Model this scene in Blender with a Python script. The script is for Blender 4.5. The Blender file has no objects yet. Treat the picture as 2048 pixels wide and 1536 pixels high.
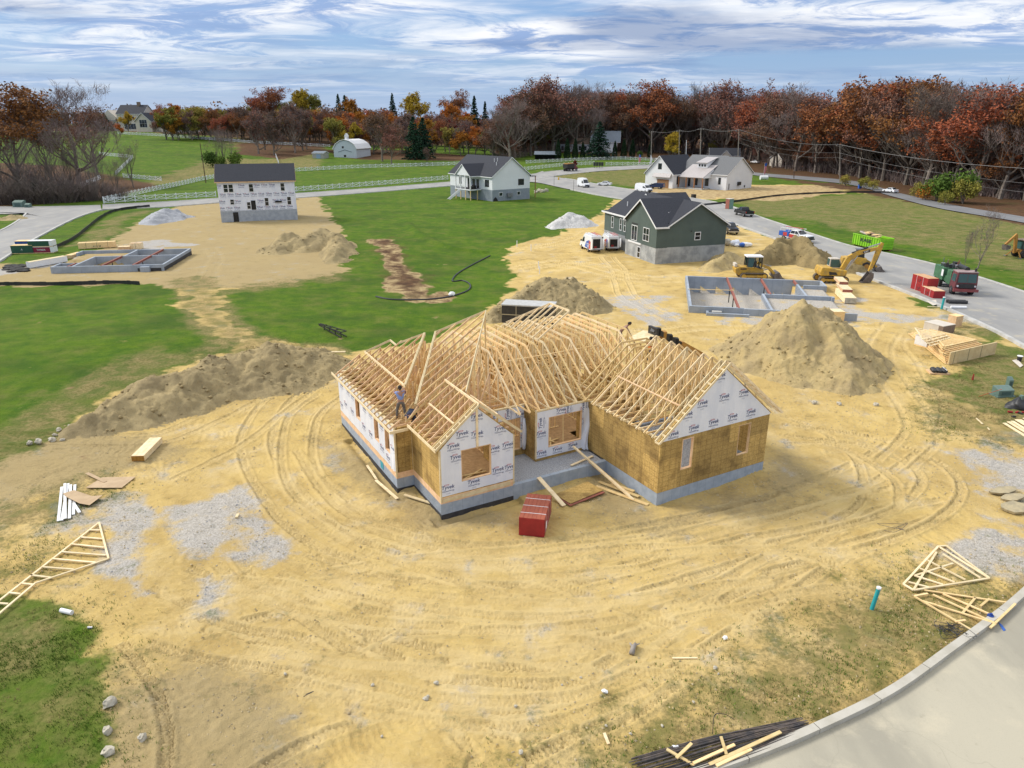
import bpy, math, random
import numpy as np
from mathutils import Vector, Matrix
from math import sin, cos, pi, radians, hypot, atan2, sqrt

scene = bpy.context.scene
col = scene.collection
random.seed(7)

# ------------------------------------------------------------------ camera
F, PITCH, CAMZ = 1431.9, 0.3494, 19.345
cam = bpy.data.objects.new("camera", bpy.data.cameras.new("camera"))
col.objects.link(cam)
cam.location = (0, 0, CAMZ)
cam.rotation_euler = (pi/2 - PITCH, 0, 0)
cam.data.sensor_width = 36.0
cam.data.lens = F/2048*36.0
cam.data.clip_start = 0.5
cam.data.clip_end = 6000
scene.camera = cam

# ------------------------------------------------------------------ sky, sun, exposure
SUN_AZ = radians(-72)      # measured from +Y towards +X: the sun stands to the left and a little ahead
SUN_EL = radians(38)
world = bpy.data.worlds.new("World")
scene.world = world
world.use_nodes = True
wn, wl = world.node_tree.nodes, world.node_tree.links
wn.clear()
def wnode(t, **k):
    n = wn.new(t)
    for a, b in k.items(): setattr(n, a, b)
    return n
w_out = wnode('ShaderNodeOutputWorld'); w_bg = wnode('ShaderNodeBackground')
w_bg.inputs['Strength'].default_value = 0.1
sky = wnode('ShaderNodeTexSky', sky_type='NISHITA', sun_disc=False, sun_elevation=SUN_EL, sun_rotation=SUN_AZ,
            air_density=1.2, dust_density=0.6, ozone_density=2.0)
tc = wnode('ShaderNodeTexCoord'); sep = wnode('ShaderNodeSeparateXYZ')
wl.new(tc.outputs['Generated'], sep.inputs[0])
def wmath(op, a, b=None):
    n = wnode('ShaderNodeMath', operation=op)
    for i, v in enumerate((a, b)):
        if v is None: continue
        if isinstance(v, (int, float)): n.inputs[i].default_value = v
        else: wl.new(v, n.inputs[i])
    return n.outputs[0]
zc = wmath('MAXIMUM', sep.outputs[2], 0.0)
den = wmath('ADD', zc, 0.055)
cx = wmath('DIVIDE', sep.outputs[0], den); cy_ = wmath('DIVIDE', sep.outputs[1], den)
comb = wnode('ShaderNodeCombineXYZ'); wl.new(cx, comb.inputs[0]); wl.new(cy_, comb.inputs[1])
def wnoise(scale, detail, rough, off, sy=1.0, dist=0.0):
    mp = wnode('ShaderNodeMapping'); wl.new(comb.outputs[0], mp.inputs['Vector'])
    mp.inputs['Location'].default_value = off; mp.inputs['Scale'].default_value = (1, sy, 1)
    n = wnode('ShaderNodeTexNoise'); n.inputs['Scale'].default_value = scale
    n.inputs['Detail'].default_value = detail; n.inputs['Roughness'].default_value = rough
    n.inputs['Distortion'].default_value = dist
    wl.new(mp.outputs[0], n.inputs['Vector']); return n.outputs['Fac']
def wramp(v, a, b):
    n = wnode('ShaderNodeMapRange', interpolation_type='SMOOTHSTEP')
    n.inputs['From Min'].default_value = a; n.inputs['From Max'].default_value = b
    wl.new(v, n.inputs['Value']); return n.outputs[0]
def wmix(f, a, b):
    n = wnode('ShaderNodeMix', data_type='RGBA')
    if isinstance(f, (int, float)): n.inputs[0].default_value = f
    else: wl.new(f, n.inputs[0])
    for i, v in ((6, a), (7, b)):
        if isinstance(v, tuple): n.inputs[i].default_value = v
        else: wl.new(v, n.inputs[i])
    return n.outputs[2]
n_big = wnoise(0.34, 10, 0.60, (3.1, 1.7, 0), 1.2, 0.8)
n_fine = wnoise(0.95, 12, 0.68, (8.0, 4.0, 2), 1.25, 0.9)
n_dark = wnoise(0.30, 8, 0.55, (1.2, 9.4, 5), 1.7, 0.4)
cover = wramp(n_big, 0.34, 0.60)
bright = wramp(n_fine, 0.41, 0.56)
dark = wramp(n_dark, 0.42, 0.60)
cloud = wmix(bright, (2.2, 3.1, 5.0, 1), (6.6, 6.7, 6.9, 1))
cloud = wmix(wmath('MULTIPLY', dark, 0.75), cloud, (1.2, 1.9, 3.4, 1))
blue = wmix(0.62, sky.outputs[0], (0.65, 1.85, 4.6, 1))
skyc = wmix(cover, blue, cloud)
low = wramp(zc, 0.0, 0.10)
skyc = wmix(low, wmix(0.45, blue, (2.7, 3.9, 5.7, 1)), skyc)
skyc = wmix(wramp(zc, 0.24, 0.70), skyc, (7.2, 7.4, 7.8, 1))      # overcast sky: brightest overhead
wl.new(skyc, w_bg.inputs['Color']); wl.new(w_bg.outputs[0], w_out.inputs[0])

sun = bpy.data.objects.new("sun", bpy.data.lights.new("sun", 'SUN'))
col.objects.link(sun)
sun.data.energy = 2.2
sun.data.angle = radians(17)
sun.data.color = (1.0, 0.95, 0.87)
sd = Vector((sin(SUN_AZ)*cos(SUN_EL), cos(SUN_AZ)*cos(SUN_EL), sin(SUN_EL)))
sun.rotation_euler = sd.to_track_quat('Z', 'Y').to_euler()
scene.view_settings.view_transform = 'Standard'
scene.view_settings.look = 'None'
scene.view_settings.exposure = 0.62
scene.view_settings.gamma = 1.0
scene.cycles.max_bounces = 6
scene.cycles.diffuse_bounces = 3
scene.cycles.transparent_max_bounces = 8

# ------------------------------------------------------------------ helpers: terrain height, pixel -> ground point
_c, _s = cos(PITCH), sin(PITCH)
def sstep(x, a, b):
    t = np.clip((x-a)/(b-a), 0, 1); return t*t*(3-2*t)
# house frame
HX, HY, HA = -3.676, 32.755, 0.5088
HC, HS = cos(HA), sin(HA)
def hloc(x, y):
    dx, dy = x-HX, y-HY
    return dx*HC+dy*HS, -dx*HS+dy*HC
def hwor(u, v): return HX+u*HC-v*HS, HY+u*HS+v*HC
def height(x, y):
    x = np.asarray(x, float); y = np.asarray(y, float)
    left = 7.0 + 8.0*sstep(-x, 0, 190)
    right = 1 - sstep(x, 20, 160)
    z = sstep(y, 235, 560)*left*right
    z = z + 3.0*sstep(y, 320, 620)*(1-right)
    z = z - 1.0*np.exp(-(((x+5)/14)**2+((y-108)/26)**2))           # the swale in the lawn
    z = z + 0.7*np.exp(-(((x+38)/16)**2+((y-62)/12)**2)) + 0.5*np.exp(-(((x-75)/22)**2+((y-150)/25)**2))
    z = z + 1.3*np.exp(-(((x+52)/13)**2+((y-155)/11)**2))*0.3
    u, v = hloc(x, y)
    z = z + 0.32*np.exp(-(((u-19.0)/3.0)**2+((v+2.0)/4.0)**2))
    return z
def gp(px, py, dz=0.0):
    u = (px-1024)/F; v = (768-py)/F
    d = (u, _c+v*_s, -_s+v*_c)
    if d[2] < -1e-4:
        k = (dz-CAMZ)/d[2]
    else: k = 900.0
    k = min(k, 900.0)
    f = lambda k: CAMZ+k*d[2]-(float(height(k*d[0], k*d[1]))+dz)
    ks = np.linspace(8, 900, 900)
    vals = CAMZ+ks*d[2]-(height(ks*d[0], ks*d[1])+dz)
    idx = np.where(vals < 0)[0]
    if len(idx) and idx[0] > 0:
        a, b = ks[idx[0]-1], ks[idx[0]]
        for _ in range(30):
            m = (a+b)/2
            if f(m) < 0: b = m
            else: a = m
        k = b
    return Vector((k*d[0], k*d[1], float(height(k*d[0], k*d[1]))))
def xz_at(px, py, y):            # the point on the vertical plane Y = y that this pixel looks at
    u = (px-1024)/F; v = (768-py)/F
    k = y/(_c+v*_s)
    return Vector((k*u, y, CAMZ+k*(-_s+v*_c)))

# ------------------------------------------------------------------ helpers: meshes
class MB:
    def __init__(s): s.v = []; s.f = []
    def add(s, vs, fs):
        o = len(s.v); s.v += [tuple(p) for p in vs]; s.f += [tuple(i+o for i in f) for f in fs]; return s
    def box(s, x0, x1, y0, y1, z0, z1):
        return s.add([(x0,y0,z0),(x1,y0,z0),(x1,y1,z0),(x0,y1,z0),(x0,y0,z1),(x1,y0,z1),(x1,y1,z1),(x0,y1,z1)],
                     [(0,3,2,1),(4,5,6,7),(0,1,5,4),(1,2,6,5),(2,3,7,6),(3,0,4,7)])
    def cbox(s, c, size, rz=0.0, rx=0.0, ry=0.0):
        m = Matrix.Translation(c) @ Matrix.Rotation(rz, 4, 'Z') @ Matrix.Rotation(ry, 4, 'Y') @ Matrix.Rotation(rx, 4, 'X')
        a, b, d = size[0]/2, size[1]/2, size[2]/2
        return s.add([m @ Vector(p) for p in [(-a,-b,-d),(a,-b,-d),(a,b,-d),(-a,b,-d),(-a,-b,d),(a,-b,d),(a,b,d),(-a,b,d)]],
                     [(0,3,2,1),(4,5,6,7),(0,1,5,4),(1,2,6,5),(2,3,7,6),(3,0,4,7)])
    def bar(s, p, q, w, h, up=(0,0,1)):     # a board from p to q, w across, h along up
        p, q = Vector(p), Vector(q); d = q-p
        if d.length < 1e-6: return s
        d.normalize(); up = Vector(up)
        x = d.cross(up)
        if x.length < 1e-4: x = d.cross(Vector((1,0,0)))
        x.normalize(); z = x.cross(d); x *= w/2; z *= h/2
        return s.add([p-x-z,p+x-z,p+x+z,p-x+z,q-x-z,q+x-z,q+x+z,q-x+z],
                     [(0,1,2,3),(7,6,5,4),(4,5,1,0),(5,6,2,1),(6,7,3,2),(7,4,0,3)])
    def prism(s, poly, axis, a, b):          # poly of 2-D points; axis 0: (y,z) along x; 1: (x,z) along y; 2: (x,y) along z
        n = len(poly)
        def P(p, t): return (t,p[0],p[1]) if axis == 0 else (p[0],t,p[1]) if axis == 1 else (p[0],p[1],t)
        return s.add([P(p,a) for p in poly]+[P(p,b) for p in poly],
                     [tuple(range(n))[::-1], tuple(range(n,2*n))]+[(i,(i+1)%n,n+(i+1)%n,n+i) for i in range(n)])
    def slab(s, prof):                        # prof of (x, z, half width): a body symmetric about y = 0
        n = len(prof)
        return s.add([(x,-w,z) for x,z,w in prof]+[(x,w,z) for x,z,w in prof],
                     [tuple(range(n)), tuple(range(n,2*n))[::-1]]+[(i,n+i,n+(i+1)%n,(i+1)%n) for i in range(n)])
    def tube(s, pts, rads, n=6, caps=True):
        pts = [Vector(p) for p in pts]
        if isinstance(rads, (int, float)): rads = [rads]*len(pts)
        o = len(s.v); prev = None
        for i, p in enumerate(pts):
            d = (pts[min(i+1,len(pts)-1)]-pts[max(i-1,0)]).normalized()
            x = d.cross(Vector((0,0,1))) if prev is None else prev-d*prev.dot(d)
            if x.length < 1e-3: x = d.cross(Vector((1,0.3,0)))
            x.normalize(); prev = x; y = d.cross(x)
            for k in range(n):
                a = 2*pi*k/n; s.v.append(tuple(p+(x*cos(a)+y*sin(a))*rads[i]))
        for i in range(len(pts)-1):
            for k in range(n):
                a, b = o+i*n+k, o+i*n+(k+1)%n
                s.f.append((a,b,b+n,a+n))
        if caps:
            s.f.append(tuple(o+k for k in range(n))[::-1]); e = o+(len(pts)-1)*n
            s.f.append(tuple(e+k for k in range(n)))
        return s
    def cyl(s, c, r, h, axis='z', n=14, r2=None):
        c = Vector(c); a = {'x':Vector((1,0,0)),'y':Vector((0,1,0)),'z':Vector((0,0,1))}[axis]*h/2
        return s.tube([c-a, c+a], [r, r if r2 is None else r2], n)
    def quad(s, a, b, c, d): return s.add([a,b,c,d], [(0,1,2,3)])
    def blob(s, c, r, seed=0, jit=0.18, n=8, m=6):
        rnd = random.Random(seed); rx, ry, rz = r; o = len(s.v); c = Vector(c)
        s.v.append(tuple(c+Vector((0,0,-rz))))
        for j in range(1, m):
            th = pi*j/m
            for k in range(n):
                a = 2*pi*k/n; q = 1+rnd.uniform(-jit, jit)
                s.v.append((c.x+rx*sin(th)*cos(a)*q, c.y+ry*sin(th)*sin(a)*q, c.z-rz*cos(th)*q))
        s.v.append(tuple(c+Vector((0,0,rz)))); t = len(s.v)-1
        for k in range(n): s.f.append((o, o+1+(k+1)%n, o+1+k)); s.f.append((t, t-n+k, t-n+(k+1)%n))
        for j in range(m-2):
            for k in range(n):
                a = o+1+j*n+k; b = o+1+j*n+(k+1)%n; s.f.append((a,b,b+n,a+n))
        return s
    def mesh(s, name, mat=None, smooth=False):
        me = bpy.data.meshes.new(name); me.from_pydata(s.v, [], s.f); me.update()
        if mat: me.materials.append(mat)
        if smooth: me.polygons.foreach_set('use_smooth', [True]*len(me.polygons))
        return me
    def build(s, name, mat, parent=None, smooth=False, loc=None, rz=0.0, bevel=0.0):
        o = bpy.data.objects.new(name, s.mesh(name, mat, smooth)); col.objects.link(o)
        if loc is not None: o.location = loc
        o.rotation_euler.z = rz
        if parent: o.parent = parent
        if bevel:
            b = o.modifiers.new('bevel', 'BEVEL'); b.width = bevel; b.segments = 2; b.limit_method = 'ANGLE'
        return o

def tag(o, label=None, cat=None, group=None, kind=None):
    if label: o['label'] = label
    if cat: o['category'] = cat
    if group: o['group'] = group
    if kind: o['kind'] = kind
    return o
def empty(name, loc, rz=0.0, label=None, cat=None, group=None):
    o = bpy.data.objects.new(name, None); col.objects.link(o)
    o.location = loc; o.rotation_euler.z = rz; o.empty_display_size = 0.3
    return tag(o, label, cat, group)
def copy_tree(o, parent=None):
    c = o.copy(); col.objects.link(c); c.parent = parent
    for ch in list(o.children): copy_tree(ch, c)
    return c
def child(o, base):
    for ch in o.children:
        if ch.name.split('.')[0] == base: return ch

# ------------------------------------------------------------------ helpers: materials
def nodes_of(name):
    m = bpy.data.materials.new(name); m.use_nodes = True
    nt = m.node_tree; return m, nt.nodes, nt.links, nt.nodes['Principled BSDF']
def lk(links, v, sock):
    if hasattr(v, 'is_output') or hasattr(v, 'links'): links.new(v, sock)
    else: sock.default_value = v
def mixc(nodes, links, f, a, b):
    n = nodes.new('ShaderNodeMix'); n.data_type = 'RGBA'
    lk(links, f, n.inputs[0])
    for i, v in ((6,a),(7,b)):
        if isinstance(v, tuple): n.inputs[i].default_value = (*v[:3], 1)
        else: links.new(v, n.inputs[i])
    return n.outputs[2]
def nnoise(nodes, links, vec, scale, detail=6, rough=0.6, dist=0.0):
    n = nodes.new('ShaderNodeTexNoise'); n.inputs['Scale'].default_value = scale
    n.inputs['Detail'].default_value = detail; n.inputs['Roughness'].default_value = rough; n.inputs['Distortion'].default_value = dist
    links.new(vec, n.inputs['Vector']); return n.outputs['Fac']
def nramp(nodes, links, v, a, b, lo=0.0, hi=1.0):
    n = nodes.new('ShaderNodeMapRange'); n.interpolation_type = 'SMOOTHSTEP'
    n.inputs['From Min'].default_value = a; n.inputs['From Max'].default_value = b
    n.inputs['To Min'].default_value = lo; n.inputs['To Max'].default_value = hi
    links.new(v, n.inputs['Value']); return n.outputs[0]
def nmath(nodes, links, op, a, b=None):
    n = nodes.new('ShaderNodeMath'); n.operation = op
    lk(links, a, n.inputs[0])
    if b is not None: lk(links, b, n.inputs[1])
    return n.outputs[0]
def mat(name, c1, c2=None, scale=3.0, rough=0.7, bump=0.0, bscale=None, metal=0.0, stretch=(1,1,1), rnd=0.0, spec=None, lo=0.35, hi=0.65, detail=5):
    m, N, L, B = nodes_of(name)
    t = N.new('ShaderNodeTexCoord'); mp = N.new('ShaderNodeMapping'); mp.inputs['Scale'].default_value = stretch
    L.new(t.outputs['Object'], mp.inputs['Vector'])
    if c2 is None: c2 = tuple(min(1, c*0.82) for c in c1)
    fac = nnoise(N, L, mp.outputs[0], scale, detail)
    c = mixc(N, L, nramp(N, L, fac, lo, hi), c1, c2)
    if rnd:
        oi = N.new('ShaderNodeObjectInfo'); hs = N.new('ShaderNodeHueSaturation')
        L.new(c, hs.inputs['Color']); L.new(nramp(N, L, oi.outputs['Random'], 0, 1, 1-rnd, 1+rnd), hs.inputs['Value'])
        L.new(nramp(N, L, oi.outputs['Random'], 1, 0, 0.5-rnd*0.035, 0.5+rnd*0.035), hs.inputs['Hue'])
        c = hs.outputs[0]
    L.new(c, B.inputs['Base Color']); B.inputs['Roughness'].default_value = rough; B.inputs['Metallic'].default_value = metal
    if spec is not None: B.inputs['Specular IOR Level'].default_value = spec
    if bump:
        bn = N.new('ShaderNodeBump'); bn.inputs['Strength'].default_value = bump; bn.inputs['Distance'].default_value = 0.05
        L.new(nnoise(N, L, mp.outputs[0], bscale or scale*4, 4), bn.inputs['Height']); L.new(bn.outputs[0], B.inputs['Normal'])
    return m
def glassy(name, c=(0.02,0.025,0.03), rough=0.08):
    m, N, L, B = nodes_of(name)
    B.inputs['Base Color'].default_value = (*c,1); B.inputs['Roughness'].default_value = rough
    return m
def banded(name, c1, c2, axis, period, width=0.12, rough=0.75, bump=0.5, scale=2.0, gap=None):
    # boards, laps or courses: dark lines every `period` metres along an axis, with a soft stain
    m, N, L, B = nodes_of(name)
    t = N.new('ShaderNodeTexCoord'); s = N.new('ShaderNodeSeparateXYZ'); L.new(t.outputs['Object'], s.inputs[0])
    v = nmath(N, L, 'FRACT', nmath(N, L, 'DIVIDE', s.outputs[axis], period))
    line = nramp(N, L, v, 0.0, width, 1.0, 0.0)
    base = mixc(N, L, nramp(N, L, nnoise(N, L, t.outputs['Object'], scale, 5), 0.35, 0.65), c1, c2)
    c = mixc(N, L, nmath(N, L, 'MULTIPLY', line, 0.55), base, gap or tuple(x*0.35 for x in c1))
    L.new(c, B.inputs['Base Color']); B.inputs['Roughness'].default_value = rough
    bn = N.new('ShaderNodeBump'); bn.inputs['Strength'].default_value = bump; bn.inputs['Distance'].default_value = 0.02
    L.new(v, bn.inputs['Height']); L.new(bn.outputs[0], B.inputs['Normal'])
    return m
M = {}
M['pine'] = mat('pine', (0.80,0.60,0.30), (0.70,0.48,0.21), 2.5, 0.75, stretch=(1,1,4), rnd=0.16)
M['pine_pale'] = mat('pine_pale', (0.82,0.68,0.43), (0.72,0.56,0.32), 3, 0.75, rnd=0.12)
M['pine_pink'] = mat('pine_pink', (0.74,0.52,0.31), (0.64,0.41,0.22), 3, 0.75, rnd=0.14)
M['concrete'] = mat('concrete', (0.40,0.43,0.46), (0.31,0.34,0.38), 1.3, 0.85, 0.15, 20)
M['concrete_pale'] = mat('concrete_pale', (0.50,0.49,0.46), (0.38,0.37,0.34), 0.9, 0.9, 0.15, 20)
M['damp'] = mat('damp_proofing', (0.03,0.03,0.035), (0.05,0.05,0.05), 3, 0.7)
M['wrap'] = mat('house_wrap_white', (0.78,0.80,0.85), (0.68,0.71,0.78), 1.1, 0.5, 0.6, 3.5, stretch=(1,1,0.45))
M['ink'] = mat('navy_ink', (0.03,0.05,0.17), None, 2, 0.6)
M['ink_red'] = mat('red_ink', (0.55,0.07,0.10), None, 2, 0.6)
M['gravel'] = mat('gravel_grey', (0.46,0.47,0.49), (0.25,0.26,0.28), 14, 0.95, 0.9, 25)
M['gravel_white'] = mat('gravel_white', (0.62,0.61,0.59), (0.38,0.37,0.35), 6, 0.95, 0.9, 14)
M['shingle'] = mat('roof_shingle', (0.018,0.020,0.028), (0.036,0.039,0.050), 9, 0.9, 0.3, 30)
M['shingle_grey'] = mat('roof_shingle_grey', (0.12,0.125,0.13), (0.17,0.17,0.17), 9, 0.9, 0.3, 30)
M['white'] = mat('white_trim', (0.80,0.80,0.79), (0.74,0.74,0.74), 3, 0.5)
M['glass'] = glassy('window_glass')
M['black'] = mat('black_plastic', (0.02,0.02,0.022), (0.035,0.035,0.035), 5, 0.5)
M['rubber'] = mat('tyre_rubber', (0.022,0.022,0.023), (0.05,0.045,0.04), 5, 0.9)
M['steel'] = mat('grey_steel', (0.30,0.30,0.31), (0.20,0.20,0.21), 4, 0.45, metal=0.6)
M['rust'] = mat('rust_red_steel', (0.34,0.11,0.075), (0.25,0.09,0.06), 4, 0.7)
M['dark'] = mat('dark_interior', (0.015,0.014,0.013), (0.03,0.028,0.025), 2, 0.9)
M['dirtA'] = mat('dirt_clod', (0.40,0.30,0.16), (0.28,0.21,0.115), 1.6, 0.95, 1.0, 7)
M['rock'] = mat('rock_grey', (0.52,0.47,0.37), (0.36,0.33,0.26), 3, 0.9, 0.6, 9)

def osb_mat():
    m, N, L, B = nodes_of('osb_board')
    t = N.new('ShaderNodeTexCoord')
    f = nnoise(N, L, t.outputs['Object'], 14, 6, 0.75)
    g = nnoise(N, L, t.outputs['Object'], 0.9, 3)
    c = mixc(N, L, nramp(N, L, f, 0.3, 0.7), (0.36,0.22,0.055), (0.60,0.41,0.14))
    c = mixc(N, L, nramp(N, L, g, 0.48, 0.7, 0, 0.7), c, (0.20,0.12,0.035))
    s = N.new('ShaderNodeSeparateXYZ'); L.new(t.outputs['Object'], s.inputs[0])
    hsum = nmath(N, L, 'ADD', s.outputs[0], s.outputs[1])
    la = nramp(N, L, nmath(N, L, 'FRACT', nmath(N, L, 'DIVIDE', hsum, 0.42)), 0.0, 0.10, 0.62, 0.0)
    lb = nramp(N, L, nmath(N, L, 'FRACT', nmath(N, L, 'DIVIDE', s.outputs[2], 0.30)), 0.0, 0.12, 0.62, 0.0)
    c = mixc(N, L, nmath(N, L, 'MAXIMUM', la, lb), c, (0.13,0.07,0.02))
    w = N.new('ShaderNodeTexWhiteNoise'); w.noise_dimensions = '2D'; cb = N.new('ShaderNodeCombineXYZ')
    L.new(nmath(N, L, 'FLOOR', nmath(N, L, 'DIVIDE', hsum, 1.22)), cb.inputs[0]); L.new(nmath(N, L, 'FLOOR', nmath(N, L, 'DIVIDE', s.outputs[2], 1.9)), cb.inputs[1]); L.new(cb.outputs[0], w.inputs[0])
    hs = N.new('ShaderNodeHueSaturation'); L.new(c, hs.inputs['Color']); L.new(nramp(N, L, w.outputs[0], 0, 1, 0.72, 1.15), hs.inputs['Value'])
    L.new(hs.outputs[0], B.inputs['Base Color']); B.inputs['Roughness'].default_value = 0.8
    return m
M['osb'] = osb_mat()
M['osb_floor'] = mat('osb_floor', (0.44,0.28,0.13), (0.33,0.20,0.09), 5, 0.85, detail=8)
# ------------------------------------------------------------------ ground: one sheet with relief and ground-cover attributes
RNG = np.random.RandomState(5)
_LAT = RNG.rand(256, 256).astype(np.float32)
def vnoise(x, y):
    xi = np.floor(x).astype(int); yi = np.floor(y).astype(int)
    fx = (x-xi).astype(np.float32); fy = (y-yi).astype(np.float32)
    fx = fx*fx*(3-2*fx); fy = fy*fy*(3-2*fy)
    a = _LAT[xi & 255, yi & 255]; b = _LAT[(xi+1) & 255, yi & 255]
    c = _LAT[xi & 255, (yi+1) & 255]; d = _LAT[(xi+1) & 255, (yi+1) & 255]
    return (a*(1-fx)+b*fx)*(1-fy)+(c*(1-fx)+d*fx)*fy
def fbm(x, y, o=4, g=0.5):
    r = 0; a = 1; t = 0
    for i in range(o):
        r = r+a*vnoise(x*2**i+i*17.3, y*2**i+i*9.1); t += a; a *= g
    return r/t
def axis_lines(knots):
    out = [knots[0][0]]
    for (a, st), (b, _) in zip(knots[:-1], knots[1:]):
        n = max(1, int(round((b-a)/st))); out += list(np.linspace(a, b, n+1)[1:])
    return np.array(out)
XS = axis_lines([(-2500,300),(-700,40),(-300,8),(-140,2.0),(-75,0.6),(-50,0.3),(-28,0.075),(26,0.12),(38,0.4),(70,1.2),(150,4),(320,40),(700,300),(2500,1)])
YS = axis_lines([(-40,8),(8,0.6),(16,0.075),(46,0.12),(62,0.2),(90,0.4),(130,1.0),(260,3),(440,12),(700,60),(1300,300),(3500,1)])
GX, GY = np.meshgrid(XS, YS)           # rows along y
SH = GX.shape
PXPOLY = {}
def wpoly(pts): return np.array([tuple(gp(*p))[:2] for p in pts])
def poly_sd(poly, margin):
    # signed distance to a polygon (positive inside), only near it
    out = np.full(SH, -margin, np.float32)
    x0, y0 = poly.min(0)-margin; x1, y1 = poly.max(0)+margin
    i0, i1 = np.searchsorted(XS, [x0, x1]); j0, j1 = np.searchsorted(YS, [y0, y1])
    if i1 <= i0 or j1 <= j0: return out
    X = GX[j0:j1, i0:i1]; Y = GY[j0:j1, i0:i1]
    d = np.full(X.shape, 1e9); ins = np.zeros(X.shape, bool)
    n = len(poly)
    for k in range(n):
        ax, ay = poly[k]; bx, by = poly[(k+1) % n]
        dx, dy = bx-ax, by-ay; L2 = dx*dx+dy*dy+1e-12
        t = np.clip(((X-ax)*dx+(Y-ay)*dy)/L2, 0, 1)
        d = np.minimum(d, (X-ax-t*dx)**2+(Y-ay-t*dy)**2)
        if ay != by: ins ^= ((ay > Y) != (by > Y)) & (X < (bx-ax)*(Y-ay)/(by-ay)+ax)
    d = np.sqrt(d); out[j0:j1, i0:i1] = np.where(ins, d, -d); return out
def cover_of(polys, soft):
    v = np.zeros(SH, np.float32)
    for p in polys:
        v = np.maximum(v, np.clip(0.5+(poly_sd(wpoly(p), soft*2+4)+RAG)/(2*soft), 0, 1))
    return v
RAG = ((fbm(GX*0.28+3, GY*0.28, 4)-0.5)*2*np.clip(0.5+GY*0.022, 0.5, 4.0)).astype(np.float32)
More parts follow.
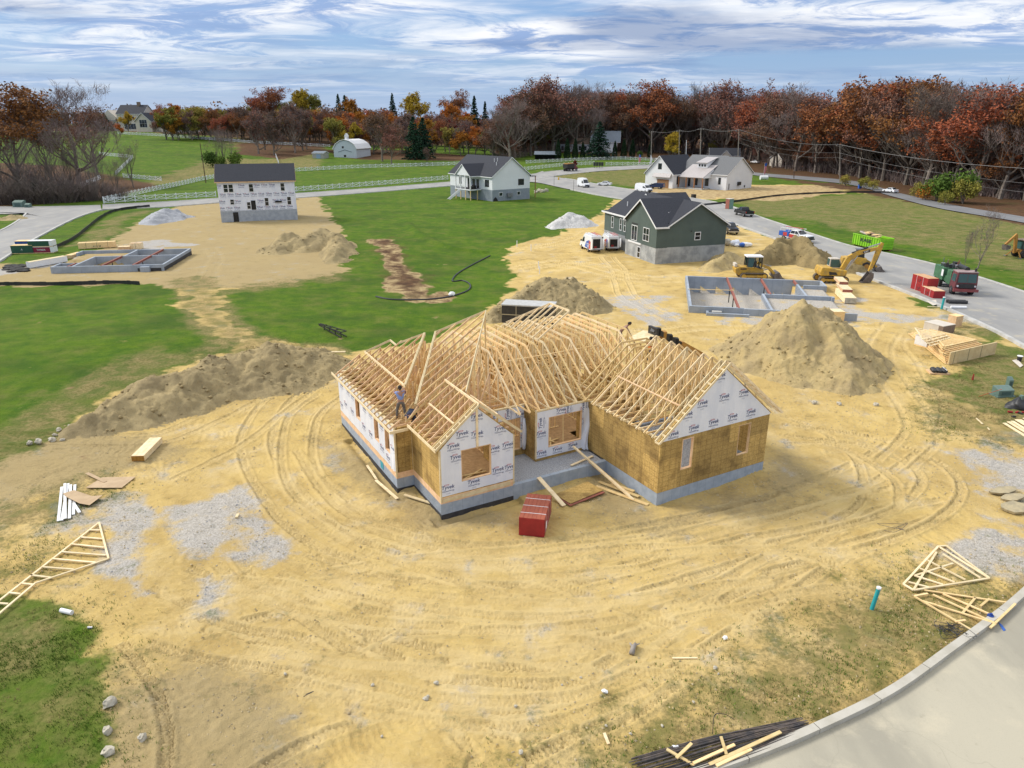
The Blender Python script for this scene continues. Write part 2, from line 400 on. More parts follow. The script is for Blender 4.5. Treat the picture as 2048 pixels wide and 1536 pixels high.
ZONES = {
 'grass': ([
   [(-300,555),(0,573),(330,569),(362,585),(390,640),(455,692),(440,702),(330,738),(200,803),(112,868),(70,890),(0,915),(-300,1020)],
   [(430,580),(560,572),(650,556),(694,540),(697,470),(650,412),(642,392),(760,386),(890,372),(900,399),(985,410),(1060,392),(1110,374),(1180,386),(1215,402),(1205,425),(1100,472),(1012,492),(1000,522),(1037,562),(1003,602),(932,642),(862,688),(720,700),(600,690),(512,672),(452,622)],
   [(-200,1195),(0,1205),(120,1212),(205,1236),(215,1300),(246,1370),(216,1420),(212,1500),(195,1580),(-200,1600)],
   [(1840,585),(1880,600),(1975,655),(2040,705),(2100,760),(2100,870),(1990,850),(1930,800),(1880,770),(1930,690),(1985,650),(1930,625),(1840,610)],
   [(1450,398),(1540,400),(1760,385),(1900,414),(2060,446),(2400,500),(2400,640),(2060,590),(1900,536),(1800,510),(1640,470),(1540,440)],
   [(-600,395),(60,412),(205,407),(432,392),(580,384),(900,358),(1060,343),(1200,328),(1335,324),(1335,306),(1010,290),(660,296),(640,300),(450,283),(230,266),(-600,262)],
   [(84,528),(150,468),(205,421),(350,411),(280,442),(205,492),(150,524)],
   [(-300,470),(-60,455),(25,432),(60,428),(-20,450),(-300,560)],
   [(1115,352),(1200,340),(1325,336),(1300,352),(1200,360)],
   [(300,248),(470,235),(480,262),(330,262)],
   [(1340,330),(1520,352),(1800,398),(2060,452),(2500,520),(2500,440),(2060,405),(1900,395),(1700,360),(1500,335)],
 ], 1.0),
 'dry': ([                                    # straw-coloured, thin or dying grass
   
   [(1020,1560),(1100,1500),(1300,1425),(1450,1335),(1590,1275),(1700,1205),(1800,1130),(1840,1130),(1900,1180),(2060,1170),(1990,1235),(1900,1302),(1780,1388),(1625,1465),(1440,1545)],
   [(1870,610),(1990,650),(2100,760),(2100,900),(1960,880),(1850,870),(1840,790),(1890,740)],
   [(1440,392),(1540,398),(1780,384),(1900,410),(2060,446),(2400,500),(2400,640),(2060,590),(1900,536),(1800,510),(1640,470),(1530,437)],
   [(0,850),(90,800),(160,760),(250,720),(330,705),(420,690),(455,692),(330,738),(200,803),(112,868),(-100,960)],
   [(1103,353),(1200,340),(1335,334),(1340,352),(1330,380),(1192,366)],
   [(380,585),(560,560),(690,560),(690,540),(560,575),(440,590),(450,640),(400,640)],
   [(0,1200),(140,1215),(230,1260),(250,1370),(220,1450),(200,1560),(140,1560),(90,1400),(-40,1390),(-100,1300)],
   [(150,490),(225,432),(340,416),(260,440),(200,488)],
   [(-40,1020),(60,990),(180,960),(230,1010),(60,1060),(120,1150),(-40,1200)],
   [(180,393),(420,350),(470,335),(640,335),(640,318),(420,318),(330,350),(250,378)],
   [(300,250),(420,248),(640,300),(620,330),(480,300)],
 ], 2.2),
 'gravel': ([
   [(225,1060),(270,1005),(300,1010),(280,1080),(285,1140),(310,1190),(265,1205),(200,1130)],
   [(345,1015),(480,970),(505,990),(560,1060),(612,1108),(540,1140),(430,1130),(365,1090)],
   [(380,1160),(430,1135),(450,1175),(405,1198)],
   [(130,1010),(250,980),(300,1000),(260,1060),(120,1060)],
   [(1880,1085),(1990,1040),(2080,1045),(2080,1210),(1985,1150),(1900,1112)],
   [(1895,905),(1960,880),(2080,860),(2080,985),(1960,975)],
   [(1640,600),(1720,590),(1740,625),(1850,628),(1950,618),(2000,660),(1930,648),(1700,645)],
   [(250,490),(320,478),(385,488),(300,505)],
   [(-60,545),(40,530),(140,510),(170,522),(60,540),(-60,560)],
   [(1420,632),(1480,620),(1620,632),(1600,645),(1450,645)],
   [(1180,600),(1320,590),(1380,640),(1300,650)],
   [(1395,1250),(1440,1250),(1440,1330),(1405,1330)],
 ], 0.7),
 'litter': ([
   [(746,478),(776,478),(806,512),(830,550),(866,584),(870,600),(812,601),(790,572),(784,540),(762,512)],
   [(1300,318),(1520,346),(1700,362),(1800,398),(2060,440),(2600,520),(2600,300),(2048,230),(1000,240),(880,285),(1000,300)],
   [(-600,420),(60,411),(200,396),(330,372),(230,352),(120,330),(-600,300)],
   [(640,300),(700,318),(960,322),(960,312),(800,300)],
   [(470,308),(560,318),(660,305),(640,292),(480,285)],
   [(-600,262),(230,262),(640,292),(1010,288),(1300,318),(1300,250),(-600,225)],
   [(1530,352),(1800,400),(2060,452),(2400,520),(2400,470),(2060,425),(1800,380)],
 ], 3.0),
 'straw': ([                                  # mulched seed beds and fresh straw
   [(1240,380),(1340,372),(1530,372),(1700,368),(1692,386),(1545,402),(1440,396),(1330,398)],
 ], 0.8),
 'olive': ([                                  # darker olive subsoil
   [(-100,560),(0,540),(140,515),(260,450),(420,420),(640,400),(690,470),(694,540),(560,572),(330,570),(-100,578)],
   [(-100,1000),(0,905),(130,860),(300,870),(400,900),(200,960),(60,1000),(-100,1100)],
   [(190,1330),(420,1330),(560,1400),(620,1600),(190,1600)],
   [(690,900),(640,870),(700,980),(860,1060),(1000,1040),(1000,1010),(880,1000)],
   [(1180,930),(1320,1030),(1540,960),(1560,900),(1640,950),(1560,1010),(1320,1080),(1190,1030)],
 ], 1.6),
}
def wpl(pts): return [gp(*p) for p in pts]
cov = {k: cover_of(p, s) for k, (p, s) in ZONES.items()}
cov['gravel'] *= np.where(GX > 8, 0.66, 0.80)
cov['dry'] *= np.where((GX > 28) & (GY > 60), 0.72, 1.0)
cov['litter'] *= np.where((GY < 125), 0.85, 1.0)
cov['dry'] *= np.where((GX < -7) & (GY < 32), 0.66, 1.0)
# everything beyond the building lots is turf
LOT = [[(-100,550),(0,538),(95,522),(150,518),(200,486),(280,436),(355,410),(432,404),(640,390),(664,410),(694,470),(702,548),(560,576),(330,573),(-100,584)]]
SITE = [[(1000,524),(1012,490),(1100,470),(1205,422),(1222,398),(1290,405),(1400,425),(1490,455),(1640,515),(1830,590),(1960,647),(2300,850),(2300,1700),(-300,1700),(-300,700),(860,690),(1003,602),(1037,562)],
        [(1240,382),(1340,372),(1530,370),(1700,368),(1692,386),(1545,402),(1440,398),(1330,400)]]
lot = cover_of(LOT, 0.8); rest = np.clip(1-lot-cover_of(SITE, 0.8), 0, 1)*np.clip((GY-100)/8, 0, 1)
cov['grass'] = np.maximum(cov['grass'], rest*(cov['litter'] < 0.4))
cov['olive'] = np.maximum(cov['olive'], ((GX < -8) & (GY > 88))*1.0)
# the earth path worn across the lawn
def path_sd(pts, half, soft):
    P = np.array([tuple(gp(*p))[:2] for p in pts]); out = np.zeros(SH, np.float32)
    m = half+soft
    i0, i1 = np.searchsorted(XS, [P[:,0].min()-m, P[:,0].max()+m]); j0, j1 = np.searchsorted(YS, [P[:,1].min()-m, P[:,1].max()+m])
    X = GX[j0:j1, i0:i1]; Y = GY[j0:j1, i0:i1]; d = np.full(X.shape, 1e9)
    for (ax, ay), (bx, by) in zip(P[:-1], P[1:]):
        dx, dy = bx-ax, by-ay; t = np.clip(((X-ax)*dx+(Y-ay)*dy)/(dx*dx+dy*dy+1e-9), 0, 1)
        d = np.minimum(d, np.hypot(X-ax-t*dx, Y-ay-t*dy))
    out[j0:j1, i0:i1] = np.clip(1-(d-half)/soft, 0, 1); return out
lane = path_sd([(385,560),(405,600),(430,640),(470,680),(540,700),(640,705)], 2.0, 1.5)
cov['dry'] = np.maximum(cov['dry'], lane*0.9)
scar = np.maximum(path_sd([(762,482),(785,512),(806,545),(828,572)], 0.5, 2.8), path_sd([(806,560),(835,585),(862,597)], 1.2, 3.2))
scar = np.clip((scar+(fbm(GX*0.5, GY*0.35, 4)-0.5)*1.5-0.3)*1.9, 0, 1)
cov['straw'] = np.maximum(cov['straw'], scar*0.85)
cov['litter'] = np.maximum(cov['litter'], scar*0.48)
cov['dry'] *= 1-0.85*path_sd([(1545,440),(1640,462),(1720,482),(1800,500),(1900,528),(2060,572)], 2.5, 5.0)
cov['litter'] = np.maximum(cov['litter'], np.clip((GY-300)/40, 0, 1)*(cov['grass'] < 0.3))
ridge = path_sd([(815,448),(840,470),(870,485),(910,497),(965,505)], 0.3, 1.0)
GZ = height(GX, GY)
GZ += 0.35*ridge
# ---- wheel and track ruts: real relief, with tread lugs and pushed-up edges
RUT = np.zeros(SH, np.float32); TRK = np.zeros(SH, np.float32)
def smooth_path(pts, step):
    P = np.array(pts, float); n = len(P); out = []
    for i in range(n-1):
        p0, p1, p2, p3 = P[max(i-1,0)], P[i], P[i+1], P[min(i+2,n-1)]
        for t in np.linspace(0, 1, 24, endpoint=False):
            out.append(0.5*((2*p1)+(-p0+p2)*t+(2*p0-5*p1+4*p2-p3)*t*t+(-p0+3*p1-3*p2+p3)*t**3))
    out.append(P[-1]); out = np.array(out)
    seg = np.hypot(*np.diff(out, axis=0).T); s = np.concatenate([[0], np.cumsum(seg)])
    q = np.arange(0, s[-1], step)
    return np.stack([np.interp(q, s, out[:,0]), np.interp(q, s, out[:,1])], 1), q
def rut(pts_px, offs=(0.0,), half=0.23, depth=0.024, lug=0.046, pitch=0.185, chev=0.55, fade=1.0):
    W = np.array([tuple(gp(*p))[:2] for p in pts_px])
    C, q = smooth_path(W, 0.035)
    T = np.gradient(C, axis=0); T /= np.hypot(T[:,0], T[:,1])[:,None]+1e-9
    Nn = np.stack([-T[:,1], T[:,0]], 1)
    for off in offs:
        wob = 0.10*np.sin(q*0.5+off*3)
        lat = np.arange(-half-0.22, half+0.221, 0.035)
        tt = (lat[None,:]+0*q[:,None])
        X = C[:,0][:,None]+Nn[:,0][:,None]*(off+wob[:,None]+tt); Y = C[:,1][:,None]+Nn[:,1][:,None]*(off+wob[:,None]+tt)
        inside = np.abs(tt) < half
        ph = (q[:,None]+chev*np.abs(tt)+0.02*np.sin(q*3)[:,None])/pitch
        tread = np.clip(np.sin(2*pi*ph)*1.6, -1, 1)
        wear = 0.40+0.8*fbm(X*0.6+3, Y*0.6, 3)
        h = np.where(inside, -depth+lug*tread*wear, 0.055*np.exp(-((np.abs(tt)-half-0.06)/0.08)**2))*fade
        i = np.clip(np.searchsorted(XS, X), 0, SH[1]-1); j = np.clip(np.searchsorted(YS, Y), 0, SH[0]-1)
        ii = np.where(inside, 1.0, 0.35)
        RUT[j, i] = h; TRK[j, i] = np.maximum(TRK[j, i], ii*np.clip(fade, 0, 1)*(0.6+0.4*wear))
PAIR = (-0.95, 0.95)
rut([(680,735),(600,770),(545,810),(515,870),(525,940),(575,1010),(660,1075),(780,1120),(900,1138),(1040,1140),(1180,1120),(1330,1085),(1500,1058),(1680,1020),(1850,985)], PAIR)
rut([(660,790),(610,830),(590,890),(610,960),(680,1030),(790,1085),(930,1110),(1100,1105),(1280,1080),(1460,1035),(1640,985),(1800,900)], PAIR, fade=0.9)
rut([(-20,880),(120,880),(300,880),(430,830),(540,780),(660,750)], (-0.9,0.9), fade=0.6)
rut([(340,960),(470,900),(560,830),(640,775)], (0,), fade=0.7)
rut([(700,1000),(640,950),(620,890),(640,830),(690,790)], (0,), fade=0.9)
rut([(580,1130),(760,1180),(960,1200),(1150,1190),(1330,1150),(1520,1100),(1700,1060),(1880,1010)], PAIR, fade=1.0)
rut([(400,1240),(560,1200),(700,1220),(860,1265),(1030,1280),(1190,1250),(1350,1200),(1540,1140),(1720,1080)], PAIR)
rut([(300,1180),(420,1240),(560,1300),(740,1330),(930,1330),(1110,1335),(1290,1330),(1450,1270),(1560,1200),(1680,1110)], (0.0,1.9))
rut([(330,1260),(470,1290),(620,1320),(780,1360),(930,1405),(1080,1430),(1200,1410),(1330,1340)], PAIR)
rut([(600,1170),(680,1260),(800,1320),(920,1390),(1010,1450)], (0,), chev=0.8)
rut([(900,1390),(960,1440),(1010,1500),(1000,1560)], PAIR, fade=0.8)
rut([(240,1290),(300,1380),(330,1470),(330,1540)], (0,), lug=0.06)
rut([(480,1560),(640,1480),(800,1430),(940,1420),(1080,1395),(1230,1310)], (0,), fade=0.9)
rut([(1030,1500),(1150,1440),(1270,1370),(1400,1280),(1540,1190),(1700,1090)], (-0.5,0.9))
rut([(1560,830),(1650,870),(1720,930),(1720,1000),(1650,1050)], (0,), fade=1.0)
rut([(1560,860),(1720,880),(1830,920),(1880,970),(1850,1020),(1760,1060),(1640,1090),(1500,1130)], PAIR)
rut([(1570,890),(1640,890),(1700,905),(1790,960),(1800,1010)], (0,), fade=0.8)
rut([(1800,620),(1770,680),(1760,720),(1800,780),(1830,830),(1840,880),(1790,930)], PAIR, fade=0.8)
rut([(1830,640),(1810,690),(1840,740),(1880,800),(1870,880)], (0,), fade=0.7)
rut([(1215,515),(1238,545),(1250,585),(1290,615),(1340,640)], (-0.95,0.95), half=0.3, lug=0.0, depth=0.02)
rut([(1010,500),(1100,490),(1160,470),(1200,440)], (-0.9,0.9), half=0.35, lug=0.0)
rut([(1040,540),(1130,530),(1260,560),(1370,560)], (-0.9,0.9,3.0), half=0.35, lug=0.0)
rut([(1180,660),(1300,665),(1420,655),(1600,660),(1750,650)], (-0.9,0.9), half=0.35, lug=0.0)
rut([(405,560),(420,530),(425,510),(410,495)], PAIR, half=0.4, lug=0.0)
rut([(250,500),(330,460),(430,450),(560,455),(600,440)], PAIR, half=0.4, lug=0.0)
rut([(720,1290),(840,1240),(980,1215)], (0,), fade=0.9); rut([(1200,1270),(1130,1330),(1090,1400)], (0,), fade=0.9)
rut([(1360,1160),(1420,1210),(1500,1250)], (0,), fade=0.9); rut([(430,1130),(480,1180),(600,1240),(700,1300)], (0,0.9), fade=0.9)
rut([(870,1360),(1000,1370),(1130,1370),(1240,1310)], (0,1.0), fade=0.85); rut([(1130,1150),(1240,1080),(1330,1060)], (0,), fade=0.8)
def px_of(x, y, z=0.0):
    q = z-CAMZ; d = y*_c-q*_s; return 1024+F*x/d, 768-F*(y*_s+q*_c)/d
rr_ = random.Random(77)                         # fainter passes that run alongside the main ones
for base in ([(600,1160),(760,1215),(960,1240),(1150,1225),(1340,1180),(1540,1120),(1720,1060)],[(350,1210),(520,1245),(700,1290),(900,1300),(1100,1300),(1290,1270),(1450,1210),(1620,1120)],[(640,800),(570,860),(560,930),(600,1010),(690,1080),(820,1125),(980,1140),(1160,1125),(1340,1095),(1530,1050),(1720,995)],[(560,1350),(720,1390),(880,1420),(1000,1430),(1120,1410),(1250,1350)]):
    for k in range(5):
        dx, dy = rr_.uniform(-40,40), rr_.uniform(-45,45); n0 = rr_.randrange(0, max(1, len(base)-4)); n1 = min(len(base), n0+rr_.randrange(3,7))
        rut([(x+dx, y+dy+rr_.uniform(-8,8)) for x, y in base[n0:n1]], (0,), fade=rr_.uniform(0.35,0.8))
for k in range(26):
    x, y, a = rr_.uniform(380,1750), rr_.uniform(1070,1420), rr_.uniform(-0.5,0.6)
    if y > 1560-0.32*x+260: continue
    L0 = rr_.uniform(90,220); rut([(x-L0*cos(a), y-L0*sin(a)*0.6), (x, y+rr_.uniform(-14,14)), (x+L0*cos(a), y+L0*sin(a)*0.6)], (0,), fade=rr_.uniform(0.3,0.7))
near = np.clip(1-(GY-60)/25, 0, 1)*np.clip((45-np.abs(GX))/8, 0, 1)
soil = (1-cov['grass'])*near
GZ += RUT*1.45
lump = fbm(GX*0.35, GY*0.35, 3)-0.5
GZ += near*0.22*lump
GZ += soil*(0.075*(fbm(GX*1.7, GY*1.7, 3)-0.5)+0.045*(fbm(GX*5.3+7, GY*5.3, 2)-0.5))*(1-0.5*TRK)
rough_patch = np.clip(cov['olive']*1.2+cov['dry']*0.8, 0, 1)*near
GZ += rough_patch*(0.10*(fbm(GX*3.1, GY*3.1, 3)-0.5))
# tread churn everywhere on the yard
churn = soil*np.clip((fbm(GX*0.22+4, GY*0.22+9, 3)-0.42)*5, 0, 1)
GZ += churn*(1-TRK)*0.028*np.sin(2*pi*(GX*0.55+GY*0.9+0.5*fbm(GX*0.5, GY*0.5, 2)*4)/0.30)
gr = cov['grass']*near
GZ += gr*0.07*(fbm(GX*4, GY*4, 2)-0.5)
# excavations: the basement pit of the right-hand foundation, the cellar under the new house
def in_rect(cx, cy, ang, u0, u1, v0, v1):
    dx, dy = GX-cx, GY-cy; u = dx*cos(ang)+dy*sin(ang); v = -dx*sin(ang)+dy*cos(ang)
    return (u > u0) & (u < u1) & (v > v0) & (v < v1)
PITS = []
# ------------------------------------------------------------------ roads and kerbs
ROADS = {
 'access_road': ([(1000,372),(1062,364),(1130,377),(1200,391),(1290,406),(1400,426),(1490,456),(1560,481),(1640,516),(1720,549),(1830,591),(1960,647),(2060,700),(2300,850)],
                 [(1085,342),(1103,352),(1150,360),(1192,368),(1267,380),(1400,399),(1462,413),(1530,438),(1620,467),(1700,492),(1800,513),(1900,538),(2060,589),(2300,680)], 0.05),
 'back_road':   ([(205,419),(330,414),(432,406),(580,397),(740,385),(900,372),(1010,365),(1062,360),(1110,352),(1180,344),(1260,339),(1335,335)],
                 [(205,410),(330,404),(432,397),(580,388),(740,377),(900,364),(1010,355),(1062,349),(1100,343),(1180,336),(1260,332),(1335,329)], 0.06),
 'corner_road': ([(-120,500),(0,462),(50,430),(30,426),(-120,424)], [(-60,560),(0,522),(70,478),(150,437),(205,419)], 0.055),
 'side_road':   ([(-300,411),(-100,412),(60,413),(205,410)], [(-300,426),(-100,427),(60,428),(205,420)], 0.045),
 'far_road':    ([(1500,344),(1530,347),(1700,361),(1790,384),(1900,409),(2060,436),(2400,500)], [(1500,349),(1530,353),(1690,368),(1785,393),(1880,417),(2060,448),(2400,520)], 0.05),
 'loop_road':   ([(1335,329),(1420,332),(1500,344)], [(1335,335),(1420,339),(1500,349)], 0.04),
}
def resample(P, n):
    P = np.array([tuple(p)[:2] for p in P]); s = np.concatenate([[0], np.cumsum(np.hypot(*np.diff(P, axis=0).T))])
    q = np.linspace(0, s[-1], n); return np.stack([np.interp(q, s, P[:,0]), np.interp(q, s, P[:,1])], 1)
def spline_px(pts):
    P = np.array([tuple(gp(*p))[:2] for p in pts]); return smooth_path(P, 0.5)[0]
road_geo = {}
def sink_under(poly, d):
    sd_ = poly_sd(poly, 3.0)
    GZ[...] = GZ - d*np.clip(sd_*1.5+1.0, 0, 1)*(sd_ > -0.7)
def flatten_under(poly, z):
    sd_ = poly_sd(poly, 3.0); w = np.clip(sd_*2+1.2, 0, 1); GZ[...] = GZ*(1-w)+z*w
for nm, (Lp, Rp, dz) in ROADS.items():
    A = resample(spline_px(Lp), 160); B = resample(spline_px(Rp), 160); road_geo[nm] = (A, B, dz)
    sink_under(np.concatenate([A[::4], B[::-1][::4]]), 0.16)
KERB = smooth_path(np.array([tuple(gp(*p))[:2] for p in [(1330,1565),(1480,1517),(1625,1458),(1780,1382),(1900,1298),(1985,1236),(2050,1182),(2180,1060),(2400,900)]]), 0.3)[0]
cutp = np.concatenate([KERB, [[60,60],[60,5],[0,5]]])
flatten_under(cutp, -0.2)
# ---- pits
RF = (19.2, 75.76, radians(-11.4)); LF = (-62.69, 97.19, radians(8))
pit = in_rect(*RF, 0.15, 13.2, 0.15, 16.55) & ~in_rect(*RF, 8.35, 30, -1, 7.6)
GZ[pit] = -1.35
flat = in_rect(*RF, 8.35, 16.2, 0.2, 7.6) | in_rect(*RF, 13.2, 16.3, 7.6, 14)
GZ[flat] = 0.30
GZ[in_rect(*LF, 2.4, 14.2, 0.2, 7.8) | in_rect(*LF, 6.6, 14.2, 7.8, 13.5)] = -0.45
GZ[in_rect(*LF, -1.4, 6.4, 7.8, 13.5)] = 0.45
hu, hv = hloc(GX, GY)
GZ[((hu > -0.85) & (hu < 15.9) & (hv > 3.95) & (hv < 14.3)) | ((hu > 0.15) & (hu < 4.1) & (hv > 0.15) & (hv < 5)) | ((hu > 4) & (hu < 10.6) & (hv > 0.3) & (hv < 5)) | ((hu > 10.6) & (hu < 18.4) & (hv > -4.4) & (hv < 5))] = -0.4
cov['gravel'][flat | pit] = 1
# damp trench along the wall of the new house
tr = np.minimum(1, np.exp(-(np.abs(hu+1.25)/0.3)**2)*((hv > 3.5) & (hv < 12)) + np.exp(-(np.abs(hv+0.3)/0.35)**2)*((hu > -0.6) & (hu < 4.6)))
GZ -= 0.28*tr
# ---- the sheet
me = bpy.data.meshes.new('ground')
nv = SH[0]*SH[1]
idx = np.arange(nv, dtype=np.int32).reshape(SH)
quads = np.stack([idx[:-1,:-1], idx[:-1,1:], idx[1:,1:], idx[1:,:-1]], -1).reshape(-1, 4)
me.vertices.add(nv); me.vertices.foreach_set('co', np.stack([GX, GY, GZ], -1).astype(np.float32).ravel())
me.loops.add(quads.size); me.loops.foreach_set('vertex_index', quads.ravel())
me.polygons.add(len(quads)); me.polygons.foreach_set('loop_start', np.arange(0, quads.size, 4, dtype=np.int32))
me.polygons.foreach_set('loop_total', np.full(len(quads), 4, np.int32))
me.polygons.foreach_set('use_smooth', np.ones(len(quads), bool))
me.update(calc_edges=True)
def attr4(name, a, b, c, d):
    at = me.attributes.new(name, 'FLOAT_COLOR', 'POINT')
    at.data.foreach_set('color', np.stack([a, b, c, d], -1).astype(np.float32).ravel())
attr4('cover_a', cov['grass'], cov['dry'], cov['gravel'], cov['litter'])
attr4('cover_b', np.clip(TRK, 0, 1), cov['olive'], cov['straw'], np.clip(ridge, 0, 1))
def ground_material():
    m, N, L, B = nodes_of('ground_cover')
    t = N.new('ShaderNodeTexCoord'); P = t.outputs['Object']
    def at(n):
        a = N.new('ShaderNodeAttribute'); a.attribute_name = n; s = N.new('ShaderNodeSeparateColor'); L.new(a.outputs['Color'], s.inputs[0])
        return s.outputs[0], s.outputs[1], s.outputs[2], a.outputs['Alpha']
    grass, dry, gravel, litter = at('cover_a'); trk, olive, straw, rdg = at('cover_b')
    n1 = nnoise(N, L, P, 0.12, 7, 0.6); n1b = nnoise(N, L, P, 0.33, 7, 0.62); n2 = nnoise(N, L, P, 0.7, 6, 0.62); n3 = nnoise(N, L, P, 5.0, 5, 0.7); n4 = nnoise(N, L, P, 26, 3, 0.7)
    def edge(v, amp, hard, na=n2, nb=n3):
        w = nmath(N, L, 'ADD', v, nmath(N, L, 'MULTIPLY', nmath(N, L, 'SUBTRACT', na, 0.5), amp))
        w = nmath(N, L, 'ADD', w, nmath(N, L, 'MULTIPLY', nmath(N, L, 'SUBTRACT', nb, 0.5), amp*0.8))
        return nramp(N, L, w, 0.5-hard, 0.5+hard)
    dirt = mixc(N, L, nramp(N, L, n1, 0.32, 0.68), (0.61,0.44,0.16), (0.49,0.35,0.135))
    dirt = mixc(N, L, nramp(N, L, n2, 0.42, 0.75, 0, 0.6), dirt, (0.34,0.22,0.078))
    dirt = mixc(N, L, nramp(N, L, n3, 0.5, 0.8, 0, 0.35), dirt, (0.68,0.55,0.32))
    dirt = mixc(N, L, nramp(N, L, n4, 0.58, 0.8, 0, 0.45), dirt, (0.22,0.15,0.06))
    dirt = mixc(N, L, nmath(N, L, 'MULTIPLY', trk, 0.5), dirt, (0.66,0.51,0.25))
    dirt = mixc(N, L, nramp(N, L, n1b, 0.46, 0.66, 0, 0.3), dirt, (0.72,0.58,0.33))
    ol = mixc(N, L, n3, (0.40,0.31,0.16), (0.29,0.225,0.12))
    dirt = mixc(N, L, nmath(N, L, 'MULTIPLY', edge(olive, 0.9, 0.3), 0.8), dirt, ol)
    gv = mixc(N, L, nramp(N, L, nnoise(N, L, P, 11, 3, 0.8), 0.35, 0.65), (0.54,0.53,0.52), (0.29,0.285,0.28))
    c = mixc(N, L, nmath(N, L, 'MULTIPLY', edge(gravel, 2.3, 0.30, n1b, n2), 0.80), dirt, gv)
    st = mixc(N, L, nramp(N, L, n2, 0.35, 0.65), (0.52,0.40,0.20), (0.30,0.20,0.10))
    g = mixc(N, L, nramp(N, L, n2, 0.3, 0.7), (0.052,0.118,0.008), (0.105,0.172,0.010))
    g = mixc(N, L, nramp(N, L, n1b, 0.42, 0.7, 0, 0.6), g, (0.15,0.17,0.03))
    g = mixc(N, L, nramp(N, L, n1, 0.44, 0.66, 0, 0.55), g, (0.040,0.078,0.012))
    g = mixc(N, L, nramp(N, L, n3, 0.45, 0.75, 0, 0.5), g, (0.028,0.062,0.010))
    g = mixc(N, L, nramp(N, L, n4, 0.55, 0.8, 0, 0.35), g, (0.13,0.16,0.04))
    dg = mixc(N, L, nramp(N, L, n3, 0.35, 0.7), (0.34,0.25,0.115), (0.15,0.125,0.045))
    dg = mixc(N, L, nramp(N, L, n2, 0.42, 0.62, 0, 0.75), dg, (0.085,0.12,0.025))
    g = mixc(N, L, nmath(N, L, 'MULTIPLY', edge(dry, 1.9, 0.4, n1b, n2), 0.8), g, dg)
    weeds = nmath(N, L, 'MULTIPLY', edge(dry, 2.0, 0.35), nmath(N, L, 'SUBTRACT', 1.0, grass))
    c = mixc(N, L, nmath(N, L, 'MULTIPLY', weeds, 0.75), c, dg)
    c = mixc(N, L, edge(grass, 1.5, 0.2, n1b, n2), c, g)
    c = mixc(N, L, edge(straw, 0.7, 0.2), c, st)
    lt = mixc(N, L, nramp(N, L, n2, 0.35, 0.7), (0.13,0.070,0.035), (0.075,0.042,0.024))
    lt = mixc(N, L, nramp(N, L, n1, 0.5, 0.7, 0, 0.5), lt, (0.07,0.075,0.022))
    c = mixc(N, L, edge(litter, 0.8, 0.3), c, lt)
    L.new(c, B.inputs['Base Color']); B.inputs['Roughness'].default_value = 0.97; B.inputs['Specular IOR Level'].default_value = 0.12
    bn = N.new('ShaderNodeBump'); bn.inputs['Strength'].default_value = 0.9; bn.inputs['Distance'].default_value = 0.08
    L.new(nmath(N, L, 'ADD', n3, nmath(N, L, 'MULTIPLY', n4, 0.45)), bn.inputs['Height']); L.new(bn.outputs[0], B.inputs['Normal'])
    return m
me.materials.append(ground_material())
def gz(x, y):
    j = min(max(int(np.searchsorted(YS, y)), 1), SH[0]-1); i = min(max(int(np.searchsorted(XS, x)), 1), SH[1]-1)
    return float(max(GZ[j, i], GZ[j-1, i-1]))
_gp0 = gp
def gp(px, py, dz=0.0):
    p = _gp0(px, py, dz)
    if abs(p.x) < 45 and p.y < 80: p.z = max(gz(p.x, p.y), p.z-0.35)
    return p
ground = bpy.data.objects.new('ground', me); col.objects.link(ground); tag(ground, kind='structure')

def road_material(name, c1, c2, stain):
    m, N, L, B = nodes_of(name)
    t = N.new('ShaderNodeTexCoord'); P = t.outputs['Object']
    mp = N.new('ShaderNodeMapping'); mp.inputs['Rotation'].default_value = (0,0,0.6); mp.inputs['Scale'].default_value = (1,0.35,1); L.new(P, mp.inputs['Vector'])
    c = mixc(N, L, nramp(N, L, nnoise(N, L, mp.outputs[0], 0.25, 7, 0.6), 0.35, 0.65), c1, c2)
    c = mixc(N, L, nramp(N, L, nnoise(N, L, P, 0.5, 6, 0.65), 0.52, 0.72, 0, 0.65), c, stain)
    c = mixc(N, L, nramp(N, L, nnoise(N, L, P, 30, 3, 0.7), 0.5, 0.8, 0, 0.4), c, tuple(x*0.6 for x in c1))
    vo = N.new('ShaderNodeTexVoronoi'); vo.feature = 'DISTANCE_TO_EDGE'; vo.inputs['Scale'].default_value = 0.16
    ws = N.new('ShaderNodeVectorMath'); ws.operation = 'MULTIPLY_ADD'; nz_ = N.new('ShaderNodeTexNoise'); nz_.inputs['Scale'].default_value = 0.8; L.new(P, nz_.inputs['Vector']); L.new(nz_.outputs['Color'], ws.inputs[0]); ws.inputs[1].default_value = (1.6,1.6,0); L.new(P, ws.inputs[2]); L.new(ws.outputs[0], vo.inputs['Vector'])
    c = mixc(N, L, nramp(N, L, vo.outputs['Distance'], 0.0, 0.004, 0.2, 0.0), c, tuple(x*0.5 for x in c1))
    c = mixc(N, L, nramp(N, L, nnoise(N, L, P, 1.7, 5, 0.7), 0.60, 0.74, 0, 0.5), c, tuple(x*0.55 for x in stain))
    L.new(c, B.inputs['Base Color']); B.inputs['Roughness'].default_value = 0.9
    return m
M['road'] = road_material('asphalt_pale', (0.33,0.32,0.30), (0.26,0.255,0.245), (0.44,0.39,0.29))
M['road_near'] = road_material('asphalt_dusty', (0.45,0.41,0.31), (0.32,0.295,0.23), (0.54,0.48,0.35))
M['road_dark'] = road_material('asphalt_worn', (0.20,0.20,0.205), (0.16,0.16,0.165), (0.25,0.24,0.22))
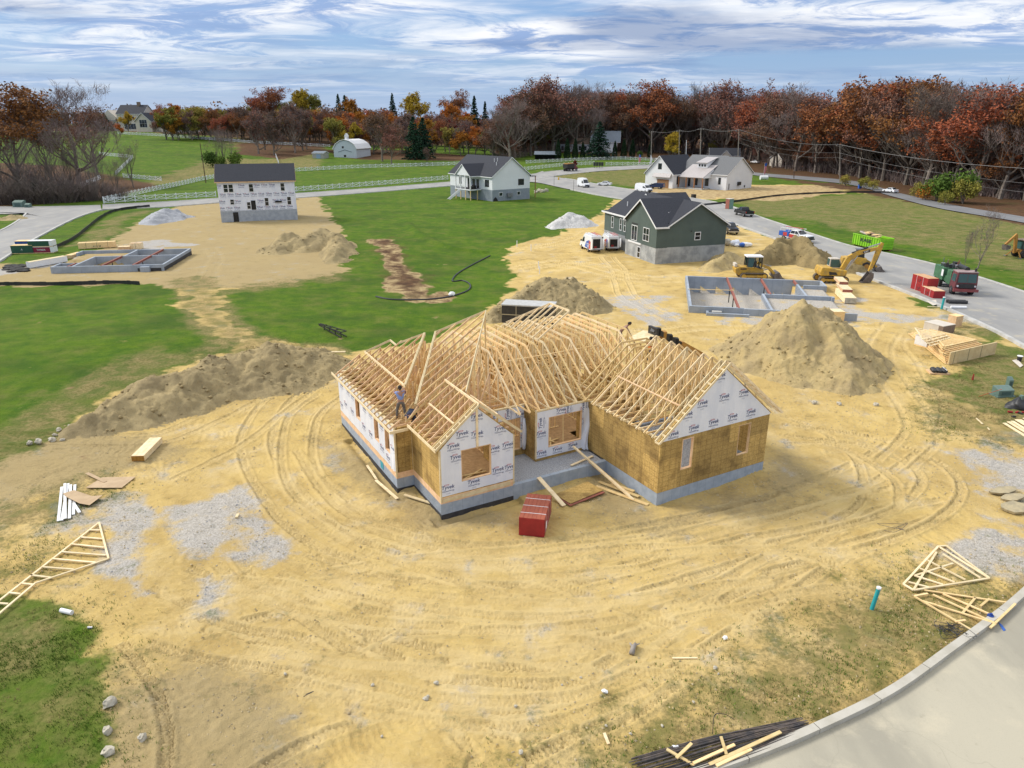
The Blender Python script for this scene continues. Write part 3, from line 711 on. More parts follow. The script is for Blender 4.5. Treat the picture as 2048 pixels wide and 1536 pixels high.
for nm, (A, B, dz) in road_geo.items():
    mb = MB(); k = 7
    for i in range(len(A)):
        for j in range(k):
            p = A[i]+(B[i]-A[i])*j/(k-1); mb.v.append((p[0], p[1], float(height(*p))+dz))
    for i in range(len(A)-1):
        for j in range(k-1):
            a = i*k+j; mb.f.append((a, a+1, a+k+1, a+k))
    o = mb.build(nm, M['road_dark'] if nm in ('far_road','loop_road') else M['road'], smooth=True); tag(o, kind='structure')
def kerb_strip(name, P, w, h, z=None, m=None, gap=3.0, base=0.3):
    mb = MB(); n = len(P); T = np.gradient(P, axis=0); T /= np.hypot(T[:,0], T[:,1])[:,None]; Nn = np.stack([-T[:,1], T[:,0]], 1)
    acc = 0; start = 0
    for i in range(n):
        zz = (float(height(*P[i])) if z is None else z)
        a = P[i]-Nn[i]*w/2; b = P[i]+Nn[i]*w/2; c = a+Nn[i]*w*0.12
        mb.v += [(a[0],a[1],zz-base),(c[0],c[1],zz+h),(b[0],b[1],zz+h),(b[0],b[1],zz-base)]
    for i in range(n-1):
        o = i*4
        for k in range(3): mb.f.append((o+k, o+k+1, o+k+5, o+k+4))
    o = mb.build(name, m or M['concrete_pale']); return tag(o, kind='structure')
mb = MB()
pts = KERB; T = np.gradient(pts, axis=0); T /= np.hypot(T[:,0], T[:,1])[:,None]; Nk = np.stack([-T[:,1], T[:,0]], 1)
side = 1 if np.dot(Nk[len(pts)//2], np.array([1.0,-1.0])) > 0 else -1
for i, p in enumerate(pts):
    for j in range(6):
        q = p+Nk[i]*side*(0.1+j*3.5); mb.v.append((q[0], q[1], -0.115+0.012*j))
for i in range(len(pts)-1):
    for j in range(5):
        a = i*6+j; mb.f.append((a, a+1, a+7, a+6))
tag(mb.build('road', M['road_near'], smooth=True), kind='structure')
M['kerb'] = mat('kerb_concrete', (0.50,0.47,0.40), (0.42,0.39,0.32), 1.2, 0.9, 0.2, 25)
step = 10
for a in range(0, len(pts)-1, step):           # cast in lengths with a joint between them
    seg = pts[a:min(a+step, len(pts)-1)+1].copy()
    if len(seg) < 2: continue
    d = (seg[-1]-seg[-2]); seg[-1] = seg[-1]-d/np.hypot(*d)*0.02
    kerb_strip('kerb', seg, 0.34 if side > 0 else -0.34, 0.09, 0.0, M['kerb'], base=0.35)
for nm, sd_ in (('access_road',0),('access_road',1),('back_road',0),('back_road',1),('corner_road',1),('corner_road',0)):
    P = road_geo[nm][sd_]
    if nm == 'back_road' and sd_ == 0: P = P[:128]
    if nm == 'access_road' and sd_ == 1: P = P[22:]
    if nm == 'access_road' and sd_ == 0: P = P[34:]
    kerb_strip('kerb', resample(P, 240), 0.45, 0.14)

# ------------------------------------------------------------------ heaps of earth and stone
def heap(name, label, cat, ridge_px, slope, m, seed, base=0.9, noise=0.5, group=None, res=0.15, world_pts=None):
    R = [(tuple(gp(x, y))[:2], h) for x, y, h in ridge_px] if world_pts is None else world_pts
    pts = []
    for (a, ha), (b, hb) in zip(R[:-1], R[1:]):
        for t in np.linspace(0, 1, 10): pts.append((a[0]+(b[0]-a[0])*t, a[1]+(b[1]-a[1])*t, ha+(hb-ha)*t))
    if len(R) == 1: pts.append((*R[0][0], R[0][1]))
    pts = np.array(pts); mxh = pts[:,2].max(); ext = mxh/slope+1.5
    x0, x1, y0, y1 = pts[:,0].min()-ext, pts[:,0].max()+ext, pts[:,1].min()-ext, pts[:,1].max()+ext
    xs = np.arange(x0, x1, res); ys = np.arange(y0, y1, res); X, Y = np.meshgrid(xs, ys)
    wx = X+1.3*(fbm(X*0.35+seed, Y*0.35, 3)-0.5)*2*base; wy = Y+1.3*(fbm(X*0.35, Y*0.35+seed*1.7, 3)-0.5)*2*base
    H = np.full(X.shape, -9.0)
    for px_, py_, h in pts: H = np.maximum(H, h-slope*np.hypot(wx-px_, wy-py_))
    H = np.where(H > 0, H, H*0.4)
    foot = np.clip(H*1.2+0.25, 0, 1)
    H = H+foot*noise*(fbm(X*0.55+seed*3, Y*0.55, 4)-0.5)*1.5+foot*0.30*noise*(fbm(X*2.1, Y*2.1+seed, 3)-0.5)*1.6+foot*0.48*(fbm(X*3.8, Y*3.8+seed, 4, 0.6)-0.5)
    keep = H > -0.28
    Z = H+height(X, Y)-0.05
    mb = MB(); ids = -np.ones(X.shape, int)
    cell = keep[:-1,:-1] & keep[1:,:-1] & keep[:-1,1:] & keep[1:,1:]
    use = np.zeros_like(keep); use[:-1,:-1] |= cell; use[1:,:-1] |= cell; use[:-1,1:] |= cell; use[1:,1:] |= cell
    ids[use] = np.arange(use.sum()); mb.v = list(zip(X[use], Y[use], Z[use]))
    jj, ii = np.where(cell)
    mb.f = list(zip(ids[jj,ii], ids[jj,ii+1], ids[jj+1,ii+1], ids[jj+1,ii]))
    rc = random.Random(seed); ks = list(zip(jj, ii)); 
    for _ in range(min(700, int(len(ks)*0.06))):                # clods and stones that rolled down the sides
        a, b = rc.choice(ks); s_ = 0.04+0.16*rc.random()**3; c_ = Vector((float(X[a,b]), float(Y[a,b]), float(Z[a,b])+s_*0.3)); o_ = len(mb.v)
        mb.v += [tuple(c_+Vector(p)*s_*rc.uniform(0.7,1.2)) for p in ((1,0,0),(0,1,0),(-1,0,0),(0,-1,0),(0.1,0,0.8),(0,0,-0.8))]; mb.f += [(o_+k, o_+(k+1)%4, o_+4) for k in range(4)]+[(o_+(k+1)%4, o_+k, o_+5) for k in range(4)]
    mb.v = [tuple(map(float, v)) for v in mb.v]; mb.f = [tuple(map(int, f)) for f in mb.f]
    o = mb.build(name, m, smooth=True); return tag(o, label, cat, group)
def soil(name, a, b, c, stone):
    m, N, L, B = nodes_of(name); t = N.new('ShaderNodeTexCoord'); P = t.outputs['Object']
    n1 = nnoise(N, L, P, 0.45, 6, 0.6); n2 = nnoise(N, L, P, 3.2, 6, 0.7); n3 = nnoise(N, L, P, 16, 3, 0.7)
    x = mixc(N, L, nramp(N, L, n1, 0.38, 0.62), a, b); x = mixc(N, L, nramp(N, L, n2, 0.5, 0.72, 0, 0.7), x, c)
    x = mixc(N, L, nramp(N, L, n3, 0.62, 0.72, 0, 0.8), x, stone)
    L.new(x, B.inputs['Base Color']); B.inputs['Roughness'].default_value = 0.97; B.inputs['Specular IOR Level'].default_value = 0.1
    bn = N.new('ShaderNodeBump'); bn.inputs['Strength'].default_value = 1.0; bn.inputs['Distance'].default_value = 0.14
    L.new(nmath(N, L, 'ADD', n2, nmath(N, L, 'MULTIPLY', n3, 0.5)), bn.inputs['Height']); L.new(bn.outputs[0], B.inputs['Normal'])
    return m
M['soil_olive'] = soil('subsoil_olive', (0.44,0.345,0.18), (0.33,0.26,0.14), (0.24,0.19,0.10), (0.54,0.47,0.33))
M['soil_ochre'] = soil('subsoil_ochre', (0.52,0.40,0.19), (0.40,0.31,0.165), (0.30,0.235,0.12), (0.60,0.53,0.38))
M['soil_dark'] = soil('topsoil_dark', (0.33,0.25,0.12), (0.24,0.185,0.09), (0.15,0.115,0.06), (0.42,0.34,0.21))
heap('dirt_berm', 'long low bank of stony brown earth between the lawn and the tracked yard', 'dirt pile',
     [(140,870,0.6),(235,842,1.4),(335,805,2.1),(430,774,2.3),(500,756,2.0),(560,748,2.7),(625,742,2.0),(680,732,0.8)], 0.5, M['soil_olive'], 3, noise=0.75)
heap('dirt_pile', 'large steep ochre earth pile with a stony top beside the new garage', 'dirt pile',
     [(1510,728,1.4),(1550,716,3.2),(1603,720,5.5),(1640,740,3.7),(1690,768,2.0)], 0.72, M['soil_ochre'], 11, noise=0.8)
heap('dirt_pile', 'broad clod-covered earth pile behind the half-framed roof', 'dirt pile',
     [(985,640,0.8),(1040,625,1.9),(1100,612,3.5),(1135,612,3.3),(1168,618,1.3)], 0.60, M['soil_olive'], 17, noise=0.9)
heap('dirt_pile', 'wide brown earth pile with weeds on its back beside the left lawn', 'dirt pile',
     [(548,505,1.4),(580,497,2.6),(615,500,1.8),(645,492,3.0),(678,492,2.0),(672,525,1.2)], 0.55, M['soil_olive'], 23, noise=0.9, res=0.3)
heap('dirt_pile', 'dark rough earth pile between the track loader and the excavator', 'dirt pile',
     [(1515,530,1.5),(1548,522,2.8),(1580,516,3.6),(1610,522,3.2),(1640,535,1.4)], 0.75, M['soil_dark'], 29, noise=0.9, res=0.25)
heap('dirt_pile', 'small ochre earth heap at the corner of the green house', 'dirt pile',
     [(1425,540,1.2),(1452,528,2.0),(1475,530,1.4)], 0.6, M['soil_ochre'], 31, noise=0.6, res=0.25)
heap('dirt_pile', 'low earth heap behind the excavator boom near the road', 'dirt pile',
     [(1690,545,0.8),(1715,540,1.4),(1735,542,0.7)], 0.6, M['soil_dark'], 37, noise=0.6, res=0.25)
heap('gravel_pile', 'grey crushed stone pile in front of the white wrapped two-storey house', 'gravel pile',
     [(300,448,1.2),(325,440,2.3),(350,435,1.9)], 0.5, M['gravel'], 41, noise=0.35, res=0.3)
heap('gravel_pile', 'pale white gravel pile on the lawn edge left of the green house', 'gravel pile',
     [(1110,456,1.1),(1145,450,2.7),(1160,450,2.2)], 0.55, M['gravel_white'], 43, noise=0.4, res=0.3)
heap('dirt_pile', 'flat brown earth heap at the far left road corner', 'dirt pile', [(10,440,0.6),(35,437,0.9)], 0.4, M['soil_olive'], 47, noise=0.4, res=0.4)
heap('dirt_pile', 'tiny earth heap at the right corner of the white wrapped two-storey house', 'dirt pile', [(590,400,0.7)], 0.5, M['soil_olive'], 53, noise=0.3, res=0.3)
# ------------------------------------------------------------------ the house being framed (house frame: u along the front, v away, z from the foundation top)
FT = 0.75
house = empty('unfinished_house', (HX, HY, FT), HA, 'half-built house with bare roof trusses, sheathing and white wrap on the yard', 'house')
def hw(u, v, z=0.0):
    x, y = hwor(u, v); return Vector((x, y, z+FT))
_txt = {}
def text_tris(s, size=1.0, bold=0.0, shear=0.0):
    key = (s, bold, shear)
    if key not in _txt:
        cu = bpy.data.curves.new('letters', 'FONT'); cu.body = s; cu.size = 1.0; cu.offset = bold; cu.shear = shear; cu.resolution_u = 2
        ob = bpy.data.objects.new('letters', cu); m_ = ob.to_mesh()
        m_.calc_loop_triangles()
        V = [(v.co.x, v.co.y) for v in m_.vertices]; Tt = [tuple(V[i] for i in t.vertices) for t in m_.loop_triangles]
        xs = [p[0] for t in Tt for p in t]; ys = [p[1] for t in Tt for p in t]
        x0, x1, y0, y1 = min(xs), max(xs), min(ys), max(ys)
        Tt = [tuple((p[0]-(x0+x1)/2, p[1]-y0) for p in t) for t in Tt]
        ob.to_mesh_clear(); bpy.data.objects.remove(ob); bpy.data.curves.remove(cu)
        _txt[key] = (Tt, x1-x0, y1-y0)
    Tt, w, h = _txt[key]
    return [tuple((p[0]*size, p[1]*size) for p in t) for t in Tt], w*size, h*size
def clip_poly(poly, edges):          # half planes (nx, ny, d): keep nx*x+ny*y <= d
    for nx, ny, d in edges:
        out = []; n = len(poly)
        for i in range(n):
            a, b = poly[i], poly[(i+1) % n]; da = nx*a[0]+ny*a[1]-d; db = nx*b[0]+ny*b[1]-d
            if da <= 0: out.append(a)
            if (da < 0 < db) or (db < 0 < da):
                t = da/(da-db); out.append((a[0]+(b[0]-a[0])*t, a[1]+(b[1]-a[1])*t))
        poly = out
        if len(poly) < 3: return None
    return poly
def rect_edges(x0, x1, y0, y1): return [(-1,0,-x0),(1,0,x1),(0,-1,-y0),(0,1,y1)]
def put_tris(mb, tris, P, regions):   # P maps 2-D wall coordinates to 3-D; regions are convex half-plane lists
    for t in tris:
        for e in regions:
            q = clip_poly(list(t), e)
            if q: mb.add([P(*p) for p in q], [tuple(range(len(q)))])
def rot2(tris, a, x, y, sx=1.0):
    c, s = cos(a), sin(a); return [tuple((x+(p[0]*c*sx-p[1]*s), y+(p[0]*sx*s+p[1]*c)) for p in t) for t in tris]
def wrap_logo(mb_ink, mb_red, x, y, size, P, regions, ang=0.0):
    a, w, h = text_tris('Tyvek', size, 0.008, 0.14); put_tris(mb_ink, rot2(a, ang, x, y), P, regions)
    o = (-sin(ang)*-0.42*size, cos(ang)*-0.42*size)
    b, w2, h2 = text_tris('HomeWrap.', size*0.46, 0.0, 0.0); put_tris(mb_ink, rot2(b, ang, x+o[0]+0.02, y+o[1]), P, regions)
    for k in (0.60, 0.72):
        l = [((-0.42*size,-k*size),(0.42*size,-k*size),(0.42*size,-k*size-0.018*size)),((-0.42*size,-k*size),(0.42*size,-k*size-0.018*size),(-0.42*size,-k*size-0.018*size))]
        put_tris(mb_ink, rot2(l, ang, x, y), P, regions)
    ov = []; n = 12; cx, cy, rx, ry = -0.28*size, 1.0*size, 0.5*size, 0.15*size
    for i in range(n):
        a0, a1 = 2*pi*i/n, 2*pi*(i+1)/n
        r2 = 0.82
        p0, p1 = (cx+rx*cos(a0), cy+ry*sin(a0)), (cx+rx*cos(a1), cy+ry*sin(a1)); q0, q1 = (cx+rx*r2*cos(a0), cy+ry*r2*sin(a0)), (cx+rx*r2*cos(a1), cy+ry*r2*sin(a1))
        ov += [(p0,p1,q1),(p0,q1,q0)]
    put_tris(mb_red, rot2(ov, ang, x, y), P, regions)
    d, w3, h3 = text_tris('DUPONT', size*0.2, 0.0, 0.0); put_tris(mb_red, rot2(d, ang, x+cx*cos(ang)-(cy-0.055*size)*sin(ang), y+cx*sin(ang)+(cy-0.055*size)*cos(ang)), P, regions)
def pieces(x0, x1, y0, y1, holes):    # a rectangle minus rectangular holes, as rectangles
    xs = sorted({x0, x1, *[h[0] for h in holes], *[h[1] for h in holes]}); ys = sorted({y0, y1, *[h[2] for h in holes], *[h[3] for h in holes]})
    xs = [x for x in xs if x0 <= x <= x1]; ys = [y for y in ys if y0 <= y <= y1]; out = []
    for a, b in zip(xs[:-1], xs[1:]):
        run = None
        for c, d in zip(ys[:-1], ys[1:]):
            m = ((a+b)/2, (c+d)/2)
            if any(h[0] < m[0] < h[1] and h[2] < m[1] < h[3] for h in holes):
                if run: out.append((a, b, *run)); run = None
            else: run = (run[0], d) if run else (c, d)
        if run: out.append((a, b, *run))
    return out
def wall_on(parent, name, axis, k, x0, x1, z0, z1, holes, t, m, gable=None, out=-1):
    # a wall in the plane v = k (axis 'u') or u = k (axis 'v'), outer face at k, thickness t towards the inside
    mb = MB(); d = -out*t
    for a, b, c, e in pieces(x0, x1, z0, z1, holes):
        if axis == 'u': mb.box(a, b, min(k, k+d), max(k, k+d), c, e)
        else: mb.box(min(k, k+d), max(k, k+d), a, b, c, e)
    if gable:
        mb.prism(gable, 1 if axis == 'u' else 0, min(k, k+d), max(k, k+d))
    return mb.build(name, m, parent)
def opening_frame(parent, axis, k, hole, depth=0.13, t=0.045, out=-1, m=None):
    a, b, c, e = hole; mb = MB(); d0, d1 = (k+out*0.012, k-out*depth)
    lo, hi = min(d0, d1), max(d0, d1)
    for (p, q, r, s) in ((a, b, c, c+t), (a, b, e-t, e), (a, a+t, c+t, e-t), (b-t, b, c+t, e-t)):
        if axis == 'u': mb.box(p, q, lo, hi, r, s)
        else: mb.box(lo, hi, p, q, r, s)
    return mb.build('window_opening', m or M['pine_pink'], parent)
# foundation
mb = MB()
def fw(a, b, c, d): mb.box(a, b, c, d, -1.3, 0)
fw(-1,-0.75,3.81,14.43); fw(-0.75,0,3.81,4.06); fw(0,0.25,0,4.06); fw(0.25,10.54,0,0.25); fw(10.54,10.79,-4.29,0.25); fw(10.54,18.53,-4.54,-4.29)
fw(18.28,18.53,-4.29,3.2); fw(-0.75,16,14.18,14.43); fw(15.75,16,3.2,14.18); fw(16,18.53,3.2,3.45)
fd = mb.build('foundation', banded('foundation_concrete', (0.36,0.41,0.47), (0.29,0.34,0.40), 0, 0.61, 0.05, 0.85, 0.3), house)
mb = MB()
mb.box(-1.012,-1.0,3.8,14.43,-1.3,-0.56); mb.box(-0.012,4.3,-0.012,0,-1.3,-0.63); mb.box(-1,0,3.798,3.81,-1.3,-0.6); mb.box(-0.012,0,0,3.8,-1.3,-0.6)
mb.build('damp_proofing', M['damp'], house)
# porch fill and garage floor
mb = MB(); mb.box(4.3,10.5,0.26,3.3,-0.5,-0.07); mb.build('porch_slab', M['gravel'], house)
mb = MB(); mb.box(10.8,18.2,-4.28,3.2,-0.5,-0.12); mb.build('garage_floor', M['gravel'], house)
# rim boards and floor deck
mb = MB()
for (a,b,c,d) in ((-1.0,-0.96,3.85,14.43),(-1.0,0.0,3.81,3.85),(0.0,0.04,0.04,3.81),(0.0,4.28,0.0,0.04),(4.24,4.28,0.04,3.3),(-0.9,16,14.39,14.43)): mb.box(a,b,c,d,0.002,0.36)
mb.build('rim_board', M['pine_pink'], house)
mb = MB()
mb.box(-0.95,15.9,3.9,14.38,0.3,0.34); mb.box(0.05,4.2,0.05,3.9,0.3,0.34); mb.box(6.9,10.5,2.02,3.9,0.3,0.34); mb.box(4.2,6.9,3.35,3.9,0.3,0.34)
mb.build('floor_deck', M['osb_floor'], house)
WT = 3.05
W_bump = (1.2, 2.95, 1.03, 2.82)
W_g1, W_g2 = (12.04, 12.83, 1.03, 2.85), (16.18, 17.1, 0.9, 2.78)
W_l = [(9.9,10.8,1.2,2.77), (6.45,7.25,1.12,2.75), (4.6,5.4,1.2,2.79)]
W_mid = (7.75, 10.1, 0.68, 2.60)
W_door = (5.15, 6.62, 0.3, 2.35)
# sheathed walls
wall_on(house,'wall','u',0.0,0.02,4.28,0.36,WT,[W_bump],0.13,M['osb'],gable=[(-0.1,WT+0.001),(4.38,WT+0.001),(2.14,5.05)])
wall_on(house,'wall','v',0.0,0.14,3.81,0.36,WT,[],0.13,M['osb'])
wall_on(house,'wall','u',3.81,-0.86,0.0,0.36,WT,[],0.13,M['osb'])
wall_on(house,'wall','v',-1.0,3.82,14.43,0.36,WT,W_l,0.13,M['osb'])
wall_on(house,'wall','v',4.28,0.15,3.3,0.36,WT,[],0.13,M['osb'],out=1)
wall_on(house,'wall','u',3.3,4.29,6.9,-0.05,WT,[W_door],0.13,M['osb'])
wall_on(house,'wall','v',6.9,2.15,3.29,-0.05,WT,[],0.13,M['osb'])
wall_on(house,'wall','u',2.0,6.9,10.53,-0.05,WT,[W_mid],0.13,M['osb'])
wall_on(house,'wall','v',10.54,-4.40,3.2,0.004,WT,[],0.13,M['osb'])
wall_on(house,'wall','u',-4.54,10.54,18.53,0.004,WT,[W_g1,W_g2],0.13,M['osb'],gable=[(10.4,WT+0.001),(18.67,WT+0.001),(14.6,6.5)])
wall_on(house,'wall','v',18.53,-4.40,3.2,0.004,WT,[],0.13,M['osb'],out=1)
wall_on(house,'wall','v',16.0,3.4,14.3,0.36,WT,[(6,7,1.2,2.7),(10,11,1.2,2.7)],0.13,M['osb'],out=1)
wall_on(house,'wall','u',14.43,-0.86,15.86,0.36,WT,[(2,3.5,1.2,2.7),(7,9.5,0.4,2.6),(12,13,1.2,2.7)],0.13,M['osb'],out=1)
opening_frame(house,'u',0.0,W_bump); opening_frame(house,'u',-4.54,W_g1); opening_frame(house,'u',-4.54,W_g2); opening_frame(house,'u',2.0,W_mid); opening_frame(house,'u',3.3,W_door)
for w in W_l: opening_frame(house,'v',-1.0,w)
# corner trim studs and plates
mb = MB()
for (u,v) in ((-1.0,3.81),(0,3.81),(0,0),(4.28,0),(6.9,2.0)):
    mb.box(u-0.018,u+0.07,v-0.018,v+0.07,0.1,WT)
for (a,b,c,d) in ((-1.0,-0.86,3.81,14.43),(0,4.28,0.0,0.13),(6.9,10.5,2.0,2.13),(4.3,6.9,3.3,3.43),(10.54,10.67,-4.5,3.2),(-0.9,16,14.3,14.43)): mb.box(a,b,c,d,WT+0.002,WT+0.085)
mb.build('wall_plate', M['pine_pale'], house)
# house wrap, with its printed lettering
M['wrap_blue'] = M['wrap']
def wrap_panel(axis, k, out, x0, x1, z0, z1, holes, gable=None, logos=(), vert=(), size=0.31, sag=0.02):
    mb = MB(); ink = MB(); red = MB(); kk = k+out*0.014
    def P(x, z, off=0.0):
        o = kk+out*(off+0.008*sin(x*4.3)*sin(z*3.1))
        return (x, o, z) if axis == 'u' else (o, x, z)
    flip = -1 if axis == 'v' and out < 0 else 1
    PC = pieces(x0, x1, z0, z1, holes); regs = []
    for a, b, c, d in PC:
        nx, nz = max(1, int((b-a)/0.3)), max(1, int((d-c)/0.3))
        o = len(mb.v)
        for j in range(nz+1):
            for i in range(nx+1): mb.v.append(P(a+(b-a)*i/nx, c+(d-c)*j/nz))
        for j in range(nz):
            for i in range(nx):
                q = o+j*(nx+1)+i; mb.f.append((q, q+1, q+nx+2, q+nx+1))
        regs.append(rect_edges(a, b, c, d))
    if gable:
        (ax, az), (bx, bz), (cx, cz) = gable
        mb.add([P(*gable[0]), P(*gable[1]), P(*gable[2])], [(0,1,2)])
        e = []
        for (p, q) in ((gable[0],gable[1]),(gable[1],gable[2]),(gable[2],gable[0])):
            nx, ny = (q[1]-p[1]), -(q[0]-p[0]); L_ = hypot(nx, ny); e.append((nx/L_, ny/L_, (nx*p[0]+ny*p[1])/L_))
        regs.append(e)
    P2 = lambda x, z: P(x, z, 0.012)
    def M1(tris_fn): pass
    for x, z in logos:
        if flip == 1: wrap_logo(ink, red, x, z, size, P2, regs)
        else: wrap_logo(ink, red, -x, z, size, lambda X, Z: P2(-X, Z), [[(-nx, ny, d) for nx, ny, d in r] for r in regs])
    for x, z in vert: wrap_logo(ink, red, x, z, size, P2, regs, ang=pi/2)
    o = mb.build('house_wrap', M['wrap'], house, smooth=True)
    if ink.v: ink.build('lettering', M['ink'], o)
    if red.v: red.build('lettering', M['ink_red'], o)
    return o
wrap_panel('u', 0.0, -1, 0.03, 4.26, 0.42, WT, [W_bump], gable=[(0.0,WT),(4.28,WT),(2.14,5.0)],
    logos=[(0.78,3.02),(2.14,3.42),(3.5,3.42),(0.95,2.36),(3.95,2.38),(3.1,2.36),(3.35,1.05),(0.42,0.75),(1.9,0.72),(4.1,1.05),(2.14,4.4),(1.3,3.6)], size=0.30)
wrap_panel('u', -4.54, -1, 10.6, 18.5, 3.0, 3.06, [], gable=[(10.5,3.06),(18.57,3.06),(14.6,6.42)],
    logos=[(11.35,3.16),(12.75,3.22),(14.15,3.26),(15.55,3.30),(16.95,3.30),(13.2,4.55),(14.75,4.62),(16.2,4.6),(14.3,5.9),(12.2,4.1)], size=0.31)
wrap_panel('v', -1.0, -1, 3.86, 14.4, 0.4, WT, W_l,
    logos=[(13.6,2.3),(12.2,2.3),(11.3,2.3),(8.9,2.3),(7.8,2.35),(5.9,2.3),(13.0,1.2),(11.6,1.2),(9.3,1.0),(8.0,1.0),(6.0,0.9),(4.2,1.6),(14.0,0.8),(5.0,0.7)], size=0.28)
wrap_panel('u', 2.0, -1, 6.95, 10.52, 0.12, WT, [W_mid], logos=[(7.25,1.55),(8.4,0.28),(9.5,0.3),(10.35,1.75),(7.3,0.3),(8.6,2.75)], vert=[(7.35,2.35),(9.2,2.8),(10.3,2.75)], size=0.29)
wrap_panel('u', 3.3, -1, 4.7, 6.86, 2.36, WT, [], logos=[(6.6,2.42)], vert=[(5.0,2.75),(5.9,2.75)], size=0.29)
wrap_panel('u', 3.3, -1, 6.62, 6.86, 0.4, 2.36, [], logos=[(6.7,0.9),(6.72,1.7)], size=0.29)
# the loose flap hanging at the garage corner and the rolled edge by the door
mb = MB(); rnd = random.Random(2); nx, nz = 8, 14
for j in range(nz+1):
    t = j/nz
    for i in range(nx+1):
        s = i/nx; mb.v.append((10.15+s*(0.36+0.12*sin(t*5)), 1.93-0.25*s*t-0.10*sin(s*7+t*6)*t, 2.7-2.65*t))
for j in range(nz):
    for i in range(nx): q = j*(nx+1)+i; mb.f.append((q, q+1, q+nx+2, q+nx+1))
fl = mb.build('house_wrap', M['wrap'], house, smooth=True)
mb = MB(); mb.tube([(6.78,3.18,2.3),(6.80,3.13,1.6),(6.79,3.16,0.8),(6.76,3.12,0.35)], [0.08,0.13,0.15,0.10], 8); mb.build('house_wrap', M['wrap'], house, smooth=True)
mb = MB(); nx, nz = 6, 8
for j in range(nz+1):
    for i in range(nx+1):
        s, t = i/nx, j/nz; mb.v.append((-1.02-0.12*t*s-0.05*sin(s*6)*t, 3.85+0.75*s*(1-0.4*t), 1.9-1.45*t))
for j in range(nz):
    for i in range(nx): q = j*(nx+1)+i; mb.f.append((q, q+1, q+nx+2, q+nx+1))
mb.build('house_wrap', M['wrap'], house, smooth=True)
# a teal sticker on the foundation
mb = MB(); mb.box(-1.017,-1.008,6.0,6.5,-0.42,0.05); mb.build('sticker', mat('teal_sticker', (0.05,0.35,0.42), None, 5), house)
# interior stud walls
def stud_wall(u0, v0, u1, v1, z0=0.34):
    mb = MB(); p, q = Vector((u0,v0,0)), Vector((u1,v1,0)); L_ = (q-p).length; d = (q-p)/L_
    n = int(L_/0.41)
    for i in range(n+1):
        c = p+d*min(i*0.41, L_); mb.bar((c.x,c.y,z0+0.04),(c.x,c.y,WT-0.02),0.045,0.10,up=tuple(d.cross(Vector((0,0,1)))))
    mb.bar((u0,v0,z0+0.02),(u1,v1,z0+0.02),0.10,0.04); mb.bar((u0,v0,WT),(u1,v1,WT),0.10,0.04)
    return mb.build('stud_wall', M['pine'], house)
for w in ((0.2,7.6,15.8,7.6),(4.4,3.6,4.4,7.5),(8.2,7.7,8.2,14.2),(12.0,3.5,12.0,14.2),(2.4,7.7,2.4,14.2),(4.6,10.5,8.1,10.5),(10.7,3.3,16,3.3),(4.4,5.0,10.4,5.0)): stud_wall(*w)
# braces and offcuts on the deck
mb = MB(); mb.bar((9.2,2.6,0.4),(10.3,4.4,2.9),0.04,0.1); mb.bar((7.9,3.0,0.42),(9.3,3.3,0.42),0.1,0.05); mb.bar((8.3,2.6,0.44),(8.9,3.6,0.44),0.1,0.05); mb.bar((1.8,1.2,0.39),(3.3,1.9,0.39),0.1,0.05); mb.bar((2.0,1.6,0.43),(3.4,1.5,0.43),0.1,0.05); mb.bar((8.7,2.8,0.5),(8.4,3.5,0.5),0.1,0.05)
mb.build('brace', M['pine'], house)
# ------------------------------------------------------------------ roof trusses
LW = 0.042
def tbar(mb, p, q, h=0.10, up=None): mb.bar(p, q, LW, h, up or (0,0,1))
def truss_obj(mb, m='pine'): return mb.build('roof_truss', M[m], house)
def webs(mb, fpt, s0, s1, n, top, zb):        # zig-zag webs between a bottom chord and a top profile
    prev = None
    for i in range(1, n):
        s = s0+(s1-s0)*i/n
        zt = top(s)
        if zt-zb < 0.35: prev = None; continue
        tbar(mb, fpt(s, zb+0.05), fpt(s, zt-0.05), 0.09)
        if prev is not None: tbar(mb, fpt(prev, top(prev)-0.08 if i % 2 else zb+0.05), fpt(s, zb+0.05 if i % 2 else zt-0.08), 0.09)
        prev = s
ZB = WT+0.13
# main span: flat-topped base trusses
for i in range(17):
    u = 5.79+0.638*i; mb = MB()
    vb0 = 2.0 if u < 10.6 else 3.3
    prof = [(1.85,3.2),(5.72,5.85),(10.8,5.85),(14.7,3.2)]
    if u > 10.7:                               # tails die into the garage roof
        prof[0] = (3.3, 4.19)
    f = lambda v, z: (u, v, z)
    for a, b in zip(prof[:-1], prof[1:]): tbar(mb, f(*a), f(*b), 0.13)
    tbar(mb, f(vb0-0.1, ZB), f(14.6, ZB), 0.10)
    def top(v): return 3.2+(v-1.85)*0.6848 if v < 5.72 else 5.85 if v < 10.8 else 5.85-(v-10.8)*0.68
    webs(mb, f, vb0, 14.5, 10, top, ZB)
    truss_obj(mb, 'pine' if i % 3 else 'pine_pale')
mb = MB()
for v in (7.2, 9.4): mb.bar((5.6,v,3.3),(16.0,v,3.3),0.09,0.04)
for v, z in ((5.3,5.62),): mb.bar((6.5,v,z-0.4),(14,v,z-0.4),0.09,0.04)
mb.build('brace', M['pine'], house)
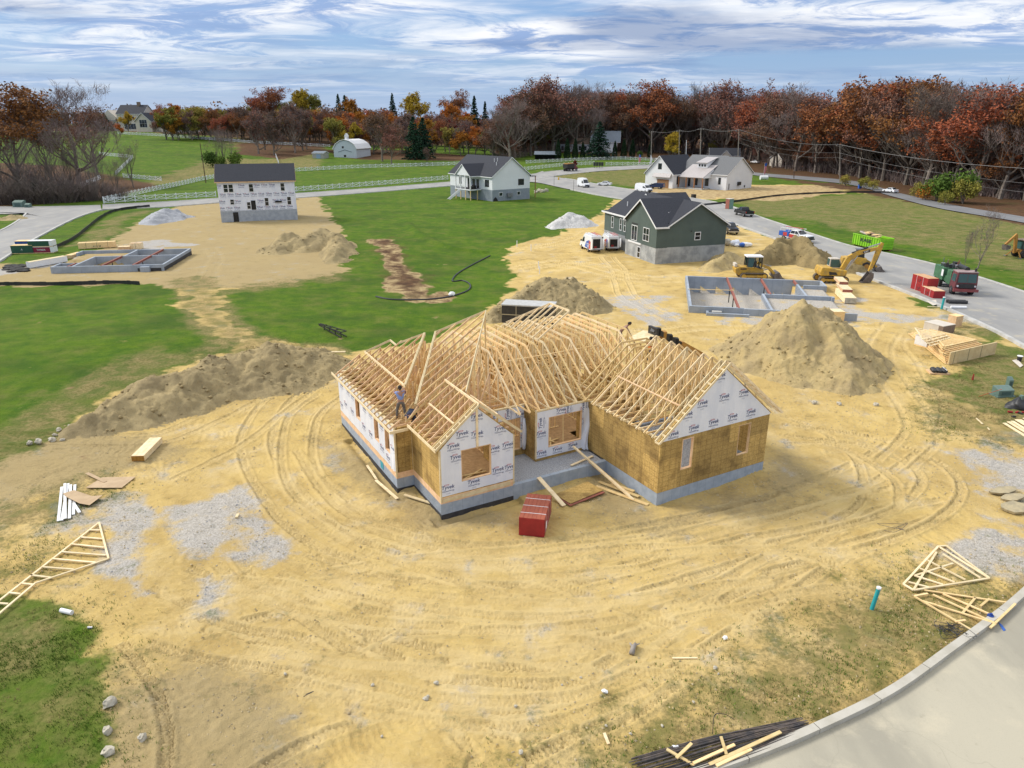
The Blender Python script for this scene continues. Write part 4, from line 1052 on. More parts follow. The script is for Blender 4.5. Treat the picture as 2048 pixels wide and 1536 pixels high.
# left wing: plane rising to the right from the left eave
def zP(u): return 3.845+0.65*u
def lin(a, b, v): t = (v-a[1])/(b[1]-a[1]); return a[0]+(b[0]-a[0])*t
A0, A1 = (0.34,3.95), (3.92,9.23); B0, B1 = (2.25,1.45), (6.32,6.99); C0, C1 = (0.73,6.49), (3.53,10.11); D0, D1 = (0.77,13.8), (3.55,10.2)
E0 = (-1.25, 3.6)
k = 0
for i in range(20):
    v = 1.9+0.64*i
    if v > 14.6: break
    mb = MB(); f = lambda u, z: (u, v, z)
    if v > 3.7:
        u1 = 0.75 if 6.45 < v < 13.8 else lin(E0, C0, v) if v <= 6.45 else 0.75*(14.7-v)/0.9
        tbar(mb, f(-1.25, zP(-1.25)), f(max(u1,-0.6), zP(max(u1,-0.6))), 0.10)
        # second lift, from the setback board to the hip lines
        if 6.49 < v < 13.8:
            u2 = min(lin(C0, C1, v) if v < 10.11 else 9, lin(D0, D1, v) if v > 10.2 else 9)
            if u2 > 1.0: tbar(mb, f(0.77, zP(0.77)), f(u2, zP(u2)), 0.10)
        tbar(mb, f(-1.0, ZB-0.02), f(5.7, ZB-0.02), 0.10)
        webs(mb, f, -1.0, 5.6, 9, lambda u: min(zP(u), 5.3 if v < 12 else 4.4), ZB)
    # third lift between the two tall hips
    if 1.5 < v < 9.2:
        ua = lin(A0, A1, v) if v > 3.95 else lin(A0, B0, v)
        ub = lin(B0, B1, v) if v < 6.99 else lin(B1, A1, v)
        if ub-ua > 0.2: tbar(mb, f(ua, zP(ua)), f(ub, zP(ub)), 0.10)
    if mb.v: truss_obj(mb, 'pine_pink' if i % 2 else 'pine')
def heavy(pts, h=0.18, n=1, m='pine_pale'):
    mb = MB()
    for p, q in zip(pts[:-1], pts[1:]):
        mb.bar(p, q, 0.05, h)
        if n > 1: mb.bar((p[0]+0.07,p[1],p[2]), (q[0]+0.07,q[1],q[2]), 0.05, h)
    return mb.build('hip_rafter', M[m], house)
P3 = lambda p: (p[0], p[1], zP(p[0])+0.03)
heavy([P3((0.73,6.4)), P3((0.77,13.85))], 0.16)
heavy([P3((0.77,13.8)), P3((2.17,12.64)), P3((2.14,11.38))], 0.13)
heavy([P3((2.3,11.5)), P3((3.5,10.15))], 0.12)
heavy([P3(C0), P3(C1)], 0.20, 2); heavy([P3(A0), P3(A1)], 0.24, 2); heavy([P3(B0), P3(B1)], 0.18); heavy([P3(A1), P3(B1)], 0.14)
mb = MB()                                   # hip trusses carrying the tall hips
for a, b in ((A0,A1),(B0,B1),(C0,C1)):
    for t in np.linspace(0.1, 0.95, 4 if a == B0 else 8):
        u, v = a[0]+(b[0]-a[0])*t, a[1]+(b[1]-a[1])*t; tbar(mb, (u,v,ZB), (u,v,zP(u)-0.05), 0.09)
    for t in np.linspace(0.08, 0.9, 2 if a == B0 else 5):
        u, v = a[0]+(b[0]-a[0])*t, a[1]+(b[1]-a[1])*t; t2 = t+0.14; u2, v2 = a[0]+(b[0]-a[0])*t2, a[1]+(b[1]-a[1])*t2
        tbar(mb, (u,v,zP(u)-0.1), (u2,v2,ZB), 0.09)
truss_obj(mb)
# capped ladder frame on the back hip
mb = MB(); zq = lambda u: 5.97+0.667*(u-9.66)
pk, pl, pr = (11.87,8.59,zq(11.87)), (9.66,10.59,5.97), (11.88,6.28,zq(11.88))
mb.bar(pl, pk, 0.05, 0.14); mb.bar(pk, pr, 0.05, 0.14)
for v in (6.3,6.9,7.5,8.1,8.6): mb.bar((11.87,v,zq(11.87)), (9.55,v,zq(9.55)), LW, 0.10)
for v in (9.1,9.7,10.2): u1 = lin((11.87,8.59),(9.66,10.59),v); mb.bar((u1,v,zq(u1)),(9.55,v,zq(9.55)),LW,0.10)
truss_obj(mb, 'pine_pale')
# front bump roof
def bump_truss(v):
    mb = MB(); f = lambda u, z: (u, v, z)
    tbar(mb, f(-0.3,3.3), f(2.14,5.22)); tbar(mb, f(2.14,5.22), f(4.58,3.3)); tbar(mb, f(-0.1,ZB-0.02), f(4.4,ZB-0.02))
    for u in (0.9,1.5,2.14,2.8,3.4): tbar(mb, f(u,ZB), f(u, 5.15-abs(u-2.14)*0.79), 0.09)
    return mb
for i in range(7): truss_obj(bump_truss(0.12+0.61*i), 'pine_pink' if i % 2 else 'pine')
mb = MB(); mb.bar((2.14,-0.3,5.27),(2.14,3.9,5.27),0.05,0.14); mb.bar((0.9,0.1,4.33),(0.9,3.3,4.33),0.05,0.09); mb.bar((3.4,0.1,4.33),(3.4,3.3,4.33),0.05,0.09); mb.build('ridge_board', M['pine_pale'], house)
# garage roof
def gar_truss(v, zr=6.75, z0=3.2):
    mb = MB(); f = lambda u, z: (u, v, z); s = (6.75-3.2)/4.4
    if zr > 6.5:
        tbar(mb, f(10.2,z0), f(14.6,zr), 0.11); tbar(mb, f(14.6,zr), f(19.0,z0), 0.11)
    else:
        d = (zr-z0)/s; tbar(mb, f(10.2,z0), f(10.2+d,zr), 0.11); tbar(mb, f(10.2+d,zr), f(19-d,zr), 0.11); tbar(mb, f(19-d,zr), f(19,z0), 0.11)
    tbar(mb, f(10.4,ZB-0.02), f(18.7,ZB-0.02))
    webs(mb, f, 10.6, 18.6, 8, lambda u: min(zr, 6.75-abs(u-14.6)*s), ZB)
    return mb
for i in range(9): truss_obj(gar_truss(-4.2+0.66*i), 'pine' if i % 2 else 'pine_pale')
for i in range(4): truss_obj(gar_truss(1.25+0.62*i, 5.95), 'pine')
mb = MB()
for z, u in ((4.6,11.95),(4.6,17.25)): mb.bar((u,-4.2,z+0.06),(u,1.2,z+0.06),0.09,0.045)
mb.build('brace', M['pine_pink'], house)
# eaves: sub-fascia and the ladder-framed gable overhangs
mb = MB()
mb.bar((-1.31,3.5,2.98),(-1.31,14.75,2.98),0.045,0.16); mb.bar((-1.35,3.5,2.98),(-0.28,3.5,3.0),0.045,0.16); mb.bar((-0.33,-0.32,3.22),(-0.33,3.5,3.22),0.045,0.16)
mb.build('fascia', M['pine_pale'], house)
def ladder(u0, z0, u1, z1, v, w=0.34, n=9):
    mb = MB(); mb.bar((u0,v,z0),(u1,v,z1),0.045,0.12); mb.bar((u0,v-w,z0),(u1,v-w,z1),0.045,0.12)
    for i in range(n+1):
        t = i/n; p = (u0+(u1-u0)*t, v, z0+(z1-z0)*t); mb.bar(p, (p[0],v-w,p[2]), 0.045, 0.09)
    return mb.build('gable_overhang', M['pine_pale'], house)
ladder(10.12,3.14,14.6,6.80,-4.57,n=11); ladder(19.08,3.14,14.6,6.80,-4.57,n=11)
ladder(-0.33,3.27,2.14,5.26,-0.05,0.28,7); ladder(4.61,3.27,2.14,5.26,-0.05,0.28,7)
mb = MB(); mb.box(2.07,2.19,-0.065,-0.03,2.85,5.0); mb.build('brace', M['pine_pale'], house)
mb = MB(); mb.bar((0.1,-0.022,0.2),(4.1,-0.022,0.22),0.03,0.2); mb.build('rim_board', M['pine_pale'], house)

# ------------------------------------------------------------------ boards and bundles lying round the house
def board(p, q, w=0.24, t=0.05, label='', m='pine_pale', group=None, up=(0,0,1), name='plank', cat='plank'):
    mb = MB(); p, q = Vector(p), Vector(q); c = (p+q)/2
    mb.bar(p-c, q-c, w, t, up); o = mb.build(name, M[m], loc=c); return tag(o, label, cat, group)
board(hw(5.95,0.08,0.04), gp(1128,1014)+Vector((0,0,0.05)), 0.26, 0.05, 'wide pale plank leaning from the porch edge down to the dirt beside the red bundle')
board(hw(9.2,1.5,0.62), hw(9.85,-3.5,-0.70), 0.12, 0.09, 'long thin stud sloping from the big wrapped window down to the dirt')
board(hw(9.6,0.3,0.05), hw(9.9,-3.0,-0.66), 0.24, 0.05, 'greenish plank lying against the porch corner under the long stud', 'pine')
board(hw(8.4,0.5,0.0), hw(10.2,0.9,0.0), 0.14, 0.06, 'short board lying on the gravel porch floor')
o = board(hw(9.4,-0.9,-0.66), hw(10.3,-3.4,-0.66), 0.22, 0.05, 'upper of two greenish planks on the dirt at the garage wall', 'pine')
board(hw(9.0,-1.2,-0.70), hw(10.2,-4.3,-0.70), 0.22, 0.05, 'long greenish plank on the dirt ending at the garage corner', 'pine')
board(hw(9.9,-1.4,-0.70), hw(10.35,-2.9,-0.58), 0.2, 0.05, 'short greenish plank on the dirt beside the garage foundation', 'pine')
board(hw(-1.5,7.6,-0.68), hw(-1.6,5.6,-0.68), 0.13, 0.04, 'thin board upright in the trench by the long wrapped wall')
board(hw(-1.7,5.4,-0.62), hw(-1.35,2.9,-0.7), 0.17, 0.05, 'pale board on the dirt by the near corner of the long wrapped wall')
board(hw(-0.9,3.0,-0.62), hw(0.05,1.6,-0.7), 0.17, 0.05, 'pale board on the dirt inside the foundation jog')
board(gp(618,718)+Vector((0,0,0.5)), gp(692,716)+Vector((0,0,0.55)), 0.25, 0.08, 'long plank on the earth bank behind the left corner of the framed house')
# sheet stack in front of the porch
g0 = hw(7.6,-1.55,-0.72); g0.z = gz(g0.x, g0.y)+0.06
t_ = empty('sheet_stack', g0, HA+0.12, 'two sheathing panels lying in front of the gravel porch', 'panels')
mb = MB(); mb.box(-1.25,1.25,-0.72,0.66,0.02,0.06); mb.build('panel', M['rust'], t_)
mb = MB(); mb.cbox((0.05,0.06,0.10),(2.45,1.28,0.025)); mb.build('panel', M['osb'], t_, rz=0.03)
mb = MB(); mb.box(-1.1,1.1,-0.5,0.5,-0.02,0.018); mb.build('bearer', M['pine'], t_)

def lumber_bundle(name, label, loc, rz, L_, W_, H_, m_top, m_side, m_end=None, straps=3, layers=6, group=None, cat='lumber bundle', letters=None, lm=None, bearers=True):
    o = empty(name, loc, rz, label, cat, group); z0 = 0.09 if bearers else 0.0
    mb = MB(); mb.box(-L_/2,L_/2,-W_/2,W_/2,z0,z0+H_); mb.build('boards', m_side, o)
    mb = MB(); n = max(3, int(W_/0.2))
    for i in range(n):
        a = -W_/2+W_*i/n+0.006; mb.box(-L_/2+0.01*((i*7)%3),L_/2-0.012*((i*5)%3),a,a+W_/n-0.012,z0+H_,z0+H_+0.018)
    mb.build('top_layer', m_top, o)
    if m_end:
        for x in (-L_/2-0.012, L_/2): MB().box(x,x+0.012,-W_/2,W_/2,z0,z0+H_).build('end_face', m_end, o)
    mb = MB()
    for i in range(straps):
        x = -L_/2+L_*(i+0.7)/(straps+0.4)
        mb.box(x-0.018,x+0.018,-W_/2-0.008,W_/2+0.008,z0+H_+0.018,z0+H_+0.024); mb.box(x-0.018,x+0.018,-W_/2-0.008,-W_/2-0.002,z0,z0+H_+0.02); mb.box(x-0.018,x+0.018,W_/2+0.002,W_/2+0.008,z0,z0+H_+0.02)
    if straps: mb.build('strap', M['white'] if m_end is not None else M['black'], o)
    if bearers:
        mb = MB()
        for x in (-L_*0.35, 0, L_*0.35): mb.box(x-0.05,x+0.05,-W_/2,W_/2,0,z0-0.002)
        mb.build('bearer', M['pine'], o)
    if letters:
        ink = MB(); s, size, xo, sidey = letters
        tr, w, h = text_tris(s, size, 0.01)
        for t in tr: ink.add([(p[0]*sidey*-1+xo, sidey*(W_/2+0.011), z0+H_*0.2+p[1]) for p in t], [(0,1,2)])
        ink.build('lettering', lm or M['black'], o)
    return o
M['red_paint'] = mat('red_end_paint', (0.34,0.016,0.018), (0.27,0.012,0.014), 2, 0.6)
M['red_wood'] = mat('red_tinted_board', (0.40,0.105,0.055), (0.34,0.085,0.045), 2, 0.7, stretch=(0.4,4,1))
rb = lumber_bundle('lumber_bundle', 'red strapped lumber bundle standing alone on dirt before the porch', gp(1071,1047), radians(79), 2.5, 1.28, 0.98, M['red_wood'], M['red_paint'], M['red_paint'], 3, bearers=False)
mb = MB(); mb.box(-1.3,-1.02,-0.735,-0.727,0.5,0.85); mb.build('paper_tag', M['white'], rb)
# ------------------------------------------------------------------ finished and half-finished houses
M['siding_green'] = banded('siding_sage', (0.085,0.118,0.103), (0.072,0.10,0.09), 2, 0.17, 0.16, 0.7, 0.4, 0.4)
M['siding_white'] = banded('siding_white', (0.78,0.79,0.80), (0.74,0.75,0.76), 2, 0.18, 0.14, 0.6, 0.4, 0.4, gap=(0.5,0.52,0.56))
M['board_white'] = banded('board_and_batten_white', (0.80,0.80,0.79), (0.76,0.76,0.75), 0, 0.4, 0.1, 0.6, 0.3, 0.4, gap=(0.55,0.55,0.55))
M['cellar'] = banded('poured_cellar_wall', (0.42,0.43,0.42), (0.26,0.27,0.27), 0, 0.61, 0.05, 0.9, 0.3, 0.7)
M['cellar_blue'] = mat('painted_cellar_wall', (0.27,0.30,0.33), (0.23,0.26,0.29), 1, 0.85)
M['cream'] = mat('cream_stucco', (0.62,0.56,0.47), (0.56,0.50,0.42), 1, 0.85)
M['pale_blue'] = banded('siding_pale_blue', (0.62,0.68,0.72), (0.56,0.62,0.66), 2, 0.25, 0.15, 0.7, 0.3)
M['cedar'] = mat('cedar_post', (0.34,0.16,0.07), (0.27,0.12,0.05), 3, 0.7)
M['door_wood'] = mat('garage_door_wood', (0.36,0.19,0.08), (0.28,0.14,0.06), 2, 0.6)
M['metal_roof'] = banded('standing_seam_roof', (0.42,0.38,0.36), (0.46,0.42,0.40), 1, 0.4, 0.12, 0.4, 0.5)
M['tan_roof'] = mat('tan_roof', (0.24,0.17,0.12), (0.19,0.135,0.10), 4, 0.9)
M['grey_roof'] = mat('slate_grey_roof', (0.20,0.23,0.27), (0.16,0.19,0.22), 4, 0.9)

def gable_block(parent, x0, x1, y0, y1, z0, ze, pitch, ridge, m, name='wall'):
    # four walls with gables on the ridge axis; returns the apex height
    mb = MB(); t = 0.2
    if ridge == 'y':
        h = (x1-x0)/2*pitch; pro = [(x0,z0),(x1,z0),(x1,ze),((x0+x1)/2,ze+h),(x0,ze)]
        mb.prism(pro, 1, y0, y1)
    else:
        h = (y1-y0)/2*pitch; pro = [(y0,z0),(y1,z0),(y1,ze),((y0+y1)/2,ze+h),(y0,ze)]
        mb.prism(pro, 0, x0, x1)
    mb.build(name, m, parent); return ze+h
def gable_roof(parent, x0, x1, y0, y1, ze, pitch, ridge, m, over=0.35, th=0.16, lift=0.03, trim='white', rake=True):
    mb = MB(); tr = MB()
    if ridge == 'y':
        c = (x0+x1)/2; a, b = x0-over, x1+over; ap = ze+(c-x0)*pitch+lift; e = ap-(c-a)*pitch
        pro = [(a,e),(c,ap),(b,e),(b,e+th),(c,ap+th),(a,e+th)]; mb.prism(pro, 1, y0-over, y1+over)
        if rake:
            for y in (y0-over-0.03, y1+over): tr.prism([(a,e-0.1),(c,ap-0.1),(b,e-0.1),(b,e+th*0.75),(c,ap+th*0.75),(a,e+th*0.75)], 1, y, y+0.03)
            tr.box(a-0.03,a,y0-over,y1+over,e-0.1,e+0.1); tr.box(b,b+0.03,y0-over,y1+over,e-0.1,e+0.1)
    else:
        c = (y0+y1)/2; a, b = y0-over, y1+over; ap = ze+(c-y0)*pitch+lift; e = ap-(c-a)*pitch
        pro = [(a,e),(c,ap),(b,e),(b,e+th),(c,ap+th),(a,e+th)]; mb.prism(pro, 0, x0-over, x1+over)
        if rake:
            for x in (x0-over-0.03, x1+over): tr.prism([(a,e-0.1),(c,ap-0.1),(b,e-0.1),(b,e+th*0.75),(c,ap+th*0.75),(a,e+th*0.75)], 0, x, x+0.03)
            tr.box(x0-over,x1+over,a-0.03,a,e-0.1,e+0.1); tr.box(x0-over,x1+over,b,b+0.03,e-0.1,e+0.1)
    r = mb.build('roof', m, parent)
    if rake and trim: tr.build('roof_trim', M[trim], r)
    return r
def window(parent, axis, k, out, a, b, z0, z1, frame='white', bars=(1,1), fw_=0.09, name='window', pane='glass'):
    # frame proud of the wall plane, panes set back in it, glazing bars between
    mb = MB(); lo, hi = sorted((k+out*0.005, k+out*0.06))
    def bx(p, q, r, s, l=lo, h=hi, m=mb):
        if axis == 'x': m.box(l, h, p, q, r, s)         # plane x = k, along y
        else: m.box(p, q, l, h, r, s)
    bx(a,b,z0,z0+fw_); bx(a,b,z1-fw_,z1); bx(a,a+fw_,z0+fw_,z1-fw_); bx(b-fw_,b,z0+fw_,z1-fw_)
    nx, nz = bars
    for i in range(1, nx+1-0):
        if nx > 0 and i < nx: x = a+(b-a)*i/nx; bx(x-0.03,x+0.03,z0+fw_,z1-fw_)
    for j in range(1, nz):
        z = z0+(z1-z0)*j/nz; bx(a+fw_,b-fw_,z-0.03,z+0.03, lo, hi-0.004)
    f = mb.build(name, M[frame], parent)
    p = MB(); l2, h2 = sorted((k+out*0.006, k+out*0.03)); bx(a+fw_*0.6,b-fw_*0.6,z0+fw_*0.6,z1-fw_*0.6,l2,h2,p); p.build('pane', M[pane], f)
    return f
def vent(parent, x, y, z, h=0.5):
    MB().cyl((x,y,z+h/2), 0.07, h, n=8).build('vent_pipe', M['white'], parent)

# ---- sage green house with a walk-out cellar
g = empty('green_house', (20.85,104.2,0), radians(17.5), 'sage green sided house with dark roof on a raised grey cellar wall', 'house')
X1, Y1, JG, EZ, S0 = 11.5, 20.2, 9.9, 5.4, 2.33
mb = MB(); mb.box(0,X1,0,JG,-0.6,S0); mb.box(1.0,X1,JG,Y1,-0.6,S0); mb.build('cellar_wall', M['cellar'], g)
gable_block(g, 1.8, X1, 0.0, Y1, S0, EZ, 0.62, 'y', M['siding_green'])
mb = MB(); mb.box(-0.02,1.8,0.0,JG,S0-0.06,EZ); mb.box(1.0,1.8,JG+0.01,Y1,S0-0.02,EZ); mb.prism([(0.0,EZ),(JG,EZ),(JG/2,EZ+JG/2*0.66)], 0, -0.02, 5.0); mb.build('wall', M['siding_green'], g)
gable_roof(g, 1.8, X1, 0.0, Y1, EZ, 0.62, 'y', M['shingle'], over=0.4)
mb = MB(); c = JG/2; ap = EZ+c*0.66+0.05
mb.prism([(-0.4,EZ-0.21),(c,ap),(JG+0.4,EZ-0.21),(JG+0.4,EZ-0.05),(c,ap+0.16),(-0.4,EZ-0.05)], 0, -0.4, 1.78); mb.prism([(0.3,EZ+0.25),(c,ap),(JG,EZ+0.05),(JG,EZ+0.21),(c,ap+0.16),(0.3,EZ+0.41)], 0, 1.78, 6.6); r2 = mb.build('roof', M['shingle'], g)
tr = MB(); tr.prism([(-0.42,EZ-0.34),(c,ap-0.14),(JG+0.42,EZ-0.34),(JG+0.42,EZ-0.1),(c,ap+0.1),(-0.42,EZ-0.1)], 0, -0.44, -0.40); tr.build('roof_trim', M['white'], r2)
mb = MB(); mb.box(0.6,1.85,JG,Y1+0.4,EZ-0.05,EZ+0.1); mb.build('roof', M['shingle'], g); mb = MB(); mb.box(0.55,0.6,JG+0.45,Y1+0.4,EZ-0.16,EZ+0.1); mb.build('gutter', M['white'], g)
mb = MB(); mb.box(-0.4,1.75,-0.44,-0.4,EZ-0.3,EZ-0.06); mb.build('roof_trim', M['white'], g)
gable_block(g, 8.0, 13.2, 11.0, 20.5, 0.2, 5.4, 0.62, 'x', M['siding_green']); gable_roof(g, 6.5, 13.2, 11.0, 20.5, 5.4, 0.62, 'x', M['shingle'])
for (a, b) in ((12.0,12.75),(13.5,14.25),(16.6,17.4)): window(g, 'x', 1.0, -1, a, b, S0+0.65, S0+2.55, bars=(1,2))
window(g, 'x', -0.02, -1, 2.2, 4.1, S0+0.55, S0+2.5, bars=(2,2)); window(g, 'x', -0.02, -1, 6.0, 7.9, S0+0.12, S0+2.4, bars=(2,1), name='patio_door')
mb = MB(); mb.box(-0.03,0.0,6.0,7.9,S0+2.5,S0+2.75); mb.build('wall_gap', M['black'], g)
mb = MB(); mb.box(-0.12,0,4.6,8.8,S0-0.28,S0-0.02); mb.build('ledger_board', M['white'], g)
window(g, 'x', 0, -1, 4.7, 5.7, 0.05, 1.75, bars=(1,2)); window(g, 'x', 1.0, -1, 16.2, 17.1, 1.0, 1.9, bars=(1,1))
window(g, 'y', 0, -1, 6.2, 7.2, S0+0.85, S0+2.05, bars=(1,2))
mb = MB(); mb.cbox((5.6,-0.05,S0+2.2),(0.12,0.08,0.2)); mb.build('lamp_bracket', M['black'], g)
for i, (x, y) in enumerate(((2.9,2.2),(3.2,2.4),(3.3,16.5))): vent(g, x, y, EZ+(x-1.8)*0.62+0.4*0, 1.0 if i == 0 else 0.9)
mb = MB(); mb.bar((-0.02,JG+0.06,S0),(-0.02,JG+0.06,EZ),0.08,0.08); mb.build('downpipe', M['siding_green'], g)

# ---- white house with a raised deck
d = empty('deck_house', (-5.15,193.1,0), radians(36), 'white sided house with a raised roofed deck and steps', 'house')
W_, L_, EZ, S0 = 12.3, 21.0, 6.3, 2.87
mb = MB(); mb.box(0,W_,0,L_,-0.8,S0); mb.build('cellar_wall', M['cellar_blue'], d)
gable_block(d, 0, W_, 0, L_, S0, EZ, 0.74, 'y', M['siding_white']); gable_roof(d, 0, W_, 0, L_, EZ, 0.74, 'y', M['shingle'], over=0.4)
mb = MB(); mb.prism([(5.4,EZ),(12.6,EZ),(9.0,EZ+2.75)], 0, -3.4, -3.25); mb.build('wall', M['siding_white'], d)
gable_roof(d, -3.3, 5.5, 5.4, 12.6, EZ, 0.76, 'x', M['shingle'], over=0.3)
mb = MB(); mb.box(-3.5,0,5.2,12.8,S0-0.3,S0-0.05); mb.build('deck', M['white'], d)
mb = MB(); mb.box(-3.35,0,5.4,12.6,S0-0.05,S0-0.01); mb.build('deck_boards', M['dark'], d)
for y in (5.4,7.8,10.2,12.6):
    MB().box(-3.45,-3.25,y-0.12,y+0.12,S0,EZ).build('deck_post', M['white'], d)
    MB().box(-3.4,-3.2,y-0.1,y+0.1,-1.2,S0-0.3).build('deck_leg', M['pine'], d)
MB().box(-1.2,-1.0,5.3,5.5,-1.0,S0-0.3).build('deck_leg', M['pine'], d)
mb = MB()
for y in np.arange(8,12.6,0.3): mb.box(-3.38,-3.34,y,y+0.04,S0,S0+0.9)
mb.box(-3.4,-3.32,7.8,12.6,S0+0.9,S0+0.96); mb.build('railing', M['white'], d)
st = MB(); st.bar((-3.6,10.3,S0-0.2),(-6.6,12.6,-0.4),0.08,0.34); st.bar((-3.6,9.3,S0-0.2),(-6.6,11.6,-0.4),0.08,0.34)
for i in range(11):
    t = i/11; st.cbox((-3.6-3*t,9.8+2.3*t,S0-0.25-3*t),(0.3,1.05,0.05),0.65)
st.build('steps', M['white'], d)
mb = MB(); mb.cbox((-2.2,6.8,S0+0.4),(0.8,1.8,0.5)); mb.cbox((-1.2,6.9,S0+0.5),(0.8,0.9,0.8)); mb.build('deck_furniture', M['dark'], d)
window(d,'x',0,-1,1.5,3.4,S0+0.7,S0+2.5,'black',(2,1)); window(d,'x',0,-1,15.0,16.1,S0+0.7,S0+2.6,'black',(1,1))
for a in (6.2,8.2,10.6): window(d,'x',0,-1,a,a+1.2,S0+0.1,S0+2.4,'black',(1,1))
window(d,'y',0,-1,8.4,10.3,S0+0.9,S0+2.5,'black',(2,1)); window(d,'y',0,-1,2.1,3.3,1.2,2.2,'white',(1,1)); window(d,'y',0,-1,8.0,9.1,1.2,2.2,'white',(1,1))
mb = MB(); mb.box(4.6,6.2,-0.55,-0.1,0.9,1.9); mb.build('cooling_unit', M['steel'], d)
mb = MB(); mb.prism([(0.3,-0.4),(1.7,-0.4),(1.7,0.3),(1.0,1.1),(0.3,0.5)], 1, -0.12, -0.02); mb.build('climbing_plant', M['dark'], d)
for x, y in ((4.2,5.0),(4.5,4.0),(3.2,2.6)): vent(d, x, y, EZ+x*0.74, 1.1)
mb = MB(); mb.box(W_-0.2,W_+2.4,0.2,3.4,EZ-0.5,EZ-0.35); mb.build('porch_roof', M['shingle'], d); MB().bar((W_+2.2,0.4,0.2),(W_+2.2,0.4,EZ-0.5),0.18,0.18).build('porch_post', M['cedar'], d)

# ---- white ranch house with dormer and cedar porch
r = empty('ranch_house', (65.4,226.2,0), radians(42), 'white ranch house with shed dormer, cedar porch posts and wooden garage door', 'house')
W_, EZ = 14.6, 4.65
gable_block(r, 0, W_, 0, 17.5, -0.3, EZ, 0.64, 'y', M['siding_white']); gable_roof(r, 0, W_, 0, 5.2, EZ, 0.64, 'y', M['shingle_grey'], over=0.4)
gable_roof(r, 1.0, W_, 5.6, 18.0, EZ+0.55, 0.64, 'y', M['shingle_grey'], over=0.4)
mb = MB(); mb.prism([(-4.2,3.45),(3.2,6.9),(3.2,7.05),(-4.2,3.6)], 1, 5.6, 14.8); mb.build('porch_roof', M['metal_roof'], r)
mb = MB(); mb.prism([(-4.2,3.4),(1.2,3.4),(1.2,5.9)], 1, 5.5, 5.6); mb.build('porch_gable', M['siding_white'], r)
mb = MB(); mb.box(-4.2,0,5.6,14.8,-0.2,0.35); mb.build('porch_floor', M['concrete_pale'], r)
for y in (5.8,8.8,11.8,14.6): MB().box(-4.15,-3.85,y-0.15,y+0.15,0.35,3.5).build('porch_post', M['cedar'], r)
gx0 = -6.6
mb = MB(); c = 20.4
mb.prism([(15.0,-0.3),(25.8,-0.3),(25.8,4.4),(c,9.6),(15.0,4.4)], 0, gx0, 6.0); mb.build('wall', M['board_white'], r)
gable_roof(r, gx0, 7.5, 15.0, 25.8, 4.4, 0.96, 'x', M['shingle'], over=0.4)
mb = MB(); mb.box(gx0-0.06,gx0,16.5,21.0,-0.2,2.6); mb.build('garage_door', M['door_wood'], r)
mb = MB(); mb.prism([(gx0-0.9,3.2),(gx0,4.3),(gx0,4.45),(gx0-0.9,3.35)], 1, 15.6, 22.5); mb.build('door_canopy', M['metal_roof'], r)
window(r,'x',gx0,-1,19.6,21.0,5.6,7.4,'black',(1,1))
window(r,'x',0,-1,2.0,2.9,1.6,3.6,'black',(1,1)); window(r,'x',0,-1,6.3,7.6,0.9,3.2,'black',(1,1)); window(r,'x',0,-1,10.3,11.6,0.9,3.2,'black',(1,1)); window(r,'x',0,-1,13.0,13.9,0.5,3.0,'black',(1,1))
window(r,'y',15.0,-1,-4.6,-3.0,1.1,3.6,'black',(1,1))
dm = MB(); dm.prism([(1.2,6.2),(6.0,9.0),(1.2,7.7)], 1, 8.0, 11.6); dm.build('dormer', M['siding_white'], r)
dr = MB(); dr.prism([(0.6,7.62),(6.4,9.15),(6.4,9.3),(0.6,7.78)], 1, 7.7, 11.9); dr.build('dormer_roof', M['metal_roof'], r)
for y in (8.5,9.5,10.5): window(r,'x',1.2,-1,y,y+0.75,6.5,7.3,'white',(1,1),0.06)
mb = MB(); mb.box(6.0,7.6,-0.5,-0.1,1.2,2.2); mb.build('cooling_unit', M['black'], r); mb = MB(); mb.box(1.3,1.7,-0.12,-0.02,0.2,1.9); mb.build('meter_box', M['steel'], r); mb = MB(); mb.box(10.2,10.6,-0.2,-0.02,0.4,1.0); mb.build('meter_box', M['black'], r)
tag(MB().cyl((0,0,1.1),0.75,2.6,'x',14).build('propane_tank', M['white'], loc=gp(1527,363)+Vector((0,0,0.2))), 'white tank at the far right corner of the white ranch house', 'tank')

# ---- two-storey house in white wrap
t = empty('wrapped_house', (-59.4,149.0,0), radians(16), 'two-storey house wrapped in white sheeting with a dark roof on a grey cellar', 'house')
W_, D_, S0, EZ = 15.0, 8.6, 2.5, 8.35
mb = MB(); mb.box(0,W_,0,D_,-0.6,S0); mb.build('cellar_wall', M['concrete'], t)
gable_block(t, 0.02, W_-0.02, 0.02, D_, S0, EZ, 0.68, 'x', M['wrap']); gable_roof(t, 0, W_, 0, D_, EZ, 0.68, 'x', M['shingle'], over=0.35, trim='pine_pink')
def sc(px): return (px-240)/1570*W_        # facade columns measured on the photograph's crop
HOL = []
for a, b, z0, z1, bars in ((360,455,6.15,7.75,(1,2)),(462,560,6.15,7.75,(1,2)),(870,965,6.15,7.75,(1,2)),(1515,1605,6.2,7.8,(1,2)),(460,545,3.7,4.8,(1,2)),(1160,1245,3.3,4.95,(1,2)),(1625,1712,3.4,5.05,(1,2)),(790,870,2.75,4.2,(1,2))):
    window(t,'y',0.02,-1,sc(a),sc(b),z0,z1,'white',bars,0.07); HOL.append((sc(a),sc(b),z0,z1))
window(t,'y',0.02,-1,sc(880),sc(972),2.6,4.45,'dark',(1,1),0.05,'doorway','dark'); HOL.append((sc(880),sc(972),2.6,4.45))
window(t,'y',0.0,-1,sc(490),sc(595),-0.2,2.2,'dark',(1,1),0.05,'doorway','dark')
mb = MB(); mb.box(sc(1375),sc(1515),-0.25,0.0,3.95,4.25); mb.build('canopy', M['dark'], t)
ink = MB(); red = MB()
